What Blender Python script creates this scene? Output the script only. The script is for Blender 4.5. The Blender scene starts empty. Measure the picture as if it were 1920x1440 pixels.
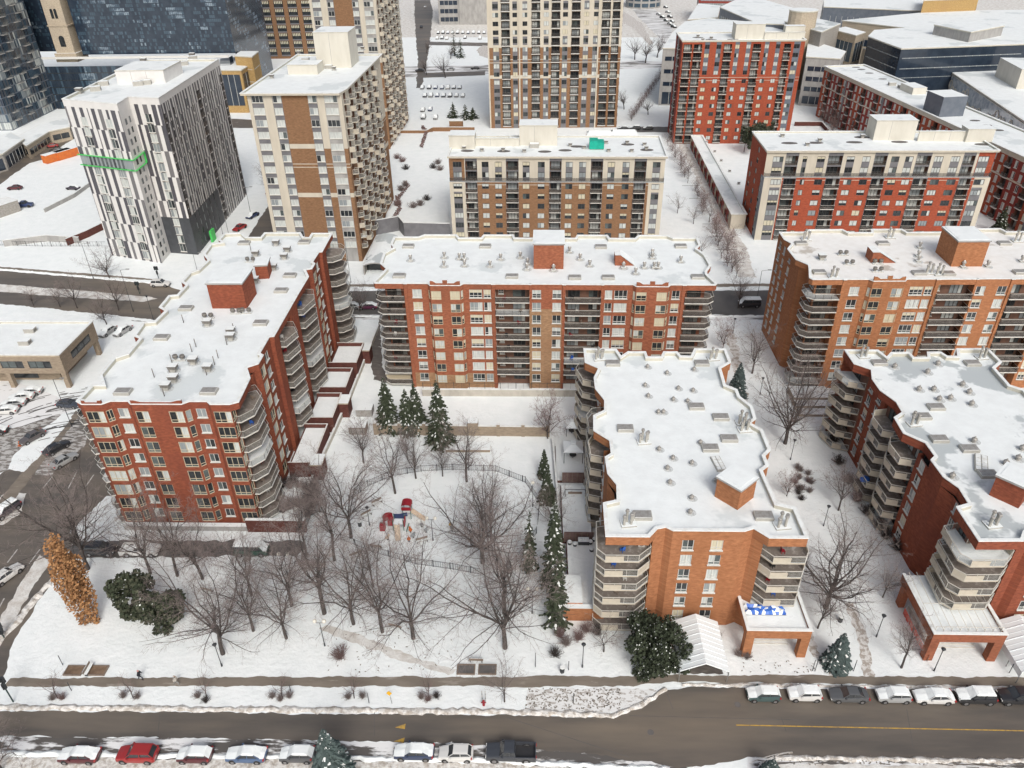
import bpy, bmesh, math, random
from mathutils import Vector, Matrix
R = math.radians
ORD = 'first second third fourth fifth sixth seventh eighth ninth tenth eleventh twelfth thirteenth fourteenth fifteenth sixteenth seventeenth eighteenth nineteenth twentieth twenty-first twenty-second'.split()
rnd = random.Random(7)
sc = bpy.context.scene
# ---------------------------------------------------------------- camera
CF, CP, CR, CY, CH = 1460.0, .58, -.018, -.038, 84.0
def cam_axes():
    cy, sy = math.cos(CY), math.sin(CY)
    fo = Vector((sy*math.cos(CP), cy*math.cos(CP), -math.sin(CP)))
    ri = Vector((cy, -sy, 0)); up = ri.cross(fo)
    return ri*math.cos(CR)+up*math.sin(CR), -ri*math.sin(CR)+up*math.cos(CR), fo
AX = cam_axes()
cam_data = bpy.data.cameras.new("camera"); cam = bpy.data.objects.new("camera", cam_data)
sc.collection.objects.link(cam)
m3 = Matrix((AX[0], AX[1], -AX[2])).transposed()
cam.matrix_world = Matrix.Translation((0, 0, CH)) @ m3.to_4x4()
cam_data.sensor_width = 36; cam_data.lens = CF/1920*36
cam_data.clip_start = 1; cam_data.clip_end = 6000
sc.camera = cam
sc.render.resolution_x, sc.render.resolution_y = 1024, 768
# ---------------------------------------------------------------- world, sun, exposure
w = bpy.data.worlds.new("World"); sc.world = w; w.use_nodes = True
nt = w.node_tree; nt.nodes.clear()
sky = nt.nodes.new("ShaderNodeTexSky"); sky.sky_type = 'NISHITA'; sky.sun_disc = False
sky.sun_elevation = R(42); sky.sun_rotation = R(164); sky.air_density = 1.0; sky.dust_density = 6.0; sky.ozone_density = 1.0
hs = nt.nodes.new("ShaderNodeHueSaturation"); hs.inputs['Saturation'].default_value = .62
bg = nt.nodes.new("ShaderNodeBackground"); bg.inputs['Strength'].default_value = .145
wo = nt.nodes.new("ShaderNodeOutputWorld")
nt.links.new(sky.outputs[0], hs.inputs['Color']); nt.links.new(hs.outputs[0], bg.inputs[0]); nt.links.new(bg.outputs[0], wo.inputs[0])
sd = bpy.data.lights.new("sun", 'SUN'); sd.energy = 1.35; sd.angle = R(18); sd.color = (1, .988, .97)
so = bpy.data.objects.new("sun", sd); sc.collection.objects.link(so)
so.rotation_euler = (R(46), 0, R(16))
sc.view_settings.view_transform = 'Standard'; sc.view_settings.look = 'None'
sc.view_settings.gamma = 1; sc.view_settings.use_curve_mapping = False
sc.view_settings.exposure = -.07
# ---------------------------------------------------------------- picture point -> place
def P(px, py, z=0.0):
    d = AX[0]*((px-960)/CF) - AX[1]*((py-720)/CF) + AX[2]
    t = (z-CH)/d.z
    return Vector((d.x*t, d.y*t, z))
def proj(v):
    q = Vector(v)-Vector((0, 0, CH)); k = q.dot(AX[2])
    return 960+CF*q.dot(AX[0])/k, 720-CF*q.dot(AX[1])/k
def rise(px, py, ytop):          # height of an upright thing standing at px,py whose top shows at ytop
    g = P(px, py); z = 0
    while z < 60 and proj((g.x, g.y, z))[1] > ytop: z += .1
    return z
# ---------------------------------------------------------------- materials
MATS = {}
def srgb(r, g, b):
    f = lambda c: (c/255/12.92) if c/255 <= .04045 else ((c/255+.055)/1.055)**2.4
    return (f(r), f(g), f(b), 1)
def newmat(name):
    m = bpy.data.materials.new(name); m.use_nodes = True; MATS[name] = m
    n = m.node_tree; b = n.nodes['Principled BSDF']
    return m, n, b
def lin(c, k=1.0): return (c[0]*k, c[1]*k, c[2]*k, 1)
def mat(name, col, rough=.8, col2=None, scale=1.0, stretch=(1, 1, 1), lo=.35, hi=.65, metal=0, bump=0, bscale=None, spec=None, alpha=None, col3=None, scale3=.08, lo3=.45, hi3=.6):
    m, n, b = newmat(name)
    b.inputs['Roughness'].default_value = rough; b.inputs['Metallic'].default_value = metal
    if spec is not None: b.inputs['Specular IOR Level'].default_value = spec
    b.inputs['Base Color'].default_value = lin(col)
    if col2 or bump or col3:
        tc = n.nodes.new('ShaderNodeTexCoord'); mp = n.nodes.new('ShaderNodeMapping')
        mp.inputs['Scale'].default_value = stretch
        n.links.new(tc.outputs['Object'], mp.inputs[0])
        src = None
        def nz(s):
            x = n.nodes.new('ShaderNodeTexNoise'); x.inputs['Scale'].default_value = s; x.inputs['Detail'].default_value = 5
            x.inputs['Roughness'].default_value = .6
            n.links.new(mp.outputs[0], x.inputs['Vector']); return x
        def ramp(x, a, c):
            r = n.nodes.new('ShaderNodeMapRange'); r.inputs[1].default_value = a; r.inputs[2].default_value = c
            n.links.new(x.outputs['Fac'], r.inputs[0]); return r
        if col2:
            x = nz(scale); r = ramp(x, lo, hi)
            mx = n.nodes.new('ShaderNodeMixRGB'); mx.inputs[1].default_value = lin(col); mx.inputs[2].default_value = lin(col2)
            n.links.new(r.outputs[0], mx.inputs[0]); src = mx
        if col3:
            x = nz(scale3); r = ramp(x, lo3, hi3)
            mx = n.nodes.new('ShaderNodeMixRGB'); mx.inputs[2].default_value = lin(col3)
            if src: n.links.new(src.outputs[0], mx.inputs[1])
            else: mx.inputs[1].default_value = lin(col)
            n.links.new(r.outputs[0], mx.inputs[0]); src = mx
        if src: n.links.new(src.outputs[0], b.inputs['Base Color'])
        if bump:
            x = nz(bscale or scale*3); bp = n.nodes.new('ShaderNodeBump'); bp.inputs['Distance'].default_value = bump
            n.links.new(x.outputs['Fac'], bp.inputs['Height']); n.links.new(bp.outputs[0], b.inputs['Normal'])
    if alpha is not None: b.inputs['Alpha'].default_value = alpha
    return m
def brick(name, c1, c2, mortar, stain):
    m, n, b = newmat(name); b.inputs['Roughness'].default_value = .9; b.inputs['Specular IOR Level'].default_value = .2
    tc = n.nodes.new('ShaderNodeTexCoord'); sx = n.nodes.new('ShaderNodeSeparateXYZ'); n.links.new(tc.outputs['Object'], sx.inputs[0])
    ad = n.nodes.new('ShaderNodeMath'); n.links.new(sx.outputs[0], ad.inputs[0]); n.links.new(sx.outputs[1], ad.inputs[1])
    cb = n.nodes.new('ShaderNodeCombineXYZ'); n.links.new(ad.outputs[0], cb.inputs[0]); n.links.new(sx.outputs[2], cb.inputs[1])
    bt = n.nodes.new('ShaderNodeTexBrick'); n.links.new(cb.outputs[0], bt.inputs[0])
    bt.inputs['Color1'].default_value = lin(c1); bt.inputs['Color2'].default_value = lin(c2); bt.inputs['Mortar'].default_value = lin(mortar)
    bt.inputs['Scale'].default_value = 1; bt.inputs['Brick Width'].default_value = .42; bt.inputs['Row Height'].default_value = .14
    bt.inputs['Mortar Size'].default_value = .008; bt.inputs['Bias'].default_value = -.2
    mp = n.nodes.new('ShaderNodeMapping'); mp.inputs['Scale'].default_value = (1.2, 2.2, 1); n.links.new(cb.outputs[0], mp.inputs[0])
    n1 = n.nodes.new('ShaderNodeTexNoise'); n1.inputs['Scale'].default_value = 1.2; n1.inputs['Detail'].default_value = 6; n.links.new(mp.outputs[0], n1.inputs['Vector'])
    r1 = n.nodes.new('ShaderNodeMapRange'); r1.inputs[1].default_value = .35; r1.inputs[2].default_value = .7; r1.inputs[3].default_value = .82; r1.inputs[4].default_value = 1.14
    n.links.new(n1.outputs['Fac'], r1.inputs[0])
    m1 = n.nodes.new('ShaderNodeVectorMath'); m1.operation = 'SCALE'; n.links.new(bt.outputs[0], m1.inputs[0]); n.links.new(r1.outputs[0], m1.inputs['Scale'])
    n2 = n.nodes.new('ShaderNodeTexNoise'); n2.inputs['Scale'].default_value = .16; n2.inputs['Detail'].default_value = 4; n.links.new(tc.outputs['Object'], n2.inputs['Vector'])
    r2 = n.nodes.new('ShaderNodeMapRange'); r2.inputs[1].default_value = .5; r2.inputs[2].default_value = .72; r2.inputs[4].default_value = .6
    n.links.new(n2.outputs['Fac'], r2.inputs[0])
    mx = n.nodes.new('ShaderNodeMixRGB'); mx.inputs[2].default_value = lin(stain); n.links.new(r2.outputs[0], mx.inputs[0]); n.links.new(m1.outputs[0], mx.inputs[1])
    n.links.new(mx.outputs[0], b.inputs['Base Color'])
    return m
brick('brick_red', (.335, .118, .064), (.245, .08, .046), (.31, .14, .085), (.20, .08, .048))
brick('brick_rust', (.275, .082, .045), (.20, .056, .034), (.25, .09, .055), (.17, .05, .035))
brick('brick_orange', (.40, .172, .082), (.31, .125, .058), (.36, .19, .10), (.28, .122, .055))
brick('brick_tan', (.36, .215, .12), (.29, .165, .09), (.33, .25, .17), (.27, .15, .085))
brick('brick_dark', (.12, .045, .036), (.09, .035, .03), (.12, .06, .05), (.12, .05, .04))
brick('brick_brown', (.26, .145, .078), (.21, .112, .06), (.24, .16, .1), (.2, .11, .062))
brick('brick_scarlet', (.36, .078, .038), (.28, .06, .032), (.3, .12, .08), (.25, .06, .038))
brick('brick_deepred', (.27, .05, .04), (.21, .04, .035), (.25, .1, .08), (.2, .05, .04))
brick('brick_yellow', (.45, .3, .12), (.36, .23, .09), (.4, .3, .18), (.35, .22, .1))
brick('stone_beige', (.48, .41, .31), (.41, .35, .27), (.4, .35, .28), (.36, .31, .25))
brick('stone_grey', (.36, .34, .31), (.3, .285, .26), (.3, .29, .27), (.26, .25, .24))
mat('cream', (.56, .515, .425), .85, (.49, .45, .37), .8, (1, 1, .25))
mat('cream2', (.55, .53, .45), .85, (.48, .46, .39), .8, (1, 1, .25))
mat('concrete', (.50, .47, .41), .85, (.37, .345, .30), .7, (1, 1, .5), .4, .7)
mat('conc_grey', (.38, .375, .36), .85, (.28, .275, .265), .6, (1, 1, .4))
mat('conc_dark', (.14, .13, .125), .85, (.1, .095, .09), .6)
mat('slabtop', (.21, .18, .155), .9, (.36, .33, .3), 1.1, (1, 1, 1), .5, .65)  # balcony floor darkened to paint in shade from the slab above
mat('panel', (.53, .48, .385), .7, (.43, .39, .32), .9, (1, 1, 1), .4, .7)
mat('spandrel', (.17, .17, .18), .6, (.13, .13, .14), .7)
mat('spandrel_blue', (.14, .16, .19), .45, (.1, .12, .15), .5)
mat('frame_white', (.60, .60, .57), .5)
mat('frame_beige', (.55, .48, .35), .5)
mat('frame_dark', (.06, .06, .06), .5)
mat('glass_dark', (.018, .022, .026), .08, (.045, .05, .052), .8, spec=.6)
mat('glass_mid', (.10, .125, .125), .12, (.06, .07, .07), .9, spec=.6)
mat('curtain', (.60, .63, .60), .35, (.42, .45, .44), 5.5, (1, 1, .05), .4, .6)
mat('curtain_warm', (.62, .58, .44), .4, (.5, .46, .34), 5.5, (1, 1, .05))
mat('curtain_grey', (.30, .33, .34), .3, (.22, .25, .26), 4, (1, 1, .05))
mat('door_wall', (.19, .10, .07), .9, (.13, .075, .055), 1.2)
mat('loggia_dark', (.11, .08, .065), .9, (.2, .14, .1), .8)
mat('rail', (.07, .065, .06), .5)
mat('rail_light', (.62, .6, .54), .5)
mat('roof_metal', (.30, .285, .26), .45, (.42, .41, .39), 2, metal=.3)
mat('vent_dark', (.13, .12, .11), .6, (.2, .19, .17), 3)
mat('hatch', (.42, .41, .37), .6, (.36, .35, .32), 2)
mat('snow', (.755, .80, .80), .75, (.83, .865, .865), .45, bump=.12, bscale=1.3, lo=.3, hi=.7)
mat('snow_coping', (.77, .80, .79), .8, (.66, .665, .64), 1.2, lo=.45, hi=.7)
mat('roofsnow', (.79, .83, .83), .7, (.73, .765, .765), .5, bump=.05, bscale=1.5, col3=(.62, .665, .67), scale3=.075, lo3=.56, hi3=.60)
mat('roofsnow_thin', (.79, .83, .83), .6, (.73, .765, .765), .5, bump=.04, bscale=1.5, col3=(.45, .49, .50), scale3=.085, lo3=.50, hi3=.535)
mat('roofsnow_lib', (.80, .80, .78), .75, (.74, .73, .70), .7, bump=.05, bscale=1.5, col3=(.48, .44, .39), scale3=.13, lo3=.60, hi3=.66)
mat('asphalt', (.135, .118, .100), .5, (.092, .083, .074), .3, (.22, 1.3, 1), .35, .65, bump=.01, bscale=20, col3=(.185, .155, .12), scale3=.11, lo3=.46, hi3=.7)
mat('asphalt_dark', (.085, .082, .08), .6, (.12, .115, .108), .3, (1, .5, 1), .35, .65)
mat('asphalt_wet', (.10, .09, .082), .5, (.16, .145, .13), 1.4, (.5, 1.6, 1), .4, .62, col3=(.62, .63, .63), scale3=.35, lo3=.62, hi3=.66)
mat('pavement', (.22, .19, .155), .8, (.165, .14, .112), .5, (.4, 1.5, 1), .35, .65, col3=(.36, .33, .29), scale3=.6, lo3=.6, hi3=.75)
mat('trodden', (.69, .69, .665), .85, (.52, .49, .45), .55, (1, 1, 1), .42, .62, bump=.1, bscale=4)
mat('dirtysnow', (.72, .71, .68), .85, (.42, .38, .33), 1.6, (1, 1, 1), .42, .62, bump=.15, bscale=3)
mat('yellow_paint', (.55, .34, .05), .7, (.30, .2, .08), 2.6)
mat('white_paint', (.55, .53, .5), .7, (.3, .29, .28), 2)
mat('bark', (.085, .072, .066), .95, (.055, .047, .044), 3)
mat('bark_snowy', (.16, .135, .12), .95, (.75, .75, .75), 1.6, lo=.55, hi=.6)
mat('twig', (.225, .185, .172), .95)
mat('twig_red', (.22, .15, .14), .95)
mat('needle', (.027, .037, .020), .9, (.05, .064, .036), .9)
mat('needle_blue', (.05, .075, .072), .9, (.085, .115, .11), .9)
mat('leaf_rust', (.42, .23, .10), .85, (.27, .13, .055), 2.2)
mat('meltring', (.60, .63, .63), .5, (.42, .43, .42), 3, lo=.45, hi=.6)
mat('leaf_cedar', (.055, .065, .04), .9, (.09, .095, .06), .7)
mat('hedge', (.12, .07, .065), .95, (.2, .14, .13), 1.3)
mat('tyre', (.02, .02, .02), .85)
mat('rim', (.35, .35, .36), .35, metal=.7)
mat('plastic_dark', (.03, .03, .032), .5)
mat('lamp_clear', (.7, .7, .68), .2)
mat('lamp_red', (.35, .02, .02), .3)
mat('carglass', (.03, .035, .04), .06, (.06, .065, .07), .7, spec=.7)
mat('pole_dark', (.035, .04, .045), .5)
mat('pole_green', (.03, .06, .055), .5)
mat('pole_grey', (.22, .22, .21), .5)
mat('globe', (.72, .70, .62), .3)
mat('wood', (.24, .19, .15), .85, (.17, .13, .1), 2)
mat('yellow_sign', (.8, .45, .02), .5)
mat('tarp_blue', (.02, .09, .42), .45, (.05, .18, .6), 1.5)
mat('tarp_white', (.80, .85, .86), .5, (.75, .80, .81), .5)
mat('green_bright', (.07, .55, .12), .5)
mat('teal', (.0, .40, .28), .6, (.0, .3, .22), 1.5)
mat('orange', (.62, .17, .03), .7, (.5, .12, .03), .8)
mat('play_red', (.27, .012, .022), .45)
mat('play_blue', (.015, .03, .10), .4)
mat('play_tan', (.62, .50, .38), .5)
mat('play_green', (.03, .14, .10), .5)
mat('orange_net', (.75, .07, .03), .6, alpha=.7)
mat('skin', (.5, .3, .22), .6)
mat('cloth_dark', (.02, .022, .03), .9)
mat('cloth_light', (.5, .47, .42), .9)
mat('cloth_pink', (.5, .25, .25), .9)
mat('soil', (.13, .085, .055), .95, (.22, .15, .1), 1.5)
mat('stone_wall', (.33, .27, .2), .9, (.24, .19, .14), 1.2, (1, 1, 2.5))
mat('coping', (.60, .57, .51), .85, (.74, .74, .73), 1.5)
mat('panel_white', (.70, .69, .67), .6, (.64, .63, .61), .6)
mat('panel_black', (.065, .063, .075), .5, (.09, .087, .1), .5)
mat('panel_greyd', (.16, .155, .16), .5)
mat('dark_panel', (.07, .075, .085), .55, (.05, .055, .06), .6)
mat('blueglass', (.03, .055, .08), .10, (.05, .085, .12), .25, spec=.7)
mat('navyglass', (.015, .024, .04), .1, (.028, .042, .062), .3, spec=.6)
mat('palebox', (.62, .60, .53), .8, (.55, .53, .46), .5, (1, 1, .3))
mat('mirrorglass', (.25, .3, .34), .12, (.5, .55, .58), .5, spec=.8)
mat('sky_reflection_glass', (.05, .08, .115), .12, (.20, .26, .31), .5, lo=.45, hi=.6, spec=.7)  # paler tone paints a sky reflection into the panes
def clearglass(name, col, a):
    m, n, b = newmat(name)
    tr = n.nodes.new('ShaderNodeBsdfTransparent'); mx = n.nodes.new('ShaderNodeMixShader'); mx.inputs[0].default_value = a
    b.inputs['Base Color'].default_value = lin(col); b.inputs['Roughness'].default_value = .15
    n.links.new(tr.outputs[0], mx.inputs[1]); n.links.new(b.outputs[0], mx.inputs[2])
    n.links.new(mx.outputs[0], n.nodes['Material Output'].inputs[0])
clearglass('railglass', (.26, .27, .25), .2)
clearglass('railbar', (.07, .065, .06), .3)
def carpaint(col):
    k = 'paint_%d_%d_%d' % tuple(int(c*999) for c in col)
    if k not in MATS:
        m, n, b = newmat(k); b.inputs['Base Color'].default_value = lin(col); b.inputs['Roughness'].default_value = .35
        b.inputs['Coat Weight'].default_value = .6; b.inputs['Coat Roughness'].default_value = .1
    return k
# slush: asphalt showing through snow in tyre tracks
def slush(name, mode, thr, a=(.10, .092, .085), s=(.74, .75, .75), centre=None, scale=1.0, stretch=(1, 1, 1)):
    m, n, b = newmat(name); b.inputs['Roughness'].default_value = .7
    tc = n.nodes.new('ShaderNodeTexCoord'); mp = n.nodes.new('ShaderNodeMapping'); mp.inputs['Scale'].default_value = stretch
    n.links.new(tc.outputs['Object'], mp.inputs[0])
    nz = n.nodes.new('ShaderNodeTexNoise'); nz.inputs['Scale'].default_value = scale; nz.inputs['Detail'].default_value = 6; nz.inputs['Roughness'].default_value = .62
    n.links.new(mp.outputs[0], nz.inputs['Vector']); fac = nz.outputs['Fac']
    if mode == 'ring':
        m2 = n.nodes.new('ShaderNodeMapping'); m2.inputs['Location'].default_value = (-centre[0], -centre[1], 0); n.links.new(tc.outputs['Object'], m2.inputs[0])
        wv = n.nodes.new('ShaderNodeTexWave'); wv.wave_type = 'RINGS'; wv.rings_direction = 'Z'; wv.inputs['Scale'].default_value = .42; wv.inputs['Distortion'].default_value = 3.5
        wv.inputs['Detail'].default_value = 3; wv.inputs['Detail Scale'].default_value = .5
        n.links.new(m2.outputs[0], wv.inputs['Vector'])
        mm = n.nodes.new('ShaderNodeMath'); mm.operation = 'MULTIPLY_ADD'; mm.inputs[1].default_value = .34; n.links.new(wv.outputs['Fac'], mm.inputs[0]); n.links.new(nz.outputs['Fac'], mm.inputs[2])
        fac = mm.outputs[0]
    mr = n.nodes.new('ShaderNodeMapRange'); mr.inputs[1].default_value = thr-.03; mr.inputs[2].default_value = thr+.03; n.links.new(fac, mr.inputs[0])
    mx = n.nodes.new('ShaderNodeMixRGB'); mx.inputs[1].default_value = lin(a); mx.inputs[2].default_value = lin(s); n.links.new(mr.outputs[0], mx.inputs[0])
    n.links.new(mx.outputs[0], b.inputs['Base Color'])
# ---------------------------------------------------------------- mesh builder
class MB:
    def __init__(s): s.v = []; s.f = []; s.m = []; s.sm = []
    def vert(s, p): s.v.append((p[0], p[1], p[2])); return len(s.v)-1
    def face(s, pts, m, sm=False):
        i = len(s.v); s.v.extend((p[0], p[1], p[2]) for p in pts); s.f.append(tuple(range(i, i+len(pts)))); s.m.append(m); s.sm.append(sm)
    def box(s, x0, x1, y0, y1, z0, z1, m, top=None, bot=True):
        if x0 > x1: x0, x1 = x1, x0
        if y0 > y1: y0, y1 = y1, y0
        s.prism([(x0, y0), (x1, y0), (x1, y1), (x0, y1)], z0, z1, m, top or m, bot)
    def prism(s, poly, z0, z1, m, top=None, bot=True):
        n = len(poly); a = sum(poly[i][0]*poly[(i+1) % n][1]-poly[(i+1) % n][0]*poly[i][1] for i in range(n))
        if a < 0: poly = poly[::-1]
        i0 = len(s.v)
        for z in (z0, z1):
            for p in poly: s.v.append((p[0], p[1], z))
        for i in range(n):
            j = (i+1) % n; s.f.append((i0+i, i0+j, i0+n+j, i0+n+i)); s.m.append(m); s.sm.append(False)
        s.f.append(tuple(range(i0+n, i0+2*n))); s.m.append(top or m); s.sm.append(False)
        if bot: s.f.append(tuple(range(i0+n-1, i0-1, -1))); s.m.append(m); s.sm.append(False)
    def obox(s, c, L, W, H, ang, m, top=None):       # c = base centre
        ca, sa = math.cos(ang), math.sin(ang)
        pts = [(c[0]+ca*x-sa*y, c[1]+sa*x+ca*y) for x, y in ((-L/2, -W/2), (L/2, -W/2), (L/2, W/2), (-L/2, W/2))]
        s.prism(pts, c[2], c[2]+H, m, top)
    def tube(s, a, b, r0, r1, n, m, cap=False, sm=True):
        a = Vector(a); b = Vector(b); d = (b-a)
        if d.length < 1e-6: return
        d.normalize(); u = d.orthogonal().normalized(); w = d.cross(u)
        i0 = len(s.v)
        for c, r in ((a, r0), (b, r1)):
            for k in range(n):
                t = 2*math.pi*k/n; p = c+u*(r*math.cos(t))+w*(r*math.sin(t)); s.v.append((p.x, p.y, p.z))
        for k in range(n):
            j = (k+1) % n; s.f.append((i0+k, i0+j, i0+n+j, i0+n+k)); s.m.append(m); s.sm.append(sm)
        if cap:
            s.f.append(tuple(range(i0+n, i0+2*n))); s.m.append(m); s.sm.append(False)
            s.f.append(tuple(range(i0+n-1, i0-1, -1))); s.m.append(m); s.sm.append(False)
    def ball(s, c, r, m, n=8, k=5, sz=1.0):
        i0 = len(s.v)
        for i in range(k+1):
            ph = math.pi*i/k
            for j in range(n):
                t = 2*math.pi*j/n; s.v.append((c[0]+r*math.sin(ph)*math.cos(t), c[1]+r*math.sin(ph)*math.sin(t), c[2]+sz*r*math.cos(ph)))
        for i in range(k):
            for j in range(n):
                a = i0+i*n+j; b = i0+i*n+(j+1) % n; s.f.append((a, a+n, b+n, b)); s.m.append(m); s.sm.append(True)
    def add(s, o, ox=0, oy=0, oz=0, ang=0, sc_=1.0):
        ca, sa = math.cos(ang)*sc_, math.sin(ang)*sc_; i0 = len(s.v)
        s.v.extend((ox+ca*x-sa*y, oy+sa*x+ca*y, oz+z*sc_) for x, y, z in o.v)
        s.f.extend(tuple(k+i0 for k in f) for f in o.f); s.m.extend(o.m); s.sm.extend(o.sm)
    def mesh(s, name, org=(0, 0, 0)):
        me = bpy.data.meshes.new(name)
        me.from_pydata([(x-org[0], y-org[1], z-org[2]) for x, y, z in s.v], [], s.f)
        names = []; idx = []
        for k in s.m:
            if k not in names: names.append(k)
            idx.append(names.index(k))
        for k in names: me.materials.append(MATS[k])
        me.polygons.foreach_set('material_index', idx); me.polygons.foreach_set('use_smooth', s.sm)
        me.update(); return me
def link(o, parent=None):
    sc.collection.objects.link(o)
    if parent: o.parent = parent
    return o
def obj(name, me, parent=None, loc=(0, 0, 0), rz=0, scale=None):
    if isinstance(me, MB): me = me.mesh(name)
    o = bpy.data.objects.new(name, me); o.location = loc; o.rotation_euler = (0, 0, rz)
    if scale: o.scale = scale if hasattr(scale, '__len__') else (scale,)*3
    return link(o, parent)
def tag(o, label, cat, group=None):
    o['label'] = label; o['category'] = cat
    if group: o['group'] = group
    return o
def thing(name, label, cat, loc=(0, 0, 0), rz=0, group=None):
    o = bpy.data.objects.new(name, None); o.location = loc; o.rotation_euler = (0, 0, rz); link(o)
    return tag(o, label, cat, group)
def struct(name, me, kind='structure'):
    o = obj(name, me); o['kind'] = kind; return o
# ---------------------------------------------------------------- sheets with ragged edges
def sheet(name, pts, z, m, rag=.12, step=.6, seed=1, link_=True, mb=None):
    r = random.Random(seed); out = []
    n = len(pts)
    for i in range(n):
        a = Vector(pts[i][:2]); b = Vector(pts[(i+1) % n][:2]); d = b-a; L = d.length
        if L < 1e-3: continue
        k = max(1, int(L/step)) if rag > 0 else 1
        nrm = Vector((-d.y, d.x))/L; o = 0
        for j in range(k):
            o = o*.6+r.uniform(-rag, rag); p = a+d*(j/k)+nrm*(o if j else 0); out.append((p.x, p.y, z))
    q = mb or MB(); q.face(out, m)
    if mb: return
    return struct(name, q)
# ---------------------------------------------------------------- windows
WC = {}
PANES = [('glass_dark', 'glass_dark'), ('curtain', 'curtain'), ('glass_dark', 'curtain'), ('curtain', 'glass_mid'), ('curtain_grey', 'curtain_grey'), ('curtain_warm', 'curtain_warm'), ('glass_mid', 'glass_dark'), ('curtain_grey', 'curtain')]
def win_mb(w, h, style, v):
    k = (round(w, 1), round(h, 1), style, v)
    if k in WC: return WC[k]
    fr, pn = MB(), MB(); w, h = k[0], k[1]
    fm = {'white': 'frame_white', 'beige': 'frame_beige', 'dark': 'frame_dark', 'plain': 'frame_white', 'patio': 'frame_dark', 'bare': 'frame_dark'}[style.split('_')[0]]
    t = .07 if style != 'bare' else .04
    def bx(x0, x1, z0, z1, m=fm, y0=-.03, y1=.05): fr.box(x0, x1, y0, y1, z0, z1, m)
    bx(-w/2, -w/2+t, 0, h); bx(w/2-t, w/2, 0, h); bx(-w/2+t, w/2-t, 0, t); bx(-w/2+t, w/2-t, h-t, h)
    a, b = PANES[v % 8]
    tr = .42 if style in ('white', 'beige') and h > 1.3 else 0
    nx = 2 if w < 2.1 else 3
    if w < .9: nx = 1
    if style == 'bare': nx = 1 if w < 1.2 else 2
    if tr: bx(-w/2+t, w/2-t, tr, tr+.06, y1=.04)
    for i in range(nx):
        x0 = -w/2+w*i/nx; x1 = x0+w/nx
        if i: bx(x0-.035, x0+.035, t, h-t, y1=.03)
        m = a if i < nx/2 else b
        xa, xb = max(x0, -w/2+.01), min(x1, w/2-.01)
        z0 = .01; z1 = h-.01
        if v >= 8 and nx >= 1:      # blind pulled part way down
            zc = h*(.35+.12*(v-8)); pn.box(xa, xb, .055, .075, zc, z1, 'curtain' if v % 2 else 'curtain_warm'); pn.box(xa, xb, .06, .08, z0, zc, 'glass_dark')
        elif tr:
            pn.box(xa, xb, .055, .075, tr, z1, m); pn.box(xa, xb, .06, .08, z0, tr, m if v % 3 else 'glass_mid')
        else: pn.box(xa, xb, .055, .075, z0, z1, m)
    if style in ('white', 'plain'): fr.box(-w/2-.08, w/2+.08, -.22, .02, -.13, 0, 'concrete', 'snow_coping')
    WC[k] = (fr, pn); return WC[k]
WM = {}
def win_mesh(k, which):
    if (k, which) not in WM:
        fr, pn = win_mb(*k)
        if which == 'all':
            q = MB(); q.add(fr); q.add(pn); WM[(k, which)] = q.mesh('window')
        else: WM[(k, which)] = (fr if which == 'f' else pn).mesh('window_frame' if which == 'f' else 'pane')
    return WM[(k, which)]
def ray2(a, b, c, d):      # intersection of lines a+t*b , c+s*d
    den = b[0]*d[1]-b[1]*d[0]
    if abs(den) < 1e-6: return None
    t = ((c[0]-a[0])*d[1]-(c[1]-a[1])*d[0])/den
    return (a[0]+t*b[0], a[1]+t*b[1])
def ccw(p):
    n = len(p); a = sum(p[i][0]*p[(i+1) % n][1]-p[(i+1) % n][0]*p[i][1] for i in range(n))
    return list(p) if a > 0 else list(p)[::-1]
def inset(poly, t):
    n = len(poly); out = []
    for i in range(n):
        a, b, c = Vector(poly[i-1][:2]), Vector(poly[i][:2]), Vector(poly[(i+1) % n][:2])
        d1 = (b-a).normalized(); d2 = (c-b).normalized()
        n1 = Vector((-d1.y, d1.x)); n2 = Vector((-d2.y, d2.x))
        bis = n1+n2
        if bis.length < .3: out.append(tuple(b+n1*t)); continue
        bis.normalize(); k = t/max(.45, bis.dot(n1)); out.append(tuple(b+bis*k))
    return out
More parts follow.
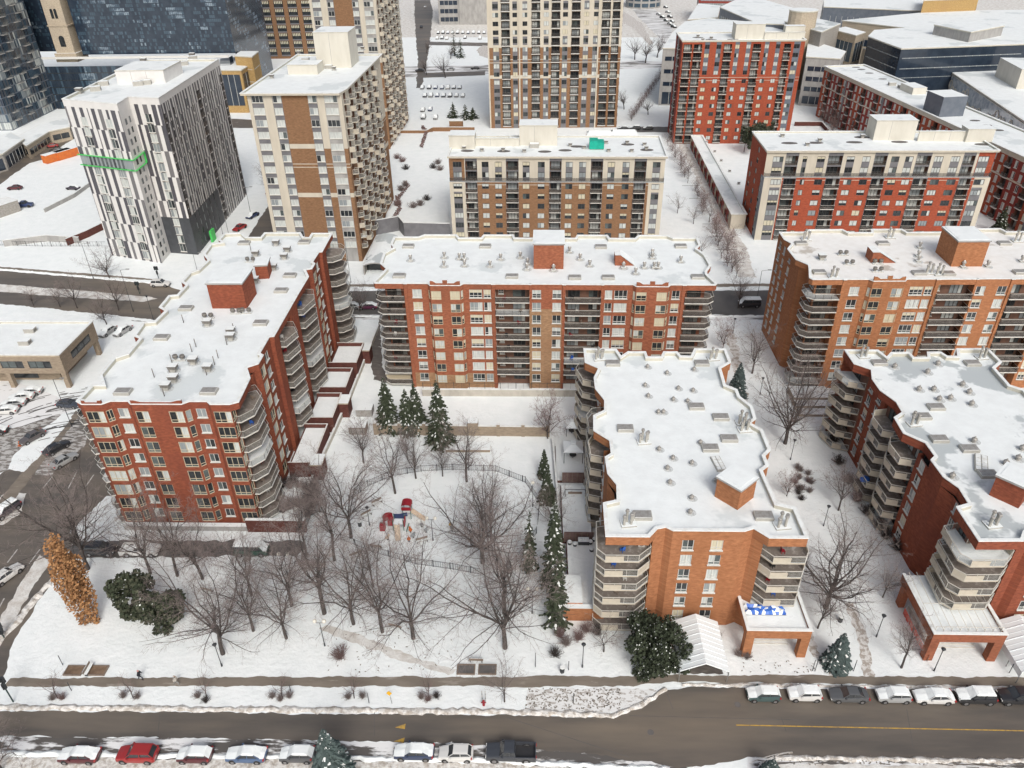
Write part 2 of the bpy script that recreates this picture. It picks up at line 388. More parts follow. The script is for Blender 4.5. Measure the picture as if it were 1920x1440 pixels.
class Bld:
    def __init__(s, name, label, cat, cx, cy, rot=0, group=None, near=False):
        s.root = thing(name, label, cat, (cx, cy, 0), R(rot), group); s.o = (cx, cy, 0); s.rot = R(rot)
        s.w = MB(); s.wins = []; s.balc = []; s.near = near; s.extra = {}; s.rn = random.Random(name+label)
        s.mix = [1, 1, 1, 2, 3, 0, 0, 4, 7, 5, 6, 8, 9, 10]
    def loc(s, p):
        d = Vector((p[0]-s.o[0], p[1]-s.o[1])); c, n = math.cos(-s.rot), math.sin(-s.rot)
        return (d.x*c-d.y*n, d.x*n+d.y*c, p[2] if len(p) > 2 else 0)
    def part(s, name, q, label=None):
        o = obj(name, q.mesh(name, s.o) if isinstance(q, MB) else q, s.root)
        if label: o['label'] = label
        return o
    def put(s, name, me, p, rz=0, scale=None):
        return obj(name, me, s.root, s.loc(p), rz, scale)
    def facade(s, p0, p1, z0, z1, cols=(), floors=(), matf='brick_red', depth=.14, zb=(), ub=(), far=False):
        p0 = Vector(p0); p1 = Vector(p1); L = (p1-p0).length
        if L < .02: return
        d = (p1-p0)/L; nn = Vector((d.y, -d.x)); ang = math.atan2(d.y, d.x)
        mf = (lambda u, z: matf) if isinstance(matf, str) else matf
        pt = lambda u, z, k=0: (p0.x+d.x*u-nn.x*k, p0.y+d.y*u-nn.y*k, z)
        holes = []
        for c in cols:
            kind, u0, u1 = c[0], c[1], c[2]; opt = c[3] if len(c) > 3 else {}
            for fi, zf in enumerate(floors):
                if 'f0' in opt and fi < opt['f0']: continue
                if 'f1' in opt and fi > opt['f1']: continue
                lo = zf+opt.get('s', .7); hi = zf+opt.get('h', 2.3)
                if kind == 'b': lo = zf; hi = zf+opt.get('h', 2.35)
                if lo < z0 or hi > z1: continue
                holes.append((u0, u1, lo, hi, kind, opt, zf, fi))
        us = sorted(set([0, L]+[h[0] for h in holes]+[h[1] for h in holes]+[u for u in ub if 0 < u < L]))
        for a, b in zip(us[:-1], us[1:]):
            if b-a < 1e-4: continue
            c = (a+b)/2; hh = [h for h in holes if h[0] < c < h[1]]
            zs = sorted(set([z0, z1]+[h[2] for h in hh]+[h[3] for h in hh]+[z for z in zb if z0 < z < z1]))
            run = None
            for e, f in zip(zs[:-1], zs[1:]):
                if any(h[2] < (e+f)/2 < h[3] for h in hh):
                    if run: s.w.face([pt(a, run[0]), pt(b, run[0]), pt(b, run[1]), pt(a, run[1])], run[2]); run = None
                    continue
                m = mf(c, (e+f)/2)
                if run and run[2] == m: run = (run[0], f, m)
                else:
                    if run: s.w.face([pt(a, run[0]), pt(b, run[0]), pt(b, run[1]), pt(a, run[1])], run[2])
                    run = (e, f, m)
            if run: s.w.face([pt(a, run[0]), pt(b, run[0]), pt(b, run[1]), pt(a, run[1])], run[2])
        for u0, u1, lo, hi, kind, opt, zf, fi in holes:
            dp = depth if kind == 'w' else opt.get('d', 1.4)
            m = mf(u0-.05, (lo+hi)/2) if kind == 'w' else opt.get('in', 'door_wall')
            s.w.face([pt(u0, lo), pt(u0, hi), pt(u0, hi, dp), pt(u0, lo, dp)], m)
            s.w.face([pt(u1, hi), pt(u1, lo), pt(u1, lo, dp), pt(u1, hi, dp)], m)
            s.w.face([pt(u0, hi), pt(u1, hi), pt(u1, hi, dp), pt(u0, hi, dp)], m if kind == 'w' else 'concrete')
            s.w.face([pt(u1, lo), pt(u0, lo), pt(u0, lo, dp), pt(u1, lo, dp)], 'concrete' if kind == 'w' else 'slabtop')
            W = u1-u0
            if kind == 'w':
                st = opt.get('st', 'white'); v = opt['v'] if 'v' in opt else s.rn.choice(opt.get('mix', s.mix))
                c = pt((u0+u1)/2, lo, dp-.09); s.wins.append(((round(W, 1), round(hi-lo, 1), st, v), c, ang, far))
            else:
                s.w.face([pt(u0, lo, dp), pt(u1, lo, dp), pt(u1, hi, dp), pt(u0, hi, dp)], m)
                for q in opt.get('doors', ((.12, .62),)):
                    a, b = u0+W*q[0], u0+W*q[1]
                    c = pt((a+b)/2, lo+.08, dp-.1); s.wins.append(((round(b-a, 1), 2.1, 'patio', s.rn.choice([0, 0, 1, 2, 3, 6, 7, 4])), c, ang, far))
                pr = opt.get('pr', .0); e = opt.get('e', .0)
                k = opt.get('rail', 'bars')
                if pr > 0:
                    poly = [pt(u0-e, 0), pt(u1+e, 0), pt(u1+e-opt.get('ch', 0), 0, -pr), pt(u0-e+opt.get('ch', 0), 0, -pr)]
                    s.balcony([(p[0], p[1]) for p in (poly[0], poly[3], poly[2], poly[1])], zf, k, far)
                else:
                    s.balcony([pt(u0+.02, 0, .3)[:2], pt(u0+.02, 0, .06)[:2], pt(u1-.02, 0, .06)[:2], pt(u1-.02, 0, .3)[:2]], zf, k, far, slab=False)
    def balcony(s, pts, z, rail='bars', far=False, slab=True, top='slabtop', snow=None):
        """pts: open outline from wall round the outside and back to the wall"""
        a = MB(); b = MB()
        if slab:
            a.prism(pts, z-.18, z, 'concrete', top if s.rn.random() < .88 else 'snow')
        for i in range(len(pts)-1):
            p, q = Vector(pts[i]), Vector(pts[i+1]); L = (q-p).length
            if L < .12: continue
            d = (q-p)/L; an = math.atan2(d.y, d.x); c = (p+q)/2; zz = z+.002
            lm = 'rail_light'
            if rail in ('bars', 'glass'):
                b.obox((c.x, c.y, z+1.02), L, .045, .045, an, lm)
                b.obox((c.x, c.y, zz+.05), L-.02, .03, .95, an, 'railbar' if rail == 'bars' else 'railglass')
                b.obox((c.x, c.y, z-.16), L+.04, .08, .17, an, 'rail_light', 'snow_coping') if slab else None
            elif rail == 'panel':
                f = .55; m1 = p+d*(L*f/2); m2 = p+d*(L*(1+f)/2)
                if L > 2.5:
                    b.obox((m1.x, m1.y, zz), L*f, .07, .82, an, 'panel'); b.obox((m2.x, m2.y, zz+.05), L*(1-f)-.02, .03, .93, an, 'railglass')
                else: b.obox((c.x, c.y, zz), L-.02, .05, 1.0, an, 'panel' if s.rn.random() < .25 else 'railglass')
                b.obox((c.x, c.y, z+1.03), L, .09, .05, an, lm)
                if slab: b.obox((c.x, c.y, z-.2), L+.06, .1, .24, an, 'panel', 'snow_coping')
            elif rail == 'solid':
                b.obox((c.x, c.y, z-.2), L+.05, .1, 1.2, an, 'cream', 'snow_coping')
            elif rail == 'dark':
                b.obox((c.x, c.y, zz+.02), L, .05, 1.0, an, 'railbar'); b.obox((c.x, c.y, z+1.02), L, .06, .05, an, 'rail')
                if slab: b.obox((c.x, c.y, z-.22), L+.04, .08, .26, an, 'frame_white')
            n = max(1, int(L/1.3)) if not far else 1
            for j in range(n+1):
                o = p+d*(L*j/n); b.obox((o.x, o.y, zz), .045, .045, 1.02, an, lm if rail == 'panel' else 'rail')
        cx = sum(p[0] for p in pts)/len(pts); cy = sum(p[1] for p in pts)/len(pts)
        s.balc.append((a, b, (cx, cy, z)))
    def roof(s, poly, zt, fas=1.4, side='brick_red', deck='roofsnow', drop=.55, th=.32, cap='snow_coping', lip=.09, name='roof'):
        poly = ccw(poly); q = s.w; n = len(poly); inn = inset(poly, th)
        for i in range(n):
            j = (i+1) % n; a, b = poly[i], poly[j]
            q.face([(a[0], a[1], zt-fas), (b[0], b[1], zt-fas), (b[0], b[1], zt), (a[0], a[1], zt)], side)
        q.face([(p[0], p[1], zt-fas) for p in poly[::-1]], 'concrete')
        r = MB(); r.face([(p[0], p[1], zt-drop) for p in inn], deck)
        o1, i1 = inset(poly, -lip), inset(poly, th+.06)
        for i in range(n):
            j = (i+1) % n
            r.face([(inn[j][0], inn[j][1], zt-drop), (inn[i][0], inn[i][1], zt-drop), (inn[i][0], inn[i][1], zt), (inn[j][0], inn[j][1], zt)], 'cream2')
            z0, z1 = zt, zt+.13
            r.face([(o1[i][0], o1[i][1], z0), (o1[j][0], o1[j][1], z0), (o1[j][0], o1[j][1], z1), (o1[i][0], o1[i][1], z1)], cap)
            r.face([(o1[i][0], o1[i][1], z1), (o1[j][0], o1[j][1], z1), (i1[j][0], i1[j][1], z1), (i1[i][0], i1[i][1], z1)], cap)
            r.face([(i1[j][0], i1[j][1], z0), (i1[i][0], i1[i][1], z0), (i1[i][0], i1[i][1], z1), (i1[j][0], i1[j][1], z1)], cap)
            r.face([(o1[j][0], o1[j][1], z0), (o1[i][0], o1[i][1], z0), (i1[i][0], i1[i][1], z0), (i1[j][0], i1[j][1], z0)], cap)
        s.part(name, r); s.deck = zt-drop
    def crown(s, p0, p1, zt, side, mid=True, hgt=.8):       # stepped parapet over a bay
        p0 = Vector(p0); p1 = Vector(p1); L = (p1-p0).length; d = (p1-p0)/L; nn = Vector((-d.y, d.x))
        pr = [(0, 0), (0, hgt), (.5, hgt*.95), (L*.2, hgt*.45), (L*.42, hgt*.45)]+([(L*.42, hgt*1.2), (L*.58, hgt*1.2)] if mid else [])+[(L*.58, hgt*.45), (L*.8, hgt*.45), (L-.5, hgt*.95), (L, hgt), (L, 0)]
        z0 = zt+.135; f = [(p0.x+d.x*u+nn.x*.01, p0.y+d.y*u+nn.y*.01, z0+z) for u, z in pr]; g = [(x+nn.x*.3, y+nn.y*.3, z) for x, y, z in f]
        s.w.face(f, side); s.w.face(g[::-1], side)
        for i in range(1, len(f)-2): s.w.face([f[i], g[i], g[i+1], f[i+1]], 'snow_coping')
        s.w.face([f[0], g[0], g[1], f[1]], side); s.w.face([f[-2], g[-2], g[-1], f[-1]], side)
    def finish(s, wallname='wall', lim=100):
        s.part(wallname, s.w)
        key = lambda p: (p[0])**2+(p[1])**2+(p[2]-CH)**2
        s.wins.sort(key=lambda t: key(t[1]))
        rest = MB()
        for i, (k, c, ang, far) in enumerate(s.wins):
            if i < (lim if len(s.wins) <= 100 else 99):
                l = (c[0]-s.o[0], c[1]-s.o[1], c[2])
                if s.near:
                    o = obj('window', win_mesh(k, 'f'), s.root, l, ang); obj('pane', win_mesh(k, 'p'), o)
                else: obj('window', win_mesh(k, 'all'), s.root, l, ang)
            else:
                fr, pn = win_mb(*k); rest.add(fr, c[0], c[1], c[2], ang); rest.add(pn, c[0], c[1], c[2], ang)
        if rest.f: o = s.part('window', rest); o['kind'] = 'stuff'
        s.balc.sort(key=lambda t: key(t[2])); rest = MB()
        for i, (a, b, c) in enumerate(s.balc):
            if i < (100 if len(s.balc) <= 100 else 99):
                if a.f:
                    o = obj('balcony', a.mesh('balcony', (c[0], c[1], c[2])), s.root, (c[0]-s.o[0], c[1]-s.o[1], c[2]))
                    obj('railing', b.mesh('railing', c), o)
                else: obj('railing', b.mesh('railing', (c[0], c[1], c[2])), s.root, (c[0]-s.o[0], c[1]-s.o[1], c[2]))
            else: rest.add(a); rest.add(b)
        if rest.f: o = s.part('balcony', rest); o['kind'] = 'stuff'
# ---------------------------------------------------------------- roof furniture (shared meshes)
RM = {}
def rmesh(k):
    if k in RM: return RM[k]
    q = MB()
    if k == 'turbine':
        q.tube((0, 0, -.1), (0, 0, .012), .95, .95, 11, 'meltring', True, False); q.box(-.42, .42, -.42, .42, .014, .28, 'hatch', 'snow'); q.tube((0, 0, .25), (0, 0, .8), .24, .24, 8, 'roof_metal'); q.ball((0, 0, 1.0), .38, 'roof_metal', 9, 6, .8); q.tube((0, 0, 1.25), (0, 0, 1.42), .2, .05, 8, 'snow_coping', True)
    elif k == 'boxvent':
        q.tube((0, .1, -.1), (0, .1, .012), 1.0, 1.0, 11, 'meltring', True, False); q.box(-.4, .4, -.4, .4, .014, .55, 'hatch'); q.box(-.62, .62, -.52, .52, .55, 1.0, 'vent_dark'); q.box(-.7, .7, -.6, .6, 1.0, 1.1, 'vent_dark', 'snow_coping')
    elif k == 'pairvent':
        for x in (-.55, .55): q.tube((x, 0, -.1), (x, 0, .5), .25, .25, 8, 'roof_metal'); q.tube((x, 0, .5), (x, 0, .9), .42, .36, 9, 'vent_dark', True)
        q.box(-1, 1, -.35, .35, -.1, .15, 'hatch', 'snow')
    elif k == 'pipe': q.tube((0, 0, -.1), (0, 0, 1.5), .07, .07, 6, 'vent_dark', True)
    elif k == 'hatch':
        q.box(-1.15, 1.15, -.75, .75, -.1, .42, 'hatch', 'hatch'); q.box(-1.05, 1.05, -.65, .65, .42, .5, 'snow_coping', 'roof_metal')
    elif k == 'stacks':
        q.box(-.95, .95, -.7, .7, -.1, .2, 'hatch', 'snow')
        for x, y, h in ((-.6, -.3, 1.5), (-.15, .25, 1.9), (.3, -.25, 1.7), (.65, .3, 1.4)):
            q.tube((x, y, .1), (x, y, h), .17, .17, 8, 'hatch'); q.tube((x, y, h), (x, y, h+.25), .27, .2, 8, 'roof_metal', True)
    elif k == 'dome':
        q.tube((0.15, .1, -.1), (0.15, .1, .012), .85, .85, 11, 'meltring', True, False); q.tube((0, 0, -.1), (0, 0, .35), .3, .3, 8, 'roof_metal'); q.ball((0, 0, .5), .42, 'roof_metal', 9, 6, .75); q.tube((0, 0, .7), (0, 0, 1.0), .12, .1, 6, 'roof_metal', True)
    elif k == 'unit':
        q.box(-1.2, 1.2, -.8, .8, 0, 1.1, 'hatch', 'snow'); q.box(-1.25, 1.25, -.5, .5, .3, .8, 'vent_dark')
    elif k == 'slush': q.ball((0, 0, 0), 1.0, 'conc_dark', 12, 4, .05)
    elif k == 'skyframe':
        q.box(-.8, .8, -1.9, 1.9, -.1, .35, 'hatch', 'hatch')
        for i in range(4):
            for x in (-.38, .38): q.box(x-.3, x+.3, -1.7+i*.9, -.95+i*.9, .35, .42, 'snow_coping')
    RM[k] = q.mesh('roof_fitting'); return RM[k]
NAMES = {'turbine': 'roof_vent', 'boxvent': 'roof_vent', 'pairvent': 'roof_vent', 'pipe': 'vent_pipe', 'hatch': 'skylight', 'stacks': 'flue_cluster', 'dome': 'roof_vent', 'unit': 'air_handler', 'slush': 'slush_patch', 'skyframe': 'skylight'}
def roofstuff(B, k, pts, rz=0, sc_=None, jit=.0):
    for x, y in pts:
        B.put(NAMES[k], rmesh(k), P(x, y, B.deck), rz, sc_)
def pent(B, p, L, Wd, z0, h, side='brick_red', ang=0, top='roofsnow', capm='conc_grey', name='penthouse', over=.18):
    q = MB(); c = B.loc((p[0], p[1], 0)); q.obox((0, 0, z0), L, Wd, h, 0, side); q.obox((0, 0, z0+h+.004), L+over*2, Wd+over*2, .28, 0, capm, top)
    q.obox((0, 0, z0+h+.29), L-.5, Wd-.5, .05, 0, top)
    return obj(name, q.mesh(name), B.root, (c[0], c[1], 0), ang)
# ================================================================ red brick apartment blocks
def lib_block(name, label, cx, cy, rot, zt, z00, fh, cols, roofpoly, x0, yf, yb, side, west, roofmat):
    pass
def corner_balc(B, pts, floors, rail, skip=0):
    for z in floors[skip:]: B.balcony(pts, z, rail)
# ---- central block: long front facing the viewer
def long_block(name, label, X, yf, yb, zt, rot, bk, fitz, east=True, west=False, tan=None, xs=None):
    """X: function giving plan x of a front feature, in the metres of the central block (-29 .. 31.6)"""
    B = Bld(name, label, 'apartment block', X(1.3), (yf+yb)/2, rot, 'red brick apartment blocks', near=True)
    fl = [fitz+2.57*k for k in range(8)]; top = zt-1.05
    def mf(u, z): return bk
    W = dict(s=.65, h=2.3)
    BW = dict(s=.6, h=2.32, st='beige', mix=[1, 1, 3, 2, 5, 7, 10, 0])
    def seg(a, b, cols, y0=yf, y1=yf, m=None, zb=()):
        B.facade((X(a), y0), (X(b), y1), 0, top, [(c[0], X(c[1])-X(a), X(c[2])-X(a), c[3] if len(c) > 3 else W) for c in cols], fl, m or bk, zb=zb)
    m_ = (lambda u, z: 'brick_tan' if z < 3.3 else bk) if tan else bk
    # left corner balconies
    xl, xr = -29, 31.6
    seg(xl+1.1, -24, [('w', -27.6, -24.9, dict(s=.05, h=2.15, st='patio', mix=[2, 2, 3, 7, 1, 0]))], yf+1.9, yf+1.9)
    B.facade((X(-24), yf+1.9), (X(-24), yf-.15), 0, top, (), fl, bk)
    seg(-24, -23.4, [], yf-.15, yf-.15)
    B.facade((X(-23.4), yf-.15), (X(-23.4), yf), 0, top, (), fl, bk)
    seg(-23.4, -19.6, [('w', -22.5, -20.8)], m=m_, zb=(3.3,))
    by = .75
    def bay(a, b):
        mid = (a+b)/2
        B.facade((X(a), yf), (X(a+.55), yf-by), 0, top, [('w', .12, .75, BW)], fl, m_, zb=(3.3,))
        seg(a+.55, b-.55, [('w', a+.62, a+2.45, BW), ('w', b-2.45, b-.62, BW)], yf-by, yf-by, m_, (3.3,))
        B.facade((X(b-.55), yf-by), (X(b), yf), 0, top, [('w', .12, .75, BW)], fl, m_, zb=(3.3,))
        B.crown((X(a+.55), yf-by), (X(b-.55), yf-by), zt, bk)
    bay(-19.6, -13.1)
    seg(-13.1, -8, [('w', -12.1, -9.8), ('w', -9.5, -8.2)], m=m_, zb=(3.3,))
    B.facade((X(-8), yf), (X(-8), yf-.2), 0, top, (), fl, bk); seg(-8, -7.4, [], yf-.2, yf-.2); B.facade((X(-7.4), yf-.2), (X(-7.4), yf+1.7), 0, top, (), fl, bk)
    D = dict(s=.05, h=2.15, st='patio', mix=[0, 0, 6, 2, 3, 1, 4, 7])
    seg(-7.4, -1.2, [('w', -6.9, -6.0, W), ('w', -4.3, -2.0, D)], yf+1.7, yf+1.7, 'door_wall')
    B.facade((X(-1.2), yf+1.7), (X(-1.2), yf-.15), 0, top, (), fl, bk)
    t2 = (lambda u, z: 'brick_tan' if (z < 17.3 and tan) else bk)
    seg(-1.2, -.9, [], yf-.15, yf-.15, t2, (17.3,)); B.facade((X(-.9), yf-.15), (X(-.9), yf), 0, top, (), fl, t2, zb=(17.3,))
    seg(-.9, 4.8, [('w', -.7, .9), ('w', 3.0, 4.55)], m=t2, zb=(17.3,))
    B.facade((X(4.8), yf), (X(4.8), yf-.2), 0, top, (), fl, bk); seg(4.8, 5.3, [], yf-.2, yf-.2); B.facade((X(5.3), yf-.2), (X(5.3), yf+1.7), 0, top, (), fl, bk)
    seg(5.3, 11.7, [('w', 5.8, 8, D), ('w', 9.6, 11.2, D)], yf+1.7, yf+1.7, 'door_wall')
    B.facade((X(11.7), yf+1.7), (X(11.7), yf-.15), 0, top, (), fl, bk)
    seg(11.7, 12.1, [], yf-.15, yf-.15); B.facade((X(12.1), yf-.15), (X(12.1), yf), 0, top, (), fl, bk)
    seg(12.1, 17.3, [('w', 12.4, 13.7), ('w', 14.1, 16.4)])
    bay(17.3, 24)
    seg(24, 26.1, [('w', 24.35, 25.75)])
    B.facade((X(26.1), yf), (X(26.1), yf-.15), 0, top, (), fl, bk); seg(26.1, 26.7, [], yf-.15, yf-.15); B.facade((X(26.7), yf-.15), (X(26.7), yf+1.9), 0, top, (), fl, bk)
    seg(26.7, xr-1.1, [('w', 27.4, 29.9, dict(s=.05, h=2.15, st='patio', mix=[2, 3, 7, 1, 0, 6]))], yf+1.9, yf+1.9)
    # sides and back
    B.facade((X(xr-1.1), yf+1.9), (X(xr-1.1), yf+7), 0, top, [('w', .6, 2.2)], fl, bk)
    B.facade((X(xr-1.1), yf+7), (X(xr), yf+8.2), 0, top, (), fl, bk)
    B.facade((X(xr), yf+8.2), (X(xr), yb), 0, top, [('w', 1.2, 2.6), ('w', 5, 6.4), ('w', 9, 10.6)], fl, bk)
    B.facade((X(xr), yb), (X(xl), yb), 0, top, (), fl, bk)
    B.facade((X(xl), yb), (X(xl), yf+8.2), 0, top, [('w', 1.5, 2.8), ('w', 4.5, 5.6), ('w', 8.3, 9.6)], fl, bk)
    B.facade((X(xl), yf+8.2), (X(xl+1.1), yf+7), 0, top, (), fl, bk)
    B.facade((X(xl+1.1), yf+7), (X(xl+1.1), yf+1.9), 0, top, [('w', 2.9, 4.5)], fl, bk)
    for z in fl:
        B.balcony([(X(-24), yf+.1), (X(-24), yf-.35), (X(-28.4), yf-.35), (X(-29.3), yf+.5), (X(-29.3), yf+3.4), (X(-27.9), yf+4.2), (X(-27.9), yf+1.9), (X(-24), yf+1.9)][:6], z, 'bars') if False else \
        B.balcony([(X(-24.02), yf-.4), (X(-28.3), yf-.4), (X(-29.4), yf+.6), (X(-29.4), yf+3.6), (X(-27.9), yf+4.4), (X(-27.9), yf+1.9), (X(-24.02), yf+1.9)][:7], z, 'bars')
        B.balcony([(X(30.5), yf+4.4), (X(32), yf+3.6), (X(32), yf+.6), (X(30.9), yf-.4), (X(26.72), yf-.4), (X(26.72), yf+1.9), (X(30.5), yf+1.9)], z, 'bars')
        if z > 1.5:
            B.balcony([(X(-7.38), yf+1.7), (X(-7.38), yf-.55), (X(-1.22), yf-.55), (X(-1.22), yf+1.7)], z, 'bars')
            B.balcony([(X(5.32), yf+1.7), (X(5.32), yf-.55), (X(11.68), yf-.55), (X(11.68), yf+1.7)], z, 'bars')
    return B, fl
def long_roof(X, yf, yb):
    pts = [(-29.2, yf), (-24, yf), (-23.9, yf-.15), (-23.4, yf-.15), (-23.3, yf), (-19.6, yf), (-19.05, yf-.75), (-13.65, yf-.75), (-13.1, yf), (-8.05, yf), (-8, yf-.2), (-7.4, yf-.2), (-7.35, yf-.08), (-1.2, yf-.08), (-1.15, yf-.15), (-.9, yf-.15), (-.85, yf), (4.75, yf), (4.8, yf-.2), (5.3, yf-.2), (5.35, yf-.08),
           (11.7, yf-.08), (11.75, yf-.15), (12.1, yf-.15), (12.15, yf), (17.3, yf), (17.85, yf-.75), (23.45, yf-.75), (24, yf), (26.05, yf), (26.1, yf-.15), (26.7, yf-.15), (26.75, yf), (31.8, yf), (32.2, yf+.6), (31.1, yf+4.4), (31.2, yf+5.6), (32.5, yf+8.4), (32.2, yf+13.2), (31.0, yf+16), (32, yf+18), (32, yb-1.2), (27.2, yb-1.2), (26.2, yb), (20.4, yb), (19.5, yb-1.6), (14.4, yb-1.6), (14, yb), (8, yb), (7.6, yb-1.6), (-4.7, yb-1.6), (-5.1, yb), (-11.1, yb), (-11.5, yb-1.6), (-16, yb-1.6), (-16.7, yb), (-23.2, yb), (-24.4, yb-1.2),
           (-29.4, yb-1.2), (-29.4, yf+18), (-28.5, yf+16), (-30, yf+13.4), (-29.8, yf+8.6), (-28.2, yf+6.2), (-28.6, yf+4.4), (-29.6, yf+.7)]
    return [(X(a), b) for a, b in pts]
# central
Bc, fl = long_block('apartment_block', 'long eight storey red brick block with beige bay windows behind the walled snow lawn', lambda x: x, 126.7, 149.4, 22.3, -.9, 'brick_red', .9, tan=True)
Bc.roof(long_roof(lambda x: x, 126.7, 149.4), 22.3, 1.05, 'brick_red')
pent(Bc, (2.2, 137.6), 5.6, 6.4, 21.7, 4.9)
tr = MB(); tr.face([(0, 0, 0), (3.6, 0, 0), (.9, 0, 2.1), (0, 0, 2.1)], 'brick_red'); tr.face([(0, 3, 0), (0, 3, 2.1), (.9, 3, 2.1), (3.6, 3, 0)], 'brick_red'); tr.face([(0, 0, 0), (0, 0, 2.1), (0, 3, 2.1), (0, 3, 0)], 'brick_red'); tr.face([(-.1, -.1, 2.14), (.95, -.1, 2.14), (.95, 3.1, 2.14), (-.1, 3.1, 2.14)], 'snow_coping'); tr.face([(.95, -.1, 2.14), (3.75, -.1, .02), (3.75, 3.1, .02), (.95, 3.1, 2.14)], 'snow')
stairhood = tr.mesh('stair_hood')
Bc.put('stair_hood', stairhood, P(1153, 498, Bc.deck))
ZC = lambda x, y: (690+x/4.5, 420+y/4.5)
ZD = lambda x, y: (1000+x/4.5, 420+y/4.5)
roofstuff(Bc, 'turbine', [ZC(360, 310), ZC(645, 285), ZC(642, 360), ZC(772, 295), ZC(812, 295), ZC(815, 355), ZC(1120, 300), ZC(1030, 360), ZC(1285, 285), ZC(1345, 340), ZC(1340, 385), ZD(170, 395), ZD(305, 240), ZD(395, 300), ZD(475, 355), ZD(760, 375), ZD(862, 420), ZD(935, 370), ZD(1018, 370), ZD(1052, 370), ZD(1003, 290), ZD(1003, 262), ZD(1242, 320)])
roofstuff(Bc, 'hatch', [ZC(342, 195), ZC(990, 195), ZC(265, 445), ZC(1215, 450), ZD(570, 200), ZD(1243, 195), ZD(350, 460), ZD(632, 460), ZD(1385, 455)])
Bc.finish()
# right block behind the tall bare tree
Bf, fl = long_block('apartment_block', 'long eight storey orange brick block cut by the right edge behind a tall bare tree', lambda x: 49+(x+29)*1.02, 127.2, 150.2, 23, .4, 'brick_orange', 1.3)
XF = lambda x: 49+(x+29)*1.02
Bf.roof(long_roof(XF, 127.2, 150.2), 23, 1.05, 'brick_orange', deck='roofsnow_lib')
pent(Bf, (78.7, 136.9), 5.6, 6.6, 22.4, 4.9, 'brick_orange')
ZF = lambda x, y: (1400+x/3.69, 420+y/3.69)
roofstuff(Bf, 'hatch', [ZF(375, 140), ZF(940, 140), ZF(500, 340), ZF(1190, 345), ZF(1390, 350), ZF(1780, 140), ZF(1890, 340)])
roofstuff(Bf, 'boxvent', [ZF(517, 245)]); roofstuff(Bf, 'pairvent', [ZF(665, 215), ZF(708, 280), ZF(905, 275), ZF(905, 330)])
roofstuff(Bf, 'turbine', [ZF(1195, 165), ZF(1185, 225), ZF(1185, 260), ZF(1495, 300), ZF(1665, 295), ZF(1900, 260)])
roofstuff(Bf, 'stacks', [ZF(600, 370), ZF(410, 110), ZF(990, 95), ZF(1260, 340), ZF(1330, 350), ZF(1870, 120)])
Bf.put('stair_hood', stairhood, P(*ZF(860, 270), Bf.deck), 0, (1.25, 1, 1))
Bf.finish()
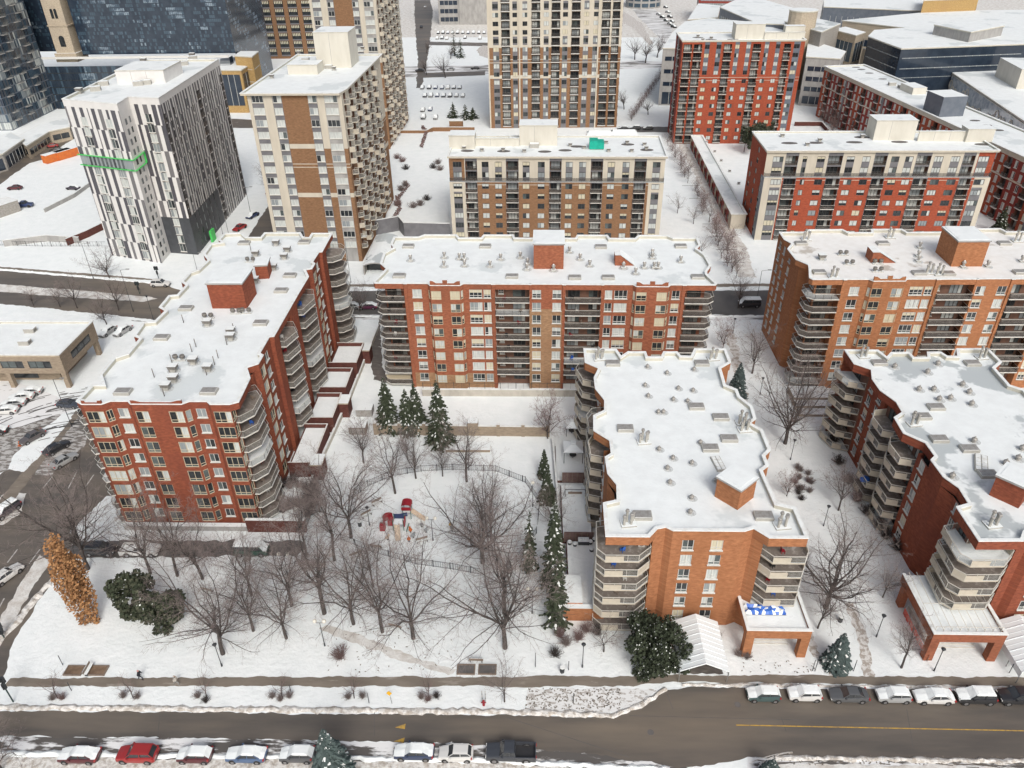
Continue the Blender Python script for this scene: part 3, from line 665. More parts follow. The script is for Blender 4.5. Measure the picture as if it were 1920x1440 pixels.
# ---- the two six storey blocks near the street, one plan
def short_block(name, label, ox, oy, rot, bk, roofm, zt=17.0):
    X = lambda x: x+ox
    B = Bld(name, label, 'apartment block', X(20.3), 91+oy, rot, 'red brick apartment blocks', near=True)
    fl = [.45+2.52*k for k in range(6)]; top = zt-1.4
    W = dict(s=.75, h=2.4); PT = dict(s=.05, h=2.15, st='patio', mix=[0, 2, 3, 1, 6, 4])
    def run(pts, cols):
        for i in range(len(pts)-1):
            (a, b), (c, d) = pts[i], pts[i+1]
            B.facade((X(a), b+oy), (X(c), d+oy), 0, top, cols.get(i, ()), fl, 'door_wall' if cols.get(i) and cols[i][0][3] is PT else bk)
    run([(9.8, 72.3), (14.0, 72.3), (14.3, 69.9), (14.7, 70.1), (15.8, 70.4), (16.6, 69.8), (25.2, 69.8), (26.4, 70.3), (27.6, 69.4), (27.9, 72.3), (31.2, 72.3), (31.2, 75.2), (30.2, 75.6), (30.0, 81.3), (31.1, 82.3), (31.1, 84.4), (32.1, 85.7), (32.1, 90.3), (30.8, 92), (31.8, 93), (32.1, 96.2), (30.8, 98.8), (30.8, 100.7), (29.3, 102), (29.5, 106.9), (31.3, 108.7), (31.3, 112.8), (26.4, 112.8), (8, 112.8)],
        {0: [('w', .5, 3.2, PT)], 5: [('w', 1.3, 2.75, W), ('w', 4.85, 6.3, W)], 9: [('w', .6, 2.8, PT)], 12: [('w', 1.5, 3, W)]})
    run([(8, 112.8), (9.9, 112.6), (10.1, 106.9), (10.1, 100.2), (10.6, 100.2), (10.6, 93.9), (10.6, 93.5), (10.6, 87.4), (9.5, 87.2), (9.5, 83.6), (9.5, 80.3), (10.2, 78.2), (10.2, 75.2), (9.7, 75.2), (9.8, 72.3)],
        {1: [('w', 1, 3.2, PT)], 2: [('w', .9, 2.3, W), ('w', 4, 5.4, W)], 4: [('w', 1, 3, PT), ('w', 3.8, 5.4, PT)], 6: [('w', 1, 3, PT), ('w', 3.8, 5.4, PT)], 8: [('w', 1.0, 2.4, W)], 9: (), 11: [('w', .8, 2.0, W)], 13: [('w', .8, 2.4, PT)]})
    for z in fl:
        B.balcony([(X(a), b+oy) for a, b in ((9.8, 74.9), (7.7, 74.4), (7.5, 69.6), (8.5, 68.5), (12.6, 68.5), (14.2, 70.0), (14.0, 72.28), (9.82, 72.28))], z, 'panel')
        if z > 4: B.balcony([(X(a), b+oy) for a, b in ((27.7, 72.28), (27.7, 70.0), (28.9, 68.5), (32.8, 68.5), (33.4, 69.6), (33.4, 74.2), (31.22, 75.0), (31.22, 72.28))], z, 'panel')
        B.balcony([(X(a), b+oy) for a, b in ((10, 113.4), (7.2, 113.2), (6.6, 111.6), (7.6, 108.2), (10, 107.2))], z, 'panel')
        B.balcony([(X(a), b+oy) for a, b in ((10.6, 100.1), (8.6, 99.8), (7.7, 98), (7.9, 94.8), (10.6, 93.8))], z, 'panel')
        B.balcony([(X(a), b+oy) for a, b in ((10.6, 93.5), (8.4, 93.1), (7.6, 91.4), (7.8, 88.2), (10.6, 87.4))], z, 'panel')
    roof = [(8.4, 68.7), (13.6, 68.7), (14.7, 70.1), (15.8, 70.4), (16.6, 69.8), (25.2, 69.8), (26.4, 70.3), (27.9, 68.7), (32.5, 68.7), (32.4, 74), (30.3, 74.8), (30.0, 81.3), (31.1, 82.3), (31.1, 84.4), (32.2, 85.7), (32.2, 90.3), (30.8, 92), (31.9, 93), (32.1, 96.2), (30.8, 98.8), (30.8, 100.7), (29.3, 102), (29.5, 106.9), (31.5, 108.7), (31.5, 113), (26.4, 113), (25.4, 110.6), (23.7, 110.7), (23.3, 112), (21.1, 112), (20.5, 110.4), (18.2, 110.4), (18.1, 112), (15.2, 112), (13.9, 110.5), (13.3, 112.8), (7.9, 113), (7.9, 108.6), (10.0, 106.8), (9.1, 104), (9.1, 100.9), (10.3, 97.7), (10.1, 95), (8.4, 93.7), (8.2, 90), (10.3, 87.7), (10.3, 84.7), (9.4, 83.9), (9.5, 80.4), (10.5, 78.2), (10.3, 75.2), (8.5, 74.6)]
    B.roof([(X(a), b+oy) for a, b in roof], zt, 1.4, bk, deck=roofm)
    return B
Bd = short_block('apartment_block', 'six storey orange brick block with white tent and blue tarpaulin at its front', 0, 0, 0, 'brick_orange', 'roofsnow')
ZB = lambda x, y: (1040+x/2.25, 640+y/2.25)
def rot_pent(B, px, py, h, bk):
    pent(B, P(px, py, B.deck), 3.5, 3.5, B.deck, h, bk, R(43))
rot_pent(Bd, 1376, 932, 3.1, 'brick_orange')
roofstuff(Bd, 'hatch', [ZB(245, 97), ZB(620, 97), ZB(298, 372), ZB(700, 325), ZB(597, 280), ZB(735, 415), ZB(655, 455), ZB(370, 740), ZB(880, 742)])
roofstuff(Bd, 'dome', [ZB(x, y) for x, y in ((391, 112), (473, 138), (587, 123), (381, 190), (394, 235), (521, 203), (583, 212), (500, 250), (560, 257), (437, 303), (458, 303), (614, 432), (440, 460), (498, 497), (475, 540), (578, 518), (486, 600), (577, 665), (571, 725), (680, 592))], 0, .8)
roofstuff(Bd, 'stacks', [ZB(188, 75), ZB(668, 75), ZB(375, 425), ZB(790, 345), ZB(800, 375), ZB(310, 770), ZB(958, 780)], R(8))
roofstuff(Bd, 'skyframe', [ZB(690, 520)], R(8), .8); Bd.finish()
Be = short_block('apartment_block', 'six storey dark red brick block with beige balcony tiers and a slush patched roof', 43.6, 0, 1.1, 'brick_rust', 'roofsnow_thin')
ZE = lambda x, y: (1500+x/2.25, 640+y/2.25)
rot_pent(Be, *ZE(880, 650), 3.1, 'brick_rust')
roofstuff(Be, 'hatch', [ZE(333, 95), ZE(725, 97), ZE(572, 282), ZE(515, 322), ZE(585, 417), ZE(712, 458), ZE(790, 565)])
roofstuff(Be, 'dome', [ZE(x, y) for x, y in ((398, 112), (536, 135), (580, 100), (500, 208), (562, 208), (632, 245), (683, 188), (712, 220), (722, 270), (585, 250), (866, 520), (918, 500), (732, 425), (935, 458), (640, 575))])
roofstuff(Be, 'stacks', [ZE(266, 65), ZE(765, 70), ZE(480, 350), ZE(810, 775)], R(8)); roofstuff(Be, 'skyframe', [ZE(762, 520)], R(-25)); Be.finish()
# ---- left block, long side running away from the viewer
Ba = Bld('apartment_block', 'eight storey dark red brick block at the left, its long side running away', 'apartment block', -53.5, 118, 0, 'red brick apartment blocks', near=True)
fl = [.75+2.68*k for k in range(8)]; zt = 23.0; top = zt-1.1; bk = 'brick_rust'
W = dict(s=.8, h=2.3, st='plain', mix=[0, 6, 2, 7, 1, 4, 3]); SR = dict(s=.35, h=2.3, st='beige', mix=[0, 0, 6, 1, 2, 7]); PT = dict(s=.05, h=2.15, st='patio', mix=[0, 0, 6, 2, 1])
f = lambda a, b, cols=(), m=bk: Ba.facade(a, b, 0, top, cols, fl, m)
f((-64.3, 88.2), (-63.4, 87.5)); f((-63.4, 87.5), (-60.6, 87.5), [('w', .1, 2.7, SR)]); f((-60.6, 87.5), (-59.7, 88.3), [('w', .2, 1.05, SR)])
f((-59.7, 88.3), (-57.2, 88.3), [('w', .6, 2.1, W)]); f((-57.2, 88.3), (-56.5, 87.6)); f((-56.5, 87.6), (-54.2, 87.6), [('w', .25, 2.1, SR)])
f((-54.2, 87.6), (-51.6, 87.6)); f((-51.6, 87.6), (-49.3, 87.6), [('w', .1, 2.1, SR)]); f((-49.3, 87.6), (-48.5, 88.3), [('w', .15, .9, SR)])
f((-48.5, 88.3), (-46.0, 88.3), [('w', .6, 2.0, W)]); f((-46.0, 88.3), (-45.3, 87.6)); f((-45.3, 87.6), (-42.6, 87.6), [('w', .15, 2.6, SR)])
f((-42.6, 87.6), (-42.6, 89.2), [('w', .1, 1.4, SR)]); f((-42.6, 89.2), (-44, 89.4)); f((-44, 89.4), (-44, 95.6), [('w', 1.0, 3.2, PT)], 'brick_rust'); f((-44, 95.6), (-42.6, 97.2))
f((-42.6, 97.2), (-42.6, 98)); f((-42.6, 98), (-41.8, 98.5)); f((-41.8, 98.5), (-41.8, 100.8), [('w', .2, 2.1, SR)]); f((-41.8, 100.8), (-42.5, 101.3))
f((-42.5, 101.3), (-42.5, 106.4), [('w', 1.6, 3.2, W)]); f((-42.5, 106.4), (-41.9, 106.5)); f((-41.9, 106.5), (-41.9, 109)); f((-41.9, 109), (-44, 109.2))
f((-44, 109.2), (-44, 116), [('w', .6, 2.8, PT), ('w', 3.8, 5.8, PT)], 'door_wall'); f((-44, 116), (-41.9, 116.2)); f((-41.9, 116.2), (-41.9, 120)); f((-41.9, 120), (-44, 120.2))
f((-44, 120.2), (-44, 128.6), [('w', .6, 2.8, PT), ('w', 4.8, 7, PT)], 'door_wall'); f((-44, 128.6), (-42.6, 128.8)); f((-42.6, 128.8), (-42.6, 131.4)); f((-42.6, 131.4), (-41.9, 131.9))
f((-41.9, 131.9), (-41.9, 134.2), [('w', .2, 2.1, SR)]); f((-41.9, 134.2), (-42.5, 134.8)); f((-42.5, 134.8), (-42.5, 139.5), [('w', 1.6, 3.2, W)]); f((-42.5, 139.5), (-41.9, 139.6)); f((-41.9, 139.6), (-41.9, 142.4)); f((-41.9, 142.4), (-44, 142.6))
f((-44, 142.6), (-44, 149), [('w', 1, 3.2, PT)], 'door_wall'); f((-44, 149), (-64.3, 149))
f((-64.3, 149), (-64.3, 91.9), [('w', 4+9*i, 5.6+9*i, W) for i in range(6)]); f((-64.3, 91.9), (-62.7, 91.7)); f((-62.7, 91.7), (-62.7, 89), [('w', .4, 2.2, PT)]); f((-62.7, 89), (-64.3, 88.2))
for z in fl:
    Ba.balcony([(-42.55, 88.3), (-41.9, 88.3), (-40.5, 90.0), (-40.5, 94.0), (-42.2, 96.4), (-43.95, 95.5), (-43.95, 89.5)], z, 'glass')
    if z > 3:
        Ba.balcony([(-43.9, 109.3), (-41.2, 109.4), (-40.1, 112.9), (-41.7, 116.1), (-43.9, 115.9)], z, 'glass')
        Ba.balcony([(-43.9, 120.3), (-41.2, 120.5), (-40.1, 124.6), (-41.2, 128.4), (-43.9, 128.5)], z, 'glass')
    Ba.balcony([(-43.9, 142.7), (-40.9, 142.7), (-39.4, 144.2), (-39.4, 148), (-40.6, 149.6), (-43.9, 149.6)], z, 'glass')
    Ba.balcony([(-62.75, 91.8), (-64.6, 92.0), (-65.6, 90.8), (-65.4, 88.6), (-64.3, 87.6), (-63.5, 87.9)], z, 'glass')
Ba.roof([(-64.5, 88.2), (-63.4, 87.5), (-60.6, 87.5), (-59.7, 88.3), (-57.2, 88.3), (-56.5, 87.6), (-49.3, 87.6), (-48.5, 88.3), (-46, 88.3), (-45.3, 87.6), (-42.6, 87.6), (-41.5, 88.2), (-41.8, 94.3), (-43.2, 97.2), (-41.8, 98.3), (-41.8, 100.8), (-42.5, 101.3), (-42.5, 106.4), (-41.8, 106.6), (-41.8, 120.8), (-41.7, 128.5), (-43, 131.4), (-41.9, 131.9), (-41.9, 134.2), (-42.5, 134.9), (-42.4, 139.5), (-41.8, 139.6), (-41.9, 149), (-46.1, 149), (-46.1, 146.8), (-47.3, 146.8), (-48.6, 149.4), (-56, 149.4), (-56.1, 147), (-59, 147), (-60.8, 149.4), (-64.3, 149), (-64.4, 145.8), (-63.1, 144.4), (-65.2, 143.6), (-64.9, 138.8), (-62.9, 135.9), (-63.3, 131.5), (-64.4, 130.3), (-64.5, 126.5), (-63, 125.1), (-63.1, 121.2), (-64.5, 120.9), (-64.4, 116.5), (-62.8, 115.2), (-63.1, 111.5), (-64.9, 111.2), (-64.5, 106.7), (-63.1, 105.9), (-63.1, 101.2), (-64.6, 99.9), (-64.5, 95.1), (-62.8, 92.5), (-64.3, 92.5)], zt, 1.1, bk)
for a, b in (((-63.4, 87.5), (-60.6, 87.5)), ((-56.5, 87.6), (-49.3, 87.6))): Ba.crown(a, b, zt, bk, False, .55)
pent(Ba, (-52.6, 120.0), 6, 5.6, 22.4, 4.6, 'brick_rust'); pent(Ba, (-50.5, 130.5), 2.2, 3.4, 22.4, 2.6, 'brick_rust', R(8))
ZA = lambda x, y: (x/3, 420+y/3)
roofstuff(Ba, 'hatch', [ZA(x, y) for x, y in ((912, 645), (1048, 480), (1468, 563), (1583, 380), (1632, 295), (695, 950), (1178, 948), (1375, 112), (1712, 108))])
roofstuff(Ba, 'boxvent', [ZA(x, y) for x, y in ((1090, 785), (978, 828), (980, 885), (938, 930), (1172, 825), (1555, 118), (1618, 155), (1600, 195), (1540, 255), (1436, 330), (1170, 570), (1300, 650), (1302, 618), (1440, 178))])
roofstuff(Ba, 'pairvent', [ZA(x, y) for x, y in ((1010, 765), (1172, 530), (1410, 212), (1330, 503), (1385, 500))])
roofstuff(Ba, 'pipe', [ZA(x, y) for x, y in ((1103, 692), (1080, 720), (968, 780), (868, 862), (1228, 755), (1208, 792), (1277, 680), (1318, 605), (965, 870), (1163, 850), (925, 968), (1412, 150), (1033, 555))])
Ba.finish()
# ================================================================ towers and far buildings
def zcols(spec, x0, x1, width, W, Bo):       # zoomed picture columns -> metres along the wall
    k = width/(x1-x0); out = []
    for it in spec:
        a, b = (it[1]-x0)*k, (it[2]-x0)*k
        out.append((it[0], a, b, dict(W if it[0] == 'w' else Bo, **(it[3] if len(it) > 3 else {}))))
    return out
def flatroof(B, poly, zt, m='roofsnow', lip=.0, fas=.5, side='cream', drop=.35, th=.3, cap='snow_coping', out=.12):
    B.roof(poly, zt, fas, side, m, drop, th, cap, out)
def boxfac(B, x0, x1, y0, y1, z0, z1, m, front=(), right=(), left=(), back=(), fl=(), mf=None, mr=None, ml=None, zb=(), ubf=(), ubr=(), far=False):
    B.facade((x0, y0), (x1, y0), z0, z1, front, fl, mf or m, zb=zb, ub=ubf, far=far)
    B.facade((x1, y0), (x1, y1), z0, z1, right, fl, mr or m, zb=zb, ub=ubr, far=far)
    B.facade((x1, y1), (x0, y1), z0, z1, back, fl, m, zb=zb, far=far)
    B.facade((x0, y1), (x0, y0), z0, z1, left, fl, ml or m, zb=zb, far=far)
WP = dict(s=.75, h=2.45, st='dark')
# ---- mid-rise with beige upper storeys behind the central block
def midrise(name, label, x0, x1, yf, yb, rot, zt, bk, spec, zx0, zx1, fh=2.72, leftm=None, topl=None, group=None):
    B = Bld(name, label, 'apartment block', (x0+x1)/2, (yf+yb)/2, rot, group)
    L = x1-x0; fl = [.5+fh*k for k in range(8)]; zs = fl[6]-.1
    Wn = dict(s=.8, h=2.25, st='dark'); Bb = dict(h=2.4, d=1.3, pr=.55, rail='bars', doors=((.1, .9),)); Bt = dict(h=2.4, d=1.2, rail='dark', doors=((.1, .9),))
    k = L/(zx1-zx0); bs = [((s_[1]-zx0)*k, (s_[2]-zx0)*k) for s_ in spec if s_[0] == 'b']; ws = [((s_[1]-zx0)*k, (s_[2]-zx0)*k) for s_ in spec if s_[0] == 'w']
    def ml(u, z):
        if any(a-.1 < u < b+.1 for a, b in bs): return 'spandrel'
        if u < 4.6 or u > L-4: return 'spandrel' if any(a < u < b for a, b in ws) and z < zs-2.6 else 'cream'
        if zs-.75 < z < zs-.62: return 'cream'
        return bk
    B.facade((x0, yf), (x1, yf), 0, zs, zcols(spec, zx0, zx1, L, Wn, Bb), fl[:6], ml, zb=(zs-.75, zs-.62, zs-2.6), ub=[x for a, b in bs for x in (a-.1, b+.1)]+[4.6, L-4]+[x for a, b in ws for x in (a, b)])
    ys = yf+1.1
    def mu(u, z):
        if any(a-.1 < u < b+.1 for a, b in bs): return 'spandrel'
        if any(a < u < b for a, b in ws) and z < fl[7]+.8: return 'spandrel'
        return bk if topl and topl[0] < u < topl[1] else 'cream'
    B.facade((x0, ys), (x1, ys), zs, zt-.5, zcols(spec, zx0, zx1, L, Wn, Bt), fl[6:], mu, zb=(fl[7]+.8,), ub=[x for a, b in bs+ws for x in (a-.1, b+.1, a, b)]+list(topl or ()))
    B.w.face([(x0, yf, zs), (x1, yf, zs), (x1, ys, zs), (x0, ys, zs)], 'snow')
    B.balcony([(x0+.1, yf+1), (x0+.1, yf+.1), (x1-.1, yf+.1), (x1-.1, yf+1)], zs+.02, 'dark', slab=False)
    sd = leftm or bk
    SB = dict(h=2.4, d=.9, pr=.5, rail='bars', doors=((.1, .9),))
    B.facade((x0, yb), (x0, yf), 0, zs, [('w', 2, 3.6, Wn), ('w', 8, 9.6, Wn), ('w', 14.4, 15.8, Wn)], fl[:6], lambda u, z: 'spandrel_blue' if u > yb-yf-3.2 else sd, ub=(yb-yf-3.2,))
    B.facade((x0, yb), (x0, ys), zs, zt-.5, [('w', 8, 9.6, Wn)], fl[6:], lambda u, z: sd); B.facade((x1, yf), (x1, yb), 0, zs, (), fl, bk); B.facade((x1, ys), (x1, yb), zs, zt-.5, (), fl, 'cream'); B.facade((x1, yb), (x0, yb), 0, zt-.5, (), fl, bk)
    flatroof(B, [(x0-.3, ys-.6), (x1+.4, ys-.6), (x1+.4, yb), (x0-.3, yb)], zt)
    return B
SP1 = [('w', 115, 185), ('b', 215, 305), ('w', 345, 400), ('w', 450, 505), ('b', 540, 635), ('w', 670, 725), ('w', 790, 845), ('b', 885, 975), ('w', 1010, 1065), ('w', 1115, 1170), ('b', 1210, 1300), ('w', 1340, 1395), ('w', 1455, 1510), ('b', 1550, 1640), ('w', 1690, 1750)]
Bm = midrise('mid_rise', 'brown brick mid rise with cream top floors and a teal crate on its roof', -22.8, 33, 198.6, 218, -1.5, 23.2, 'brick_brown', SP1, 85, 1785, 2.7, topl=(0, 4), group='mid rises with cream tops')
ZM = lambda x, y: (820+x/4.174, 220+y/4.174)
def palepent(B, px0, px1, py, h, dpt, zd=None, m='palebox'):
    zd = zd if zd is not None else B.deck
    a, b = P(px0, py, zd), P(px1, py, zd); L = (b-a).length; c = (a+b)/2
    l = B.loc((c.x, c.y+dpt/2, 0)); q = MB(); q.box(-L/2, L/2, -dpt/2, dpt/2, zd, zd+h, m); q.box(-L/2-.1, L/2+.1, -dpt/2-.1, dpt/2+.1, zd+h+.003, zd+h+.2, 'cream2', 'roofsnow')
    for i in range(1, int(L/4)): q.box(-L/2+i*4-.04, -L/2+i*4+.04, -dpt/2-.02, -dpt/2, zd+.1, zd+h-.1, 'conc_grey')
    return obj('penthouse', q.mesh('penthouse'), B.root, (l[0], l[1], 0), 0)
palepent(Bm, *[ZM(645, 0)[0], ZM(940, 0)[0]], ZM(0, 222)[1], 5.2, 6); palepent(Bm, ZM(97, 0)[0], ZM(295, 0)[0], ZM(0, 248)[1], 3.4, 5); palepent(Bm, ZM(300, 0)[0], ZM(640, 0)[0], ZM(0, 228)[1], 2, .4)
q = MB(); q.box(-1.9, 1.9, -1.6, 1.6, .15, 1.9, 'teal'); q.box(-1.9, .3, -1.6, 1.6, 1.9, 2.3, 'teal'); q.box(-1.7, 1.7, -1.4, 1.4, 0, .15, 'wood')
Bm.put('roof_crate', q.mesh('roof_crate'), P(*ZM(1245, 240), Bm.deck))
roofstuff(Bm, 'boxvent', [ZM(x, y) for x, y in ((210, 250), (350, 265), (515, 262), (680, 272), (1040, 225), (1150, 245), (1320, 205), (1485, 205), (1620, 220), (1635, 250), (1520, 270), (1340, 268))], 0, .8)
roofstuff(Bm, 'slush', [ZM(x, y) for x, y in ((235, 262), (520, 265), (840, 268), (1000, 258), (1090, 228), (1640, 255), (1490, 212))], 0, (1.8, 1.1, 1)); roofstuff(Bm, 'unit', [ZM(760, 235), ZM(600, 190)]); Bm.finish()
SP2 = [('w', 525, 585), ('b', 600, 670), ('w', 697, 722), ('w', 780, 825), ('b', 845, 925), ('w', 950, 995), ('w', 1040, 1085), ('b', 1110, 1180), ('w', 1205, 1250), ('w', 1285, 1330), ('b', 1350, 1430), ('w', 1450, 1500), ('w', 1545, 1595), ('b', 1615, 1680), ('w', 1700, 1760)]
Br = midrise('mid_rise', 'eight storey scarlet brick mid rise with cream top floors, right of the hedge lined path', 58.9, 116, 199.2, 217.4, -1, 24, 'brick_scarlet', SP2, 485, 1790, 2.8, 'brick_scarlet', (53, 57.2), 'mid rises with cream tops')
ZR = lambda x, y: (1280+x/3, y/3)
palepent(Br, ZR(1070, 0)[0], ZR(1300, 0)[0], ZR(0, 790)[1], 5, 6); palepent(Br, ZR(1320, 0)[0], ZR(1590, 0)[0], ZR(0, 795)[1], 2.4, .5); palepent(Br, ZR(1590, 0)[0], ZR(1740, 0)[0], ZR(0, 800)[1], 3.2, 4)
roofstuff(Br, 'slush', [ZR(600, 805), ZR(745, 803), ZR(1220, 798), ZR(1010, 772), ZR(1690, 812), ZR(965, 800)], 0, (2.2, 1.1, 1)); roofstuff(Br, 'boxvent', [ZR(560, 770), ZR(770, 795), ZR(1010, 775), ZR(1235, 785), ZR(700, 820)], 0, .8); roofstuff(Br, 'unit', [ZR(1450, 760)]); Br.finish()
# ---- twelve storey scarlet block further back
x0, x1, yf, yb = 50, 91.5, 289.5, 306
B = Bld('tower_block', 'twelve storey scarlet brick tower with grey spandrels and stacked balconies', 'apartment block', 70, 298, -1, None)
fl = [.6+2.82*k for k in range(12)]; zt = 35.2; L = x1-x0
SP3 = [('b', 440, 525), ('b', 545, 630), ('w', 660, 710), ('w', 780, 830), ('b', 860, 940), ('w', 975, 1020), ('w', 1090, 1135), ('b', 1160, 1240), ('w', 1280, 1325), ('w', 1395, 1440), ('b', 1480, 1550), ('w', 1580, 1640)]
Bb = dict(h=2.35, d=1.2, pr=.7, rail='bars', doors=((.1, .9),)); Wn = dict(s=.8, h=2.2, st='dark', mix=[1, 1, 3, 2, 0, 5])
ws = [((s_[1]-425)*L/1265, (s_[2]-425)*L/1265) for s_ in SP3 if s_[0] == 'w']
def mS(u, z):
    if u > L-3.6 and u < L-1.4: return 'spandrel_blue'
    if z > fl[8]+.8 and any(a < u < b for a, b in ws): return 'spandrel_blue'
    if abs(z-(fl[8]-.1)) < .06 or abs(z-(fl[8]-1.1)) < .06: return 'cream'
    return 'brick_scarlet'
B.facade((x0, yf), (x1, yf), 0, zt-.5, zcols(SP3, 425, 1690, L, Wn, Bb), fl, mS, zb=(fl[8]+.8, fl[8]-.16, fl[8]-.04, fl[8]-1.16, fl[8]-1.04), ub=(L-3.6, L-1.4)+tuple(x for p in ws for x in p))
B.facade((x0, yb), (x0, yf), 0, zt-.5, [('w', 3, 4.4, Wn), ('b', 9, 12, Bb)], fl, lambda u, z: 'spandrel' if 5 < u < 8 else 'brick_deepred', ub=(5, 8)); B.facade((x1, yf), (x1, yb), 0, zt-.5, (), fl, 'brick_deepred'); B.facade((x1, yb), (x0, yb), 0, zt-.5, (), fl, 'brick_deepred')
flatroof(B, [(x0-.2, yf-.2), (x1+.2, yf-.2), (x1+.2, yb), (x0-.2, yb)], zt)
ZG = lambda x, y: (1220+x/5.647, 30+y/5.647)
palepent(B, ZG(890, 0)[0], ZG(1200, 0)[0], ZG(0, 245)[1], 4.6, 6); palepent(B, ZG(1200, 0)[0], ZG(1630, 0)[0], ZG(0, 245)[1], 2, .5); palepent(B, ZG(1420, 0)[0], ZG(1630, 0)[0], ZG(0, 190)[1], 2.4, 3)
roofstuff(B, 'boxvent', [ZG(500, 225), ZG(550, 265), ZG(640, 245)], 0, .8); roofstuff(B, 'slush', [ZG(870, 248), ZG(500, 228), ZG(640, 250)], 0, (2, 1, 1)); B.finish()
# ---- brown and cream tower beside the street
def cream_tower(label, x0, x1, yf, yb, zt, rot, nf, trans, bands, far=False):
    B = Bld('tower_block', label, 'apartment tower', (x0+x1)/2, (yf+yb)/2, rot, 'brown and cream towers')
    fh = 2.78; fl = [zt-3.0-fh*k for k in range(nf)][::-1]; fl = [z for z in fl if z > .5]; L = x1-x0; zc = zt-trans
    K = L/455.
    wc = dict(s=.75, h=2.35, st='plain', mix=[1, 1, 3, 7, 0, 2, 1]); Bo = dict(h=2.4, d=1.2, pr=1.2, ch=.5, rail='panel', doors=((.1, .9),))
    def band(z): return any(abs(z-(zt-b)) < .55 for b in bands)
    def thin(z): return abs(z-(zt-bands[0]-4.3)) < .09 or abs(z-(zt-bands[0]-5.1)) < .09
    def mf(u, z):
        v = u/K
        if v < 18: return 'cream'
        if v < 76: return 'spandrel'
        if v < 120: return 'cream'
        if v < 166: return 'spandrel'
        if v < 292: return 'cream' if (band(z) or thin(z)) else 'brick_brown'
        if v < 336: return 'spandrel'
        if 370 < v < 436: return 'conc_grey'
        return 'cream' if (z > zc or band(z) or thin(z)) else 'brick_brown'
    zb = [zc]+[zt-b+s for b in bands for s in (-.55, .55)]+[zt-bands[0]-4.3+s for s in (-.09, .09)]+[zt-bands[0]-5.1+s for s in (-.09, .09)]
    ub = [v*K for v in (18, 76, 120, 166, 292, 336, 370, 436)]
    B.facade((x0, yf), (x1, yf), 0, zt-.5, [('w', 20*K, 75*K, wc), ('w', 123*K, 163*K, wc), ('w', 293*K, 333*K, wc), ('w', 372*K, 434*K, wc)], fl, mf, zb=zb, ub=ub, far=far)
    D = yb-yf
    def mr(u, z):
        if u < 1.2: return mf(454*K, z)
        return 'cream' if (z > zc-8+u*.12 or band(z) or thin(z)) else 'brick_brown'
    nb = int((D-6)/6.6); cl = [('b', 1.6, 3.6, Bo)]
    for i in range(nb): a = 7+i*6.6; cl += [('b', a, a+3.2, Bo), ('w', a+4.3, a+5.4, dict(wc, s=.75))]
    B.facade((x1, yf), (x1, yb), 0, zt-.5, cl, fl, mr, zb=zb, ub=(1.2, 5.4), far=far)
    B.facade((x1, yb), (x0, yb), 0, zt-.5, (), fl, 'brick_brown'); B.facade((x0, yb), (x0, yf), 0, zt-.5, (), fl, 'brick_brown')
    flatroof(B, [(x0-1.2, yf-.9), (x1-.2, yf-.9), (x1+.6, yf+4), (x1+.8, yb+.3), (x0-1.2, yb+.3)], zt, fas=.45, out=.1)
    return B
B = cream_tower('sixteen storey brown and cream brick tower with its own flat roof in view', -67.2, -44.9, 186.6, 232, 42.3, -1.5, 16, 12.2, (12.4, 24.5))
ZT = lambda x, y: (460+x/3, 40+y/3)
palepent(B, ZT(410, 0)[0], ZT(600, 0)[0], ZT(0, 262)[1], 8.5, 9, m='palebox'); palepent(B, ZT(245, 0)[0], ZT(410, 0)[0], ZT(0, 300)[1], 2.2, 6)
roofstuff(B, 'boxvent', [ZT(350, 220), ZT(620, 150), ZT(500, 275), ZT(300, 185), ZT(150, 320), ZT(660, 160)], 0, .8); roofstuff(B, 'unit', [ZT(340, 225), ZT(470, 265)], 0, .8); B.finish()
B = cream_tower('brown and cream brick tower cut by the top edge, tilted balconies on its right', -76, -53.5, 285.5, 327, 72, -1.2, 26, 42, (46.5, 58), True); B.finish()
# ---- big beige tower in the middle background
x0, x1, yf, yb = -18.4, 31.0, 312.4, 334
B = Bld('tower_block', 'broad beige and brown tower cut by the top edge, in the middle of the background', 'apartment tower', 6.3, 323, 0, None)
fh = 2.95; fl = [.8+fh*k for k in range(25)]; L = x1-x0; zt = 76
SP4 = [('w', 130, 190), ('b', 220, 310), ('w', 340, 388), ('w', 445, 495), ('b', 540, 630), ('w', 668, 720), ('b', 750, 840), ('w', 868, 920), ('b', 960, 1050), ('w', 1088, 1140), ('w', 1190, 1245), ('b', 1275, 1362), ('b', 1385, 1462)]
K = L/1410.; ws = [((s_[1]-80)*K, (s_[2]-80)*K) for s_ in SP4 if s_[0] == 'w']; zc = 29.6
def mB(u, z):
    if z > zc:
        if any(a < u < b for a, b in ws):
            k = int((z-.8)/fh)
            return 'spandrel' if (k % 2 == 0) and k not in (12,) else 'cream'
        return 'cream'
    if 18.6 < z < 19.8 or 24.2 < z < 24.42 or 25.3 < z < 25.5: return 'cream'
    if any(a-.1 < u < b+.1 for a, b in ws): return 'spandrel'
    return 'brick_brown'
zbs = [zc, 18.6, 19.8, 24.2, 24.42, 25.3, 25.5]+[.8+fh*k+.2 for k in range(10, 25)]
Bo = dict(h=2.5, d=1.2, pr=.25, rail='dark', doors=((.05, .95),))
for dx, a, b in ((0, 0, 40*0+330*K),): pass
wm = dict(s=.8, h=2.35, st='bare', mix=[0, 1, 1, 3, 7, 6, 5, 0])
B.facade((x0, yf), (x1, yf), 0, zt-.5, zcols(SP4, 80, 1490, L, wm, Bo), fl, mB, zb=zbs, ub=[x for a, b in ws for x in (a-.1, a, b, b+.1)], far=True)
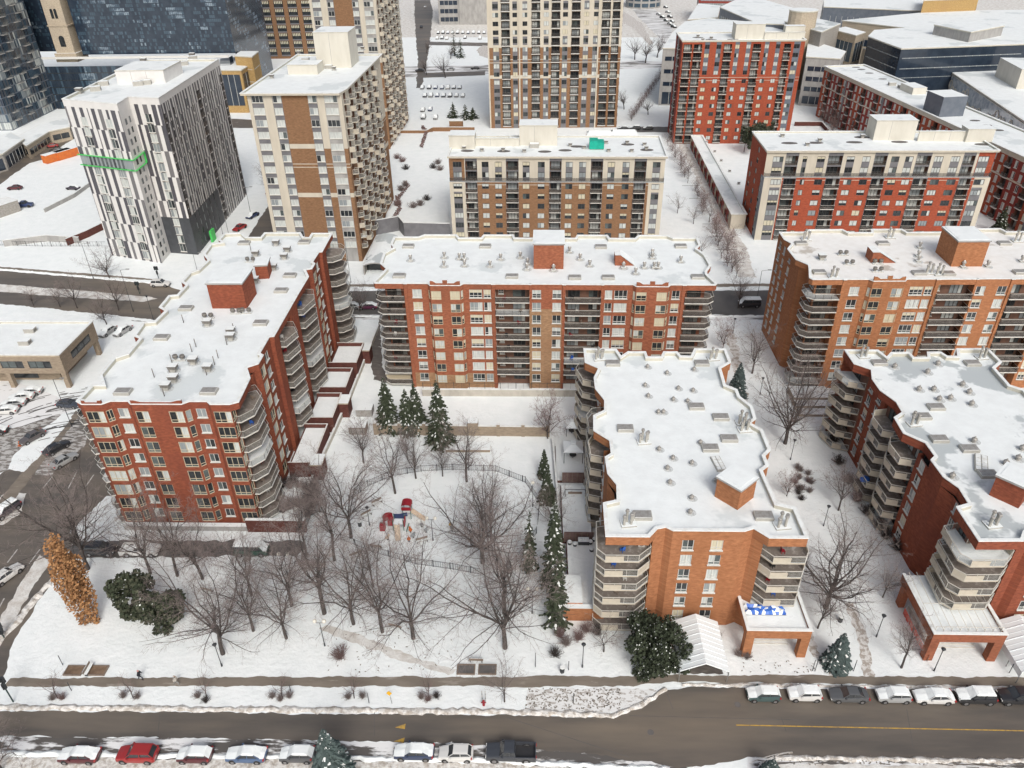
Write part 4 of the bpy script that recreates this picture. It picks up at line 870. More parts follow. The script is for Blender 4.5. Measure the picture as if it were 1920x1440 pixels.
for u in (0, 330*K, 1165*K): B.w.box(x0+u-.25, x0+u+.25, yf-.35, yf-.002, 0, zt-.6, 'brick_brown' if False else 'cream')
B.facade((x1, yf), (x1, yb), 0, zt-.5, [('b', 2, 5, Bo), ('b', 12, 15, Bo)], fl, 'brick_brown', far=True); B.facade((x0, yb), (x0, yf), 0, zt-.5, (), fl, 'brick_brown'); B.facade((x1, yb), (x0, yb), 0, zt-.5, (), fl, 'cream')
flatroof(B, [(x0, yf), (x1, yf), (x1, yb), (x0, yb)], zt); B.finish()
# ---- striped black and white tower at the left
zt = 40.4; A_ = [P(116, 186, zt), P(219, 195, zt), P(240, 182, zt), P(297, 184, zt), P(410, 111, zt), P(270, 112, zt)]
A_ = [(p.x, p.y) for p in A_]
B = Bld('tower_block', 'tall black and white striped tower with a bright green loggia band', 'apartment tower', -96, 205, 0, None)
def stripes(seed, L, lo=.45, hi=1.5, jump=None):
    r = random.Random(seed); jump = jump or [0, 4.9, 9.8, 17.1, 24.3, 29.2, 33.9]
    xs = []; x = 0
    while x < L: w_ = r.uniform(lo, hi); xs.append((x, x+w_)); x += w_
    def mf(u, z):
        k = sum(1 for j in jump if z > j); o = (k*1.35) % L
        v = (u+o) % L
        for i, (a, b) in enumerate(xs):
            if a <= v < b: return ('panel_white', 'panel_black', 'panel_white', 'panel_greyd', 'panel_white', 'panel_black')[i % 6]
        return 'panel_white'
    ub = sorted(set(round((x-(k*1.35)) % L, 3) for a, b in xs for x in (a,) for k in range(1, 8)))
    return mf, ub, jump
fh = 2.42; fl = [.5+fh*k for k in range(16)]; top = zt-1.6
ln = lambda a, b: math.hypot(b[0]-a[0], b[1]-a[1])
wv = dict(s=.15, h=2.2, st='plain', mix=[7, 3, 1, 4, 6])
a, b = A_[0], A_[1]; L = ln(a, b); mf, ub, jp = stripes(3, L, .7, 1.5)
B.facade(a, b, 0, top, [('w', L*.2, L*.33, dict(wv, f0=0, f1=9)), ('w', L*.66, L*.79, dict(wv, f0=0, f1=9)), ('w', L*.24, L*.36, dict(wv, f0=11)), ('w', L*.7, L*.82, dict(wv, f0=11))], fl, mf, zb=jp, ub=ub)
a, b = A_[1], A_[2]; L = ln(a, b); B.facade(a, b, 0, top, [('w', L*.25, L*.42, dict(s=.7, h=2.1, st='bare', mix=[4, 6])), ('w', L*.6, L*.75, dict(s=.7, h=2.1, st='bare', mix=[4, 6]))], fl, 'panel_white')
a, b = A_[2], A_[3]; L = ln(a, b); m2, ub, jp = stripes(5, L, .5, 1.3, [0, 9.6, 14.6, 21, 27.6, 33.9]); B.facade(a, b, 0, top, [('w', L*.4, L*.62, wv)], fl, lambda u, z: 'dark_panel' if z < 10.2 else m2(u, z), zb=jp+[10.2], ub=ub)
a, b = A_[3], A_[4]; L = ln(a, b); m3, ub, jp = stripes(8, L, .5, 1.3, [0, 9.6, 14.6, 19.5, 24.4, 29.2, 33.9])
Bk = dict(h=2.1, d=1.2, rail='dark', doors=((.1, .9),), **{'in': 'panel_greyd'})
cl = [('b', .3, 2.2, dict(Bk, f0=4)), ('b', L*.52, L*.52+2.8, Bk), ('b', L-2.4, L-.3, Bk)]+[('w', x, x+.8, dict(s=.3, h=2.1, st='bare', mix=[4, 6, 0, 7])) for x in (4, 7, 10, 13, 16, 19.5, 29, 32, 35, 38) if x < L-3]
B.facade(a, b, 0, top, cl, fl, lambda u, z: 'dark_panel' if (z < 10.2 and u < L*.5) else m3(u, z), zb=jp+[10.2], ub=ub+[L*.5])
B.facade(A_[4], A_[5], 0, top, (), fl, 'panel_white'); B.facade(A_[5], A_[0], 0, top, (), fl, 'panel_white')
B.roof(A_, zt, 1.6, 'panel_white', 'roofsnow', .5, .35, 'snow_coping', .1)
# green framed loggia
q = MB(); a, b = Vector(A_[0]), Vector(A_[1]); d = (b-a).normalized(); an = math.atan2(d.y, d.x); c = (a+b)/2; nn = Vector((d.y, -d.x)); L = (b-a).length; z = fl[10]+.1
q.obox((c.x+nn.x*.25, c.y+nn.y*.25, z-.25), L+.8, .4, .14, an, 'green_bright'); q.obox((c.x+nn.x*.25, c.y+nn.y*.25, z+2.35), L+.8, .4, .14, an, 'green_bright')
q.obox((c.x+nn.x*.06, c.y+nn.y*.06, z), L*.98, .1, 2.3, an, 'curtain_grey')
for i in range(9): o = a+d*(L*(.2+i*.075)); q.obox((o.x+nn.x*.14, o.y+nn.y*.14, z), L*.035, .08, 2.2, an, 'glass_dark' if i in (0, 1, 6) else 'glass_mid')
e, f = Vector(A_[1]), Vector(A_[2]); d2 = (f-e).normalized(); n2 = Vector((d2.y, -d2.x)); an2 = math.atan2(d2.y, d2.x); c = (e+f)/2; L2 = (f-e).length
q.obox((c.x+n2.x*.3, c.y+n2.y*.3, z-.25), L2, .4, .14, an2, 'green_bright'); q.obox((c.x+n2.x*.3, c.y+n2.y*.3, z+2.35), L2, .4, .14, an2, 'green_bright'); q.obox((f.x+n2.x*.3-d2.x*.2, f.y+n2.y*.3-d2.y*.2, z-.1), .3, .4, 2.44, an2, 'green_bright')
B.part('green_loggia', q)
q = MB(); g = P(398, 437, 2.2); q.box(g.x-.3, g.x+.25, g.y-1.3, g.y+1.3, 0, 3.2, 'green_bright'); B.part('green_door', q)
palepent(B, 222, 310, 156, 3.0, 12, m='panel_white')
roofstuff(B, 'unit', [(180, 170), (195, 160), (260, 160), (275, 158), (325, 130), (345, 122), (362, 112)], R(20)); roofstuff(B, 'boxvent', [(150, 175), (361, 108), (270, 118)], 0, 1.2); B.finish()
# ---- long red row behind, running away
zt = 19; a, b = P(1547, 124, zt), P(1890, 280, zt); d = (b-a).normalized(); b = a+d*(b-a).length*1.3; nn = Vector((d.y, -d.x)) ; a = (a.x, a.y); b = (b.x, b.y)
L = ln(a, b); nrm = Vector((-d.y, d.x)); c_, e_ = (b[0]+nrm.x*16, b[1]+nrm.y*16), (a[0]+nrm.x*16, a[1]+nrm.y*16)
B = Bld('row_block', 'long low dark red brick block with cream cornice running diagonally behind the scarlet mid rise', 'apartment block', (a[0]+c_[0])/2, (a[1]+c_[1])/2, 0, None)
fl = [.5+2.9*k for k in range(6)]
Bo = dict(h=2.4, d=.9, pr=.5, rail='dark', doors=((.1, .9),)); Wn = dict(s=.4, h=2.3, st='plain', mix=[1, 1, 7, 3, 0, 5]); cl = []
u = 2
while u < L-8: cl += [('w', u, u+1.2, Wn), ('b', u+2.6, u+4.8, Bo), ('w', u+6, u+7.2, Wn)]; u += 9
def mr_(u, z):
    if z > 17.6 or abs(z-12.0) < .25: return 'cream'
    k = int(u/4.5) % 3
    return 'brick_scarlet' if (L*.42 < u < L*.55 or k == 0) else ('spandrel' if k == 1 and (u % 4.5) < 1.4 else 'brick_deepred')
B.facade(a, b, 0, zt-.5, cl, fl, mr_, zb=(17.6, 11.75, 12.25), ub=[i*4.5 for i in range(1, int(L/4.5)+1)]+[i*4.5+1.4 for i in range(int(L/4.5))]+[L*.42, L*.55], far=True)
B.facade(b, c_, 0, zt-.5, (), fl, 'brick_deepred'); B.facade(c_, e_, 0, zt-.5, (), fl, 'brick_deepred'); B.facade(e_, a, 0, zt-.5, (), fl, 'brick_deepred')
flatroof(B, [a, b, c_, e_], zt, out=.4)
p_ = P(1755, 212, B.deck); q = MB(); q.obox((0, 0, B.deck), 9, 8, 6, 0, 'spandrel_blue', 'roofsnow'); l = B.loc(p_); obj('penthouse', q.mesh('penthouse'), B.root, (l[0]+2, l[1], 0), math.atan2(d.y, d.x))
p_ = P(1700, 172, B.deck); q = MB(); q.obox((0, 0, B.deck), 8, 5, 2.2, 0, 'palebox', 'roofsnow'); l = B.loc(p_); obj('penthouse', q.mesh('penthouse'), B.root, (l[0]+2, l[1], 0), math.atan2(d.y, d.x))
roofstuff(B, 'slush', [(1605, 126), (1615, 130), (1630, 137), (1655, 148), (1828, 226), (1850, 235), (1872, 244)], 0, (1.6, 1, 1)); roofstuff(B, 'unit', [(1672, 160), (1690, 165)]); B.finish()
# ---- townhouse row beside the hedge path
a, b = P(1296, 254, 4.2), P(1372, 402, 4.2); a = (a.x, a.y); b = (b.x, b.y); d = (Vector(b)-Vector(a)).normalized(); nrm = Vector((-d.y, d.x)); L = ln(a, b); wd = 4.0
c_, e_ = (b[0]+nrm.x*wd, b[1]+nrm.y*wd), (a[0]+nrm.x*wd, a[1]+nrm.y*wd)
B = Bld('townhouse_row', 'single storey terrace of cream and brick townhouses along the hedge path', 'townhouses', (a[0]+b[0])/2, (a[1]+b[1])/2, 0, None)
cl = []; u = 1.5
while u < L-4: cl += [('b', u, u+2.8, dict(h=2.7, d=1.6, rail='dark', **{'in': 'brick_deepred'})), ('w', u+4.2, u+5.4, dict(s=.9, h=2.3, st='dark'))]; u += 7.4
B.facade(a, b, 0, 3.8, cl, [.15], lambda u, z: 'brick_deepred' if int(u/3.7) % 2 else 'stone_beige', ub=[i*3.7 for i in range(1, 30) if i*3.7 < L])
B.facade(b, c_, 0, 3.8, (), [], 'cream'); B.facade(c_, e_, 0, 3.8, (), [], 'cream2'); B.facade(e_, a, 0, 3.8, (), [], 'cream2'); flatroof(B, [a, b, c_, e_], 4.25, out=.25, drop=.25)
roofstuff(B, 'boxvent', [(1325, 268), (1340, 285), (1352, 302), (1368, 322), (1385, 345)], 0, .6); B.finish()
# ================================================================ ground, roads, paths
def Pp(l, z=0): return [tuple(P(x, y, 0)[:2]) for x, y in l]
g = MB(); g.face([(-1500, -200, 0), (1500, -200, 0), (1500, 3000, 0), (-1500, 3000, 0)], 'snow'); struct('ground', g)
slush('slush_lane', 'n', .52, scale=.45, stretch=(.35, 1.6, 1)); slush('slush_verge', 'n', .45, (.42, .395, .365), (.72, .73, .72), scale=1.5, stretch=(.7, 1.3, 1))
slush('slush_ring', 'n', .50, (.17, .155, .14), (.46, .455, .44), scale=1.3, stretch=(.5, 1.3, 1)); slush('slush_ring2', 'n', .36, (.30, .29, .28), scale=.8, stretch=(.5, 1.4, 1))
slush('slush_far', 'n', .47, (.16, .15, .14), scale=.25, stretch=(.2, 1.5, 1)); slush('slush_gravel', 'n', .5, (.38, .34, .30), (.66, .65, .63), scale=1.6)
slush('slush_path', 'n', .47, (.40, .36, .31), (.66, .65, .63), scale=1.2); slush('slush_edge', 'n', .60, (.11, .10, .09), scale=.8, stretch=(.25, 1.3, 1))
# bottom street with its wider eastern half
sheet('road', [(-66.5, 52.2), (-10, 52.4), (8, 51.2), (16, 49.8), (19, 50.2), (24, 51.3), (75, 51.8), (75, 60.5), (18.5, 60.2), (15.8, 59.8), (12, 57.4), (9, 56.1), (-66.5, 55.5)], .01, 'asphalt', .13, .5, 2)
sheet('road', [(17, 41), (20, 48), (16.5, 50.2), (8.5, 51.5), (-10, 52.4), (-66.5, 52.2), (-66.5, 41)], .006, 'slush_lane', .1, .8, 3)
sheet('road', [(22, 44), (75, 44), (75, 52.0), (24, 51.6)], .006, 'slush_lane', .1, .8, 4)
sheet('verge', [(-66, 49.6), (-6, 50.0), (15, 49.2), (15, 44), (-66, 44)], .05, 'dirtysnow', .12, .5, 5)
sheet('verge', [(25, 50.5), (75, 50.8), (75, 46), (27, 46)], .05, 'trodden', .15, .5, 6)
sheet('pavement', [(-66.5, 58.9), (-24, 59.55), (12.5, 60.3), (16.5, 60.9), (75, 61.0), (75, 62.4), (20, 61.95), (12, 61.6), (-24, 60.95), (-66.3, 60.0)], .03, 'pavement', .12, .5, 7)
sheet('trodden_snow', [(-1, 56.6), (8.5, 56.4), (12, 57.6), (15, 59.6), (10, 60.1), (-1, 59.5)], .026, 'slush_verge', .2, .5, 8)
sheet('driveway', [(17.6, 62.2), (23.4, 62.2), (23.2, 68), (18.2, 68)], .02, 'asphalt_wet', .15, .5, 9)
for i, (a, b) in enumerate((((23.5, 55.2), (80, 55.0)),)):
    q = MB(); q.face([(a[0], a[1]-.07, .02), (b[0], b[1]-.07, .02), (b[0], b[1]+.07, .02), (a[0], a[1]+.07, .02)], 'yellow_paint'); struct('centre_line', q)
q = MB()
for a, b in (((1465, 1345), (1474, 1372)), ((1250, 1300), (1262, 1330)), ((600, 1338), (606, 1378)), ((300, 1338), (296, 1380)), ((1700, 1330), (1712, 1400)), ((702, 1335), (702, 1380)), ((950, 1345), (1180, 1420)), ((1180, 1342), (1500, 1350))):
    a, b = P(*a), P(*b); d = (b-a).normalized(); n_ = Vector((-d.y, d.x, 0))*.035; q.face([tuple((a+n_)[:2])+(.018,), tuple((a-n_)[:2])+(.018,), tuple((b-n_)[:2])+(.018,), tuple((b+n_)[:2])+(.018,)], 'conc_dark')
struct('road_seams', q)

q = MB()
for x, y in ((750, 1388), (752, 1362), (748, 1402)):
    p = P(x, y); q.face([(p.x-.7, p.y-.15, .021), (p.x+.5, p.y-.35, .021), (p.x+.5, p.y+.35, .021)], 'yellow_paint')
struct('road_marking', q)
# side street at the left, running away
sheet('road', [(-96, 44), (-66.6, 44), (-66.6, 58), (-69.2, 66), (-69.6, 76), (-70.6, 86), (-68, 91), (-68, 110), (-68.2, 150), (-68.5, 158), (-69.5, 186), (-73, 245), (-88, 300), (-104, 320), (-112, 316), (-92, 262), (-83, 240), (-81, 200), (-84, 176), (-85, 158), (-86.5, 120), (-91, 100), (-93, 80)], .008, 'asphalt', .2, .9, 11)
sheet('driveway', [(-70, 80.8), (-66, 80.7), (-35.5, 81.6), (-34.6, 83.4), (-35.5, 84.6), (-66, 84.4), (-70.3, 84.2)], .012, 'asphalt_dark', .22, .5, 12)
q = MB(); q.box(-63.6, -44.3, 86.6, 87.45, 0, .9, 'conc_grey', 'snow'); q.box(-44.3, -35.2, 86.4, 87.0, 0, 2.4, 'brick_dark', 'snow_coping'); tag(obj('plinth_wall', q), 'grey plinth and dark brick wall along the drive below the left block', 'wall')
sheet('verge', Pp([(0, 1205), (45, 1130), (98, 1050), (75, 1040), (30, 1110), (-20, 1190)]), .03, 'trodden', .15, .4, 13)
sheet('verge', Pp([(128, 1000), (200, 930), (240, 930), (255, 985), (160, 1002)]), .03, 'snow', .15, .4, 14)
sheet('car_park', Pp([(-120, 690), (0, 712), (60, 725), (110, 745), (150, 762), (105, 785), (50, 800), (-80, 806)]), .014, 'slush_ring2', .15, .7, 15); sheet('car_park', Pp([(-60, 806), (45, 800), (112, 776), (120, 785), (60, 822), (15, 882), (-60, 905)]), .0145, 'slush_ring', .2, .6, 115)
sheet('car_park', Pp([(150, 778), (172, 800), (158, 838), (112, 868), (98, 892), (66, 890), (90, 845), (120, 815)]), .016, 'slush_ring', .15, .7, 16)
sheet('verge', Pp([(120, 775), (135, 785), (80, 850), (45, 885), (15, 880), (25, 855), (60, 820)]), .05, 'snow', .12, .4, 17)
sheet('pavement', Pp([(143, 770), (150, 778), (70, 880), (0, 975), (-20, 960), (60, 865)]), .035, 'pavement', .1, .4, 18)
sheet('verge', Pp([(10, 925), (50, 925), (42, 960), (5, 985), (-40, 980), (-20, 940)]), .03, 'trodden', .15, .4, 19)
q = MB()
for a, b in (((143, 886), (128, 916)), ((176, 890), (161, 912)), ((98, 894), (80, 916)), ((75, 1030), (55, 1057)), ((33, 1030), (14, 1055)), ((8, 1122), (-4, 1144))):
    a, b = P(*a), P(*b); d = (b-a).normalized(); n_ = Vector((-d.y, d.x, 0))*.09; q.face([(a+n_).to_tuple()[:2]+(.024,), (a-n_).to_tuple()[:2]+(.024,), (b-n_).to_tuple()[:2]+(.024,), (b+n_).to_tuple()[:2]+(.024,)], 'white_paint')
struct('lane_markings', q)
# boulevard, left part in two carriageways
sheet('road', Pp([(-200, 490), (0, 508), (150, 520), (300, 533), (345, 545), (420, 545), (420, 600), (330, 612), (290, 606), (180, 592), (0, 575), (-200, 552)]), .012, 'asphalt', .2, .8, 21)
sheet('verge', Pp([(-200, 512), (0, 533), (150, 545), (275, 556), (296, 560), (270, 566), (120, 557), (0, 547), (-200, 530)]), .04, 'trodden', .15, .6, 22)
sheet('verge', Pp([(-200, 548), (0, 570), (180, 588), (290, 600), (290, 604), (170, 596), (0, 580), (-200, 560)]), .04, 'snow', .2, .6, 23)
sheet('pavement', Pp([(-200, 485), (0, 500), (150, 512), (300, 524), (300, 527), (150, 516), (0, 504), (-200, 489)]), .03, 'pavement', .15, .7, 24)
sheet('road', [(-60, 157), (-60, 169), (-28, 169.2), (130, 169), (130, 156.8)], .010, 'asphalt_dark', .2, .8, 25)
sheet('road', [(-60, 154.5), (130, 154.5), (130, 157.1), (-60, 157.1)], .008, 'slush_far', .2, .8, 26)
sheet('pavement', [(-60, 171.2), (130, 171.2), (130, 172.8), (-60, 172.8)], .03, 'pavement', .2, .8, 27)
# far roads and lots
sheet('road', Pp([(640, 128), (915, 122), (1180, 114), (1260, 116), (1260, 126), (1160, 130), (915, 138), (640, 152)]), .012, 'slush_far', .4, 2, 28)
sheet('road', Pp([(790, 137), (910, 133), (910, 141), (790, 146)]), .02, 'asphalt', .3, 2, 29)
sheet('road', Pp([(780, 165), (784, 118), (779, 60), (777, 20), (777, 0), (806, 0), (812, 20), (808, 60), (800, 118), (792, 165)]), .016, 'asphalt', .3, 2, 30)
sheet('road', Pp([(1160, 237), (1290, 238), (1290, 249), (1160, 247)]), .012, 'asphalt_dark', .2, 1, 31)
sheet('road', Pp([(1175, 0), (1210, 0), (1260, 50), (1262, 100), (1235, 70), (1195, 30)]), .012, 'slush_far', .4, 2, 32)
sheet('path', Pp([(1170, 22), (1205, 45), (1225, 80), (1218, 86), (1190, 55), (1165, 40)]), .012, 'slush_gravel', .4, 2, 33)
sheet('road', Pp([(783, 78), (915, 80), (915, 87), (783, 84)]), .012, 'asphalt_wet', .4, 2, 34)
sheet('path', Pp([(905, 85), (915, 86), (915, 110), (898, 104), (893, 95)]), .013, 'slush_gravel', .4, 2, 35)
sheet('road', Pp([(-40, 365), (0, 346), (55, 306), (85, 298), (105, 282), (140, 258), (120, 245), (90, 262), (55, 285), (0, 325), (-40, 345)]), .012, 'asphalt', .3, 1.2, 36)
sheet('road', Pp([(420, 222), (500, 226), (500, 240), (425, 240)]), .02, 'asphalt_wet', .3, 1.5, 37)
sheet('trodden_snow', Pp([(430, 70), (1920, 70), (2300, 10), (1920, -10), (430, -20)]), .004, 'trodden', 0, 9, 38)
# paths in the park and between the blocks
sheet('path', Pp([(598, 1178), (612, 1172), (700, 1200), (790, 1238), (855, 1255), (840, 1266), (740, 1235), (650, 1200)]), .012, 'trodden', .2, .5, 41)
sheet('path', [(37.5, 62), (36.0, 66), (35.4, 73), (35.6, 80), (36.6, 90), (37.6, 100), (38.4, 108), (39.4, 118), (41, 132), (43, 150), (41.2, 150), (39.2, 132), (37.7, 118), (36.5, 108), (35.3, 100), (34.3, 90), (33.6, 80), (34, 73), (35, 66), (36.4, 62)], .014, 'slush_path', .35, .5, 42)
sheet('path', Pp([(1585, 1130), (1600, 1130), (1625, 1190), (1640, 1270), (1620, 1270), (1612, 1210)]), .013, 'slush_gravel', .2, .4, 43)
sheet('path', Pp([(1275, 250), (1262, 252), (1350, 420), (1385, 520), (1420, 520), (1400, 470)]), .012, 'trodden', .3, 1, 44)
q = MB()
for i in range(9):
    a = P(1262+i*13, 300+i*24); q.box(a.x-1.5, a.x+4, a.y-.12, a.y+.12, .01, .03, 'conc_dark')
struct('path_joints', q)
sheet('path', [(-38.6, 96), (-36.8, 96), (-35.2, 149), (-36.8, 149)], .02, 'snow', .1, .6, 45)
sheet('path', Pp([(700, 640), (713, 600), (718, 690), (740, 720), (700, 712), (695, 670)]), .015, 'asphalt_wet', .15, .5, 46)
sheet('snow_garden', [(-38, 92), (14, 92), (14, 62.5), (-38, 62.5)], .006, 'snow', 0, 1, 47) if False else None
# low garden court between the towers
sheet('court', Pp([(735, 250), (835, 250), (842, 432), (722, 432)]), .5, 'snow', 0, 1, 48)
# banks of ploughed snow along the kerbs
def bank(pts, wd=.9, h=.28, m='dirtysnow', seed=0):
    r = random.Random(seed); q = MB(); prev = None
    for i in range(len(pts)-1):
        a, b = Vector(pts[i]), Vector(pts[i+1]); L = (b-a).length; d = (b-a)/L; n_ = Vector((-d.y, d.x)); k = max(1, int(L/.6))
        for j in range(k+(1 if i == len(pts)-2 else 0)):
            c = a+d*(L*j/k); ww = wd*r.uniform(.55, 1.25); hh = h*r.uniform(.35, 1.3); o = r.uniform(-.12, .12)
            row = [(c.x+n_.x*(ww*t+o), c.y+n_.y*(ww*t+o), z) for t, z in ((-.5, .0), (-.28, hh*.75), (0, hh), (.28, hh*.6), (.5, .0))]
            if prev:
                for t in range(4): q.face([prev[t], row[t], row[t+1], prev[t+1]][::-1], m, True)
            prev = row
    o = struct('snow_bank', q); return o
bank([(-66.5, 56.0), (-40, 56.2), (-1, 56.5), (9, 56.2), (12.5, 57.6), (16, 59.9)], .9, .25, 'dirtysnow', 1); bank([(18, 60.6), (76, 60.9)], .5, .16, 'dirtysnow', 2); bank([(-66, 50.0), (-40, 50.2), (-6, 50.3), (15, 49.6)], .8, .3, 'snow', 3)
bank([tuple(P(x, y)[:2]) for x, y in ((100, 1085), (60, 1130), (20, 1180), (-30, 1235))], 1.1, .35, 'dirtysnow', 4); bank([(27, 51.2), (76, 51.4)], .7, .25, 'dirtysnow', 6); bank([tuple(P(x, y)[:2]) for x, y in ((-60, 500), (150, 518), (300, 532))], .8, .3, 'snow', 7)
bank([(-60, 156.0), (-30, 156.1), (40, 156.1), (100, 156)], .9, .3, 'snow', 8); bank([(-62, 170), (-28, 170), (100, 170)], .9, .3, 'snow', 9)
# ================================================================ walls, terraces, low structures
def wallthing(name, label, cat, pts, h, t, m, cap='snow_coping', z0=0, group=None, posts=None):
    q = MB(); c = MB()
    for i in range(len(pts)-1):
        a, b = Vector(pts[i]), Vector(pts[i+1]); L = (b-a).length; an = math.atan2((b-a).y, (b-a).x); mid = (a+b)/2
        q.obox((mid.x, mid.y, z0), L+t*.9*(i < len(pts)-2), t-.004*i, h+.002*i, an, m); c.obox((mid.x, mid.y, z0+h+.004+.002*i), L+t*.9, t+.1-.004*i, .1, an, cap)
        if posts:
            n = max(1, int(L/posts))
            for k in range(n+1): o = a+(b-a)*(k/n); c.obox((o.x, o.y, z0), t+.25, t+.25, h+.45, an, m, cap)
    o = obj(name, q); tag(o, label, cat, group); obj('coping', c, o); return o
wallthing('garden_wall', 'long tan brick wall with square piers at the front of the walled snow lawn', 'wall', [(-28.9, 111.6), (2.0, 111.2)], 2.1, .35, 'stone_wall', posts=4.4)
wallthing('garden_wall', 'low wall along the path at the left side of the walled snow lawn', 'wall', [(-29.1, 112), (-29.3, 124.5)], 1.1, .3, 'stone_wall')
wallthing('garden_wall', 'pale concrete retaining wall at the back of the walled snow lawn', 'wall', [(-22, 123.9), (8.2, 123.9)], 1.5, .3, 'concrete')
wallthing('garden_wall', 'thin wall edging the narrow roof terraces left of the orange block', 'wall', [(2.8, 109.5), (3.6, 88), (3.8, 71)], .9, .2, 'conc_grey')
wallthing('retaining_wall', 'pale parapet wall along the snowy ramp beside the left block', 'wall', [(-37.2, 97), (-35.8, 122), (-35.1, 150)], 1.0, .25, 'concrete')
def fence(name, label, pts, h=1.1, gap=.34, m='pole_dark', group=None, posts=2.6, seed=0, lean=0):
    q = MB(); root = None; p_ = MB()
    for i in range(len(pts)-1):
        a, b = Vector(pts[i]), Vector(pts[i+1]); L = (b-a).length; d = (b-a)/L; an = math.atan2(d.y, d.x); mid = (a+b)/2
        for z in (.12, h-.08): q.obox((mid.x, mid.y, z), L, .04, .05, an, m)
        for k in range(int(L/gap)): o = a+d*(k*gap); q.obox((o.x, o.y, .1), .035, .03, h-.1, an, m)
        for k in range(int(L/posts)+1): o = a+d*min(L, k*posts); p_.obox((o.x, o.y, 0), .09, .09, h+.12, an, m)
    o = obj(name, q); tag(o, label, 'fence', group); obj('post', p_, o); return o
fence('picket_fence', 'dark metal picket fence curving across the south side of the playground', Pp([(640, 1012), (700, 1036), (780, 1058), (850, 1068), (902, 1078)]), 1.25)
fence('picket_fence', 'metal picket fence arching round the north of the playground', Pp([(655, 940), (690, 912), (735, 893), (790, 884), (850, 881), (930, 884), (985, 905), (1012, 945), (1008, 985)]), 1.25)
fence('picket_fence', 'short fence run below the big playground tree', Pp([(1006, 1000), (985, 1032), (962, 1060)]), 1.25)
fence('wire_fence', 'thin wire fence on the retaining wall behind the walled lawn', [(-22, 125.1), (8, 125.1)], 2.2, 1.5, 'pole_dark', None, 3)
fence('wire_fence', 'thin railing along the snowy lot edge at the far left', Pp([(0, 460), (80, 462), (200, 462)]), 1.4, .8)
fence('railing_fence', 'low dark railing on the terrace wall in front of the left block', [(-41.5, 87.2), (-35.5, 87.4), (-35.5, 93)], 1.3, .25)
# terraces beside the left block
def terrace(label, x0, x1, y0, y1, h, m='brick_dark', grp='roof terraces beside the left block'):
    t = thing('roof_terrace', label, 'terrace', ((x0+x1)/2, (y0+y1)/2, 0), 0, grp); q = MB(); a, b = (x1-x0)/2, (y1-y0)/2
    q.box(-a, a, -b, b, 0, h, m); obj('base', q, t); r = MB(); r.box(-a+.3, a-.3, -b+.3, b-.3, h+.002, h+.1, 'snow'); obj('snow_cover', r, t)
    w_ = MB(); w_.box(-a, a, -b, -b+.25, h+.003, h+.9, m, 'coping'); w_.box(a-.25, a, -b+.25, b, h+.003, h+.9, m, 'coping'); w_.box(-a, a-.25, b-.25, b, h+.003, h+.9, m, 'coping'); obj('parapet', w_, t); return t
terrace('longest snowy terrace, nearest of the row beside the left block', -41.2, -36.9, 99.5, 110.5, 2.2)
terrace('second snowy terrace along the left block', -41.2, -36.4, 112, 120, 2.4)
terrace('third snowy terrace along the left block', -41.2, -36.0, 121.5, 128.5, 2.6)
terrace('farthest snowy terrace along the left block', -41.2, -35.6, 130, 138, 2.8)
for i, (x, y, lb) in enumerate(((-36.3, 100.2, 'snow capped brick stair head at the near end of the terraces'), (-35.6, 118, 'snow capped brick stair head halfway along the terraces'), (-35.1, 137, 'snow capped brick stair head at the far end of the terraces'))):
    q = MB(); q.box(-.9, .9, -1.4, 1.4, 0, 3.0, 'brick_dark'); o = tag(obj('stair_head', q, None, (x, y, 0)), lb, 'stair head', 'stair heads by the terraces'); r = MB(); r.box(-1, 1, -1.5, 1.5, 3.003, 3.25, 'stone_beige', 'snow'); obj('roof', r, o)
# terraces left of the orange block
def plaza(label, x0, x1, y0, y1, h):
    t = thing('roof_terrace', label, 'terrace', ((x0+x1)/2, (y0+y1)/2, 0), 0, 'terraces left of the orange block'); q = MB(); a, b = (x1-x0)/2, (y1-y0)/2
    q.box(-a, a, -b, b, 0, h, 'brick_dark'); obj('base', q, t); r = MB(); r.box(-a+.1, a-.1, -b+.2, b-.1, h+.002, h+.12, 'snow'); obj('snow_cover', r, t)
plaza('long narrow snow terrace with the pavilion, left of the orange block', 3.2, 8.2, 98.5, 108, .3); plaza('blank snow terrace between two dark hedges', 3.9, 8.4, 84.6, 96.8, .9)
plaza('lowest snow terrace with round tables, nearest the street', 4.4, 8.8, 71, 83.4, 1.6)
q = MB(); q.box(3.6, 9.0, 70.2, 71, 0, 2.4, 'brick_orange', 'snow'); q.box(3.6, 6.2, 71.002, 76, 0, 2.6, 'brick_orange', 'snow'); tag(obj('brick_planter', q), 'low orange brick wall and ramp block under the tall spruce', 'wall')
for x0, x1, y, lb in ((4.1, 8.4, 84.1, 'dark brown trellis screen behind the round terrace tables'), (4.2, 8.2, 97.7, 'dark brown trellis screen behind the garden swing')):
    q = MB()
    q.box(x0, x1, y-.1, y+.1, .9, 2.8, 'hedge'); o = tag(obj('trellis_screen', q), lb, 'screen'); r = MB()
    for i in range(6): xx = x0+(x1-x0)*i/5; r.box(xx-.05, xx+.05, y-.16, y-.102, .9, 2.95, 'wood')
    obj('post', r, o)
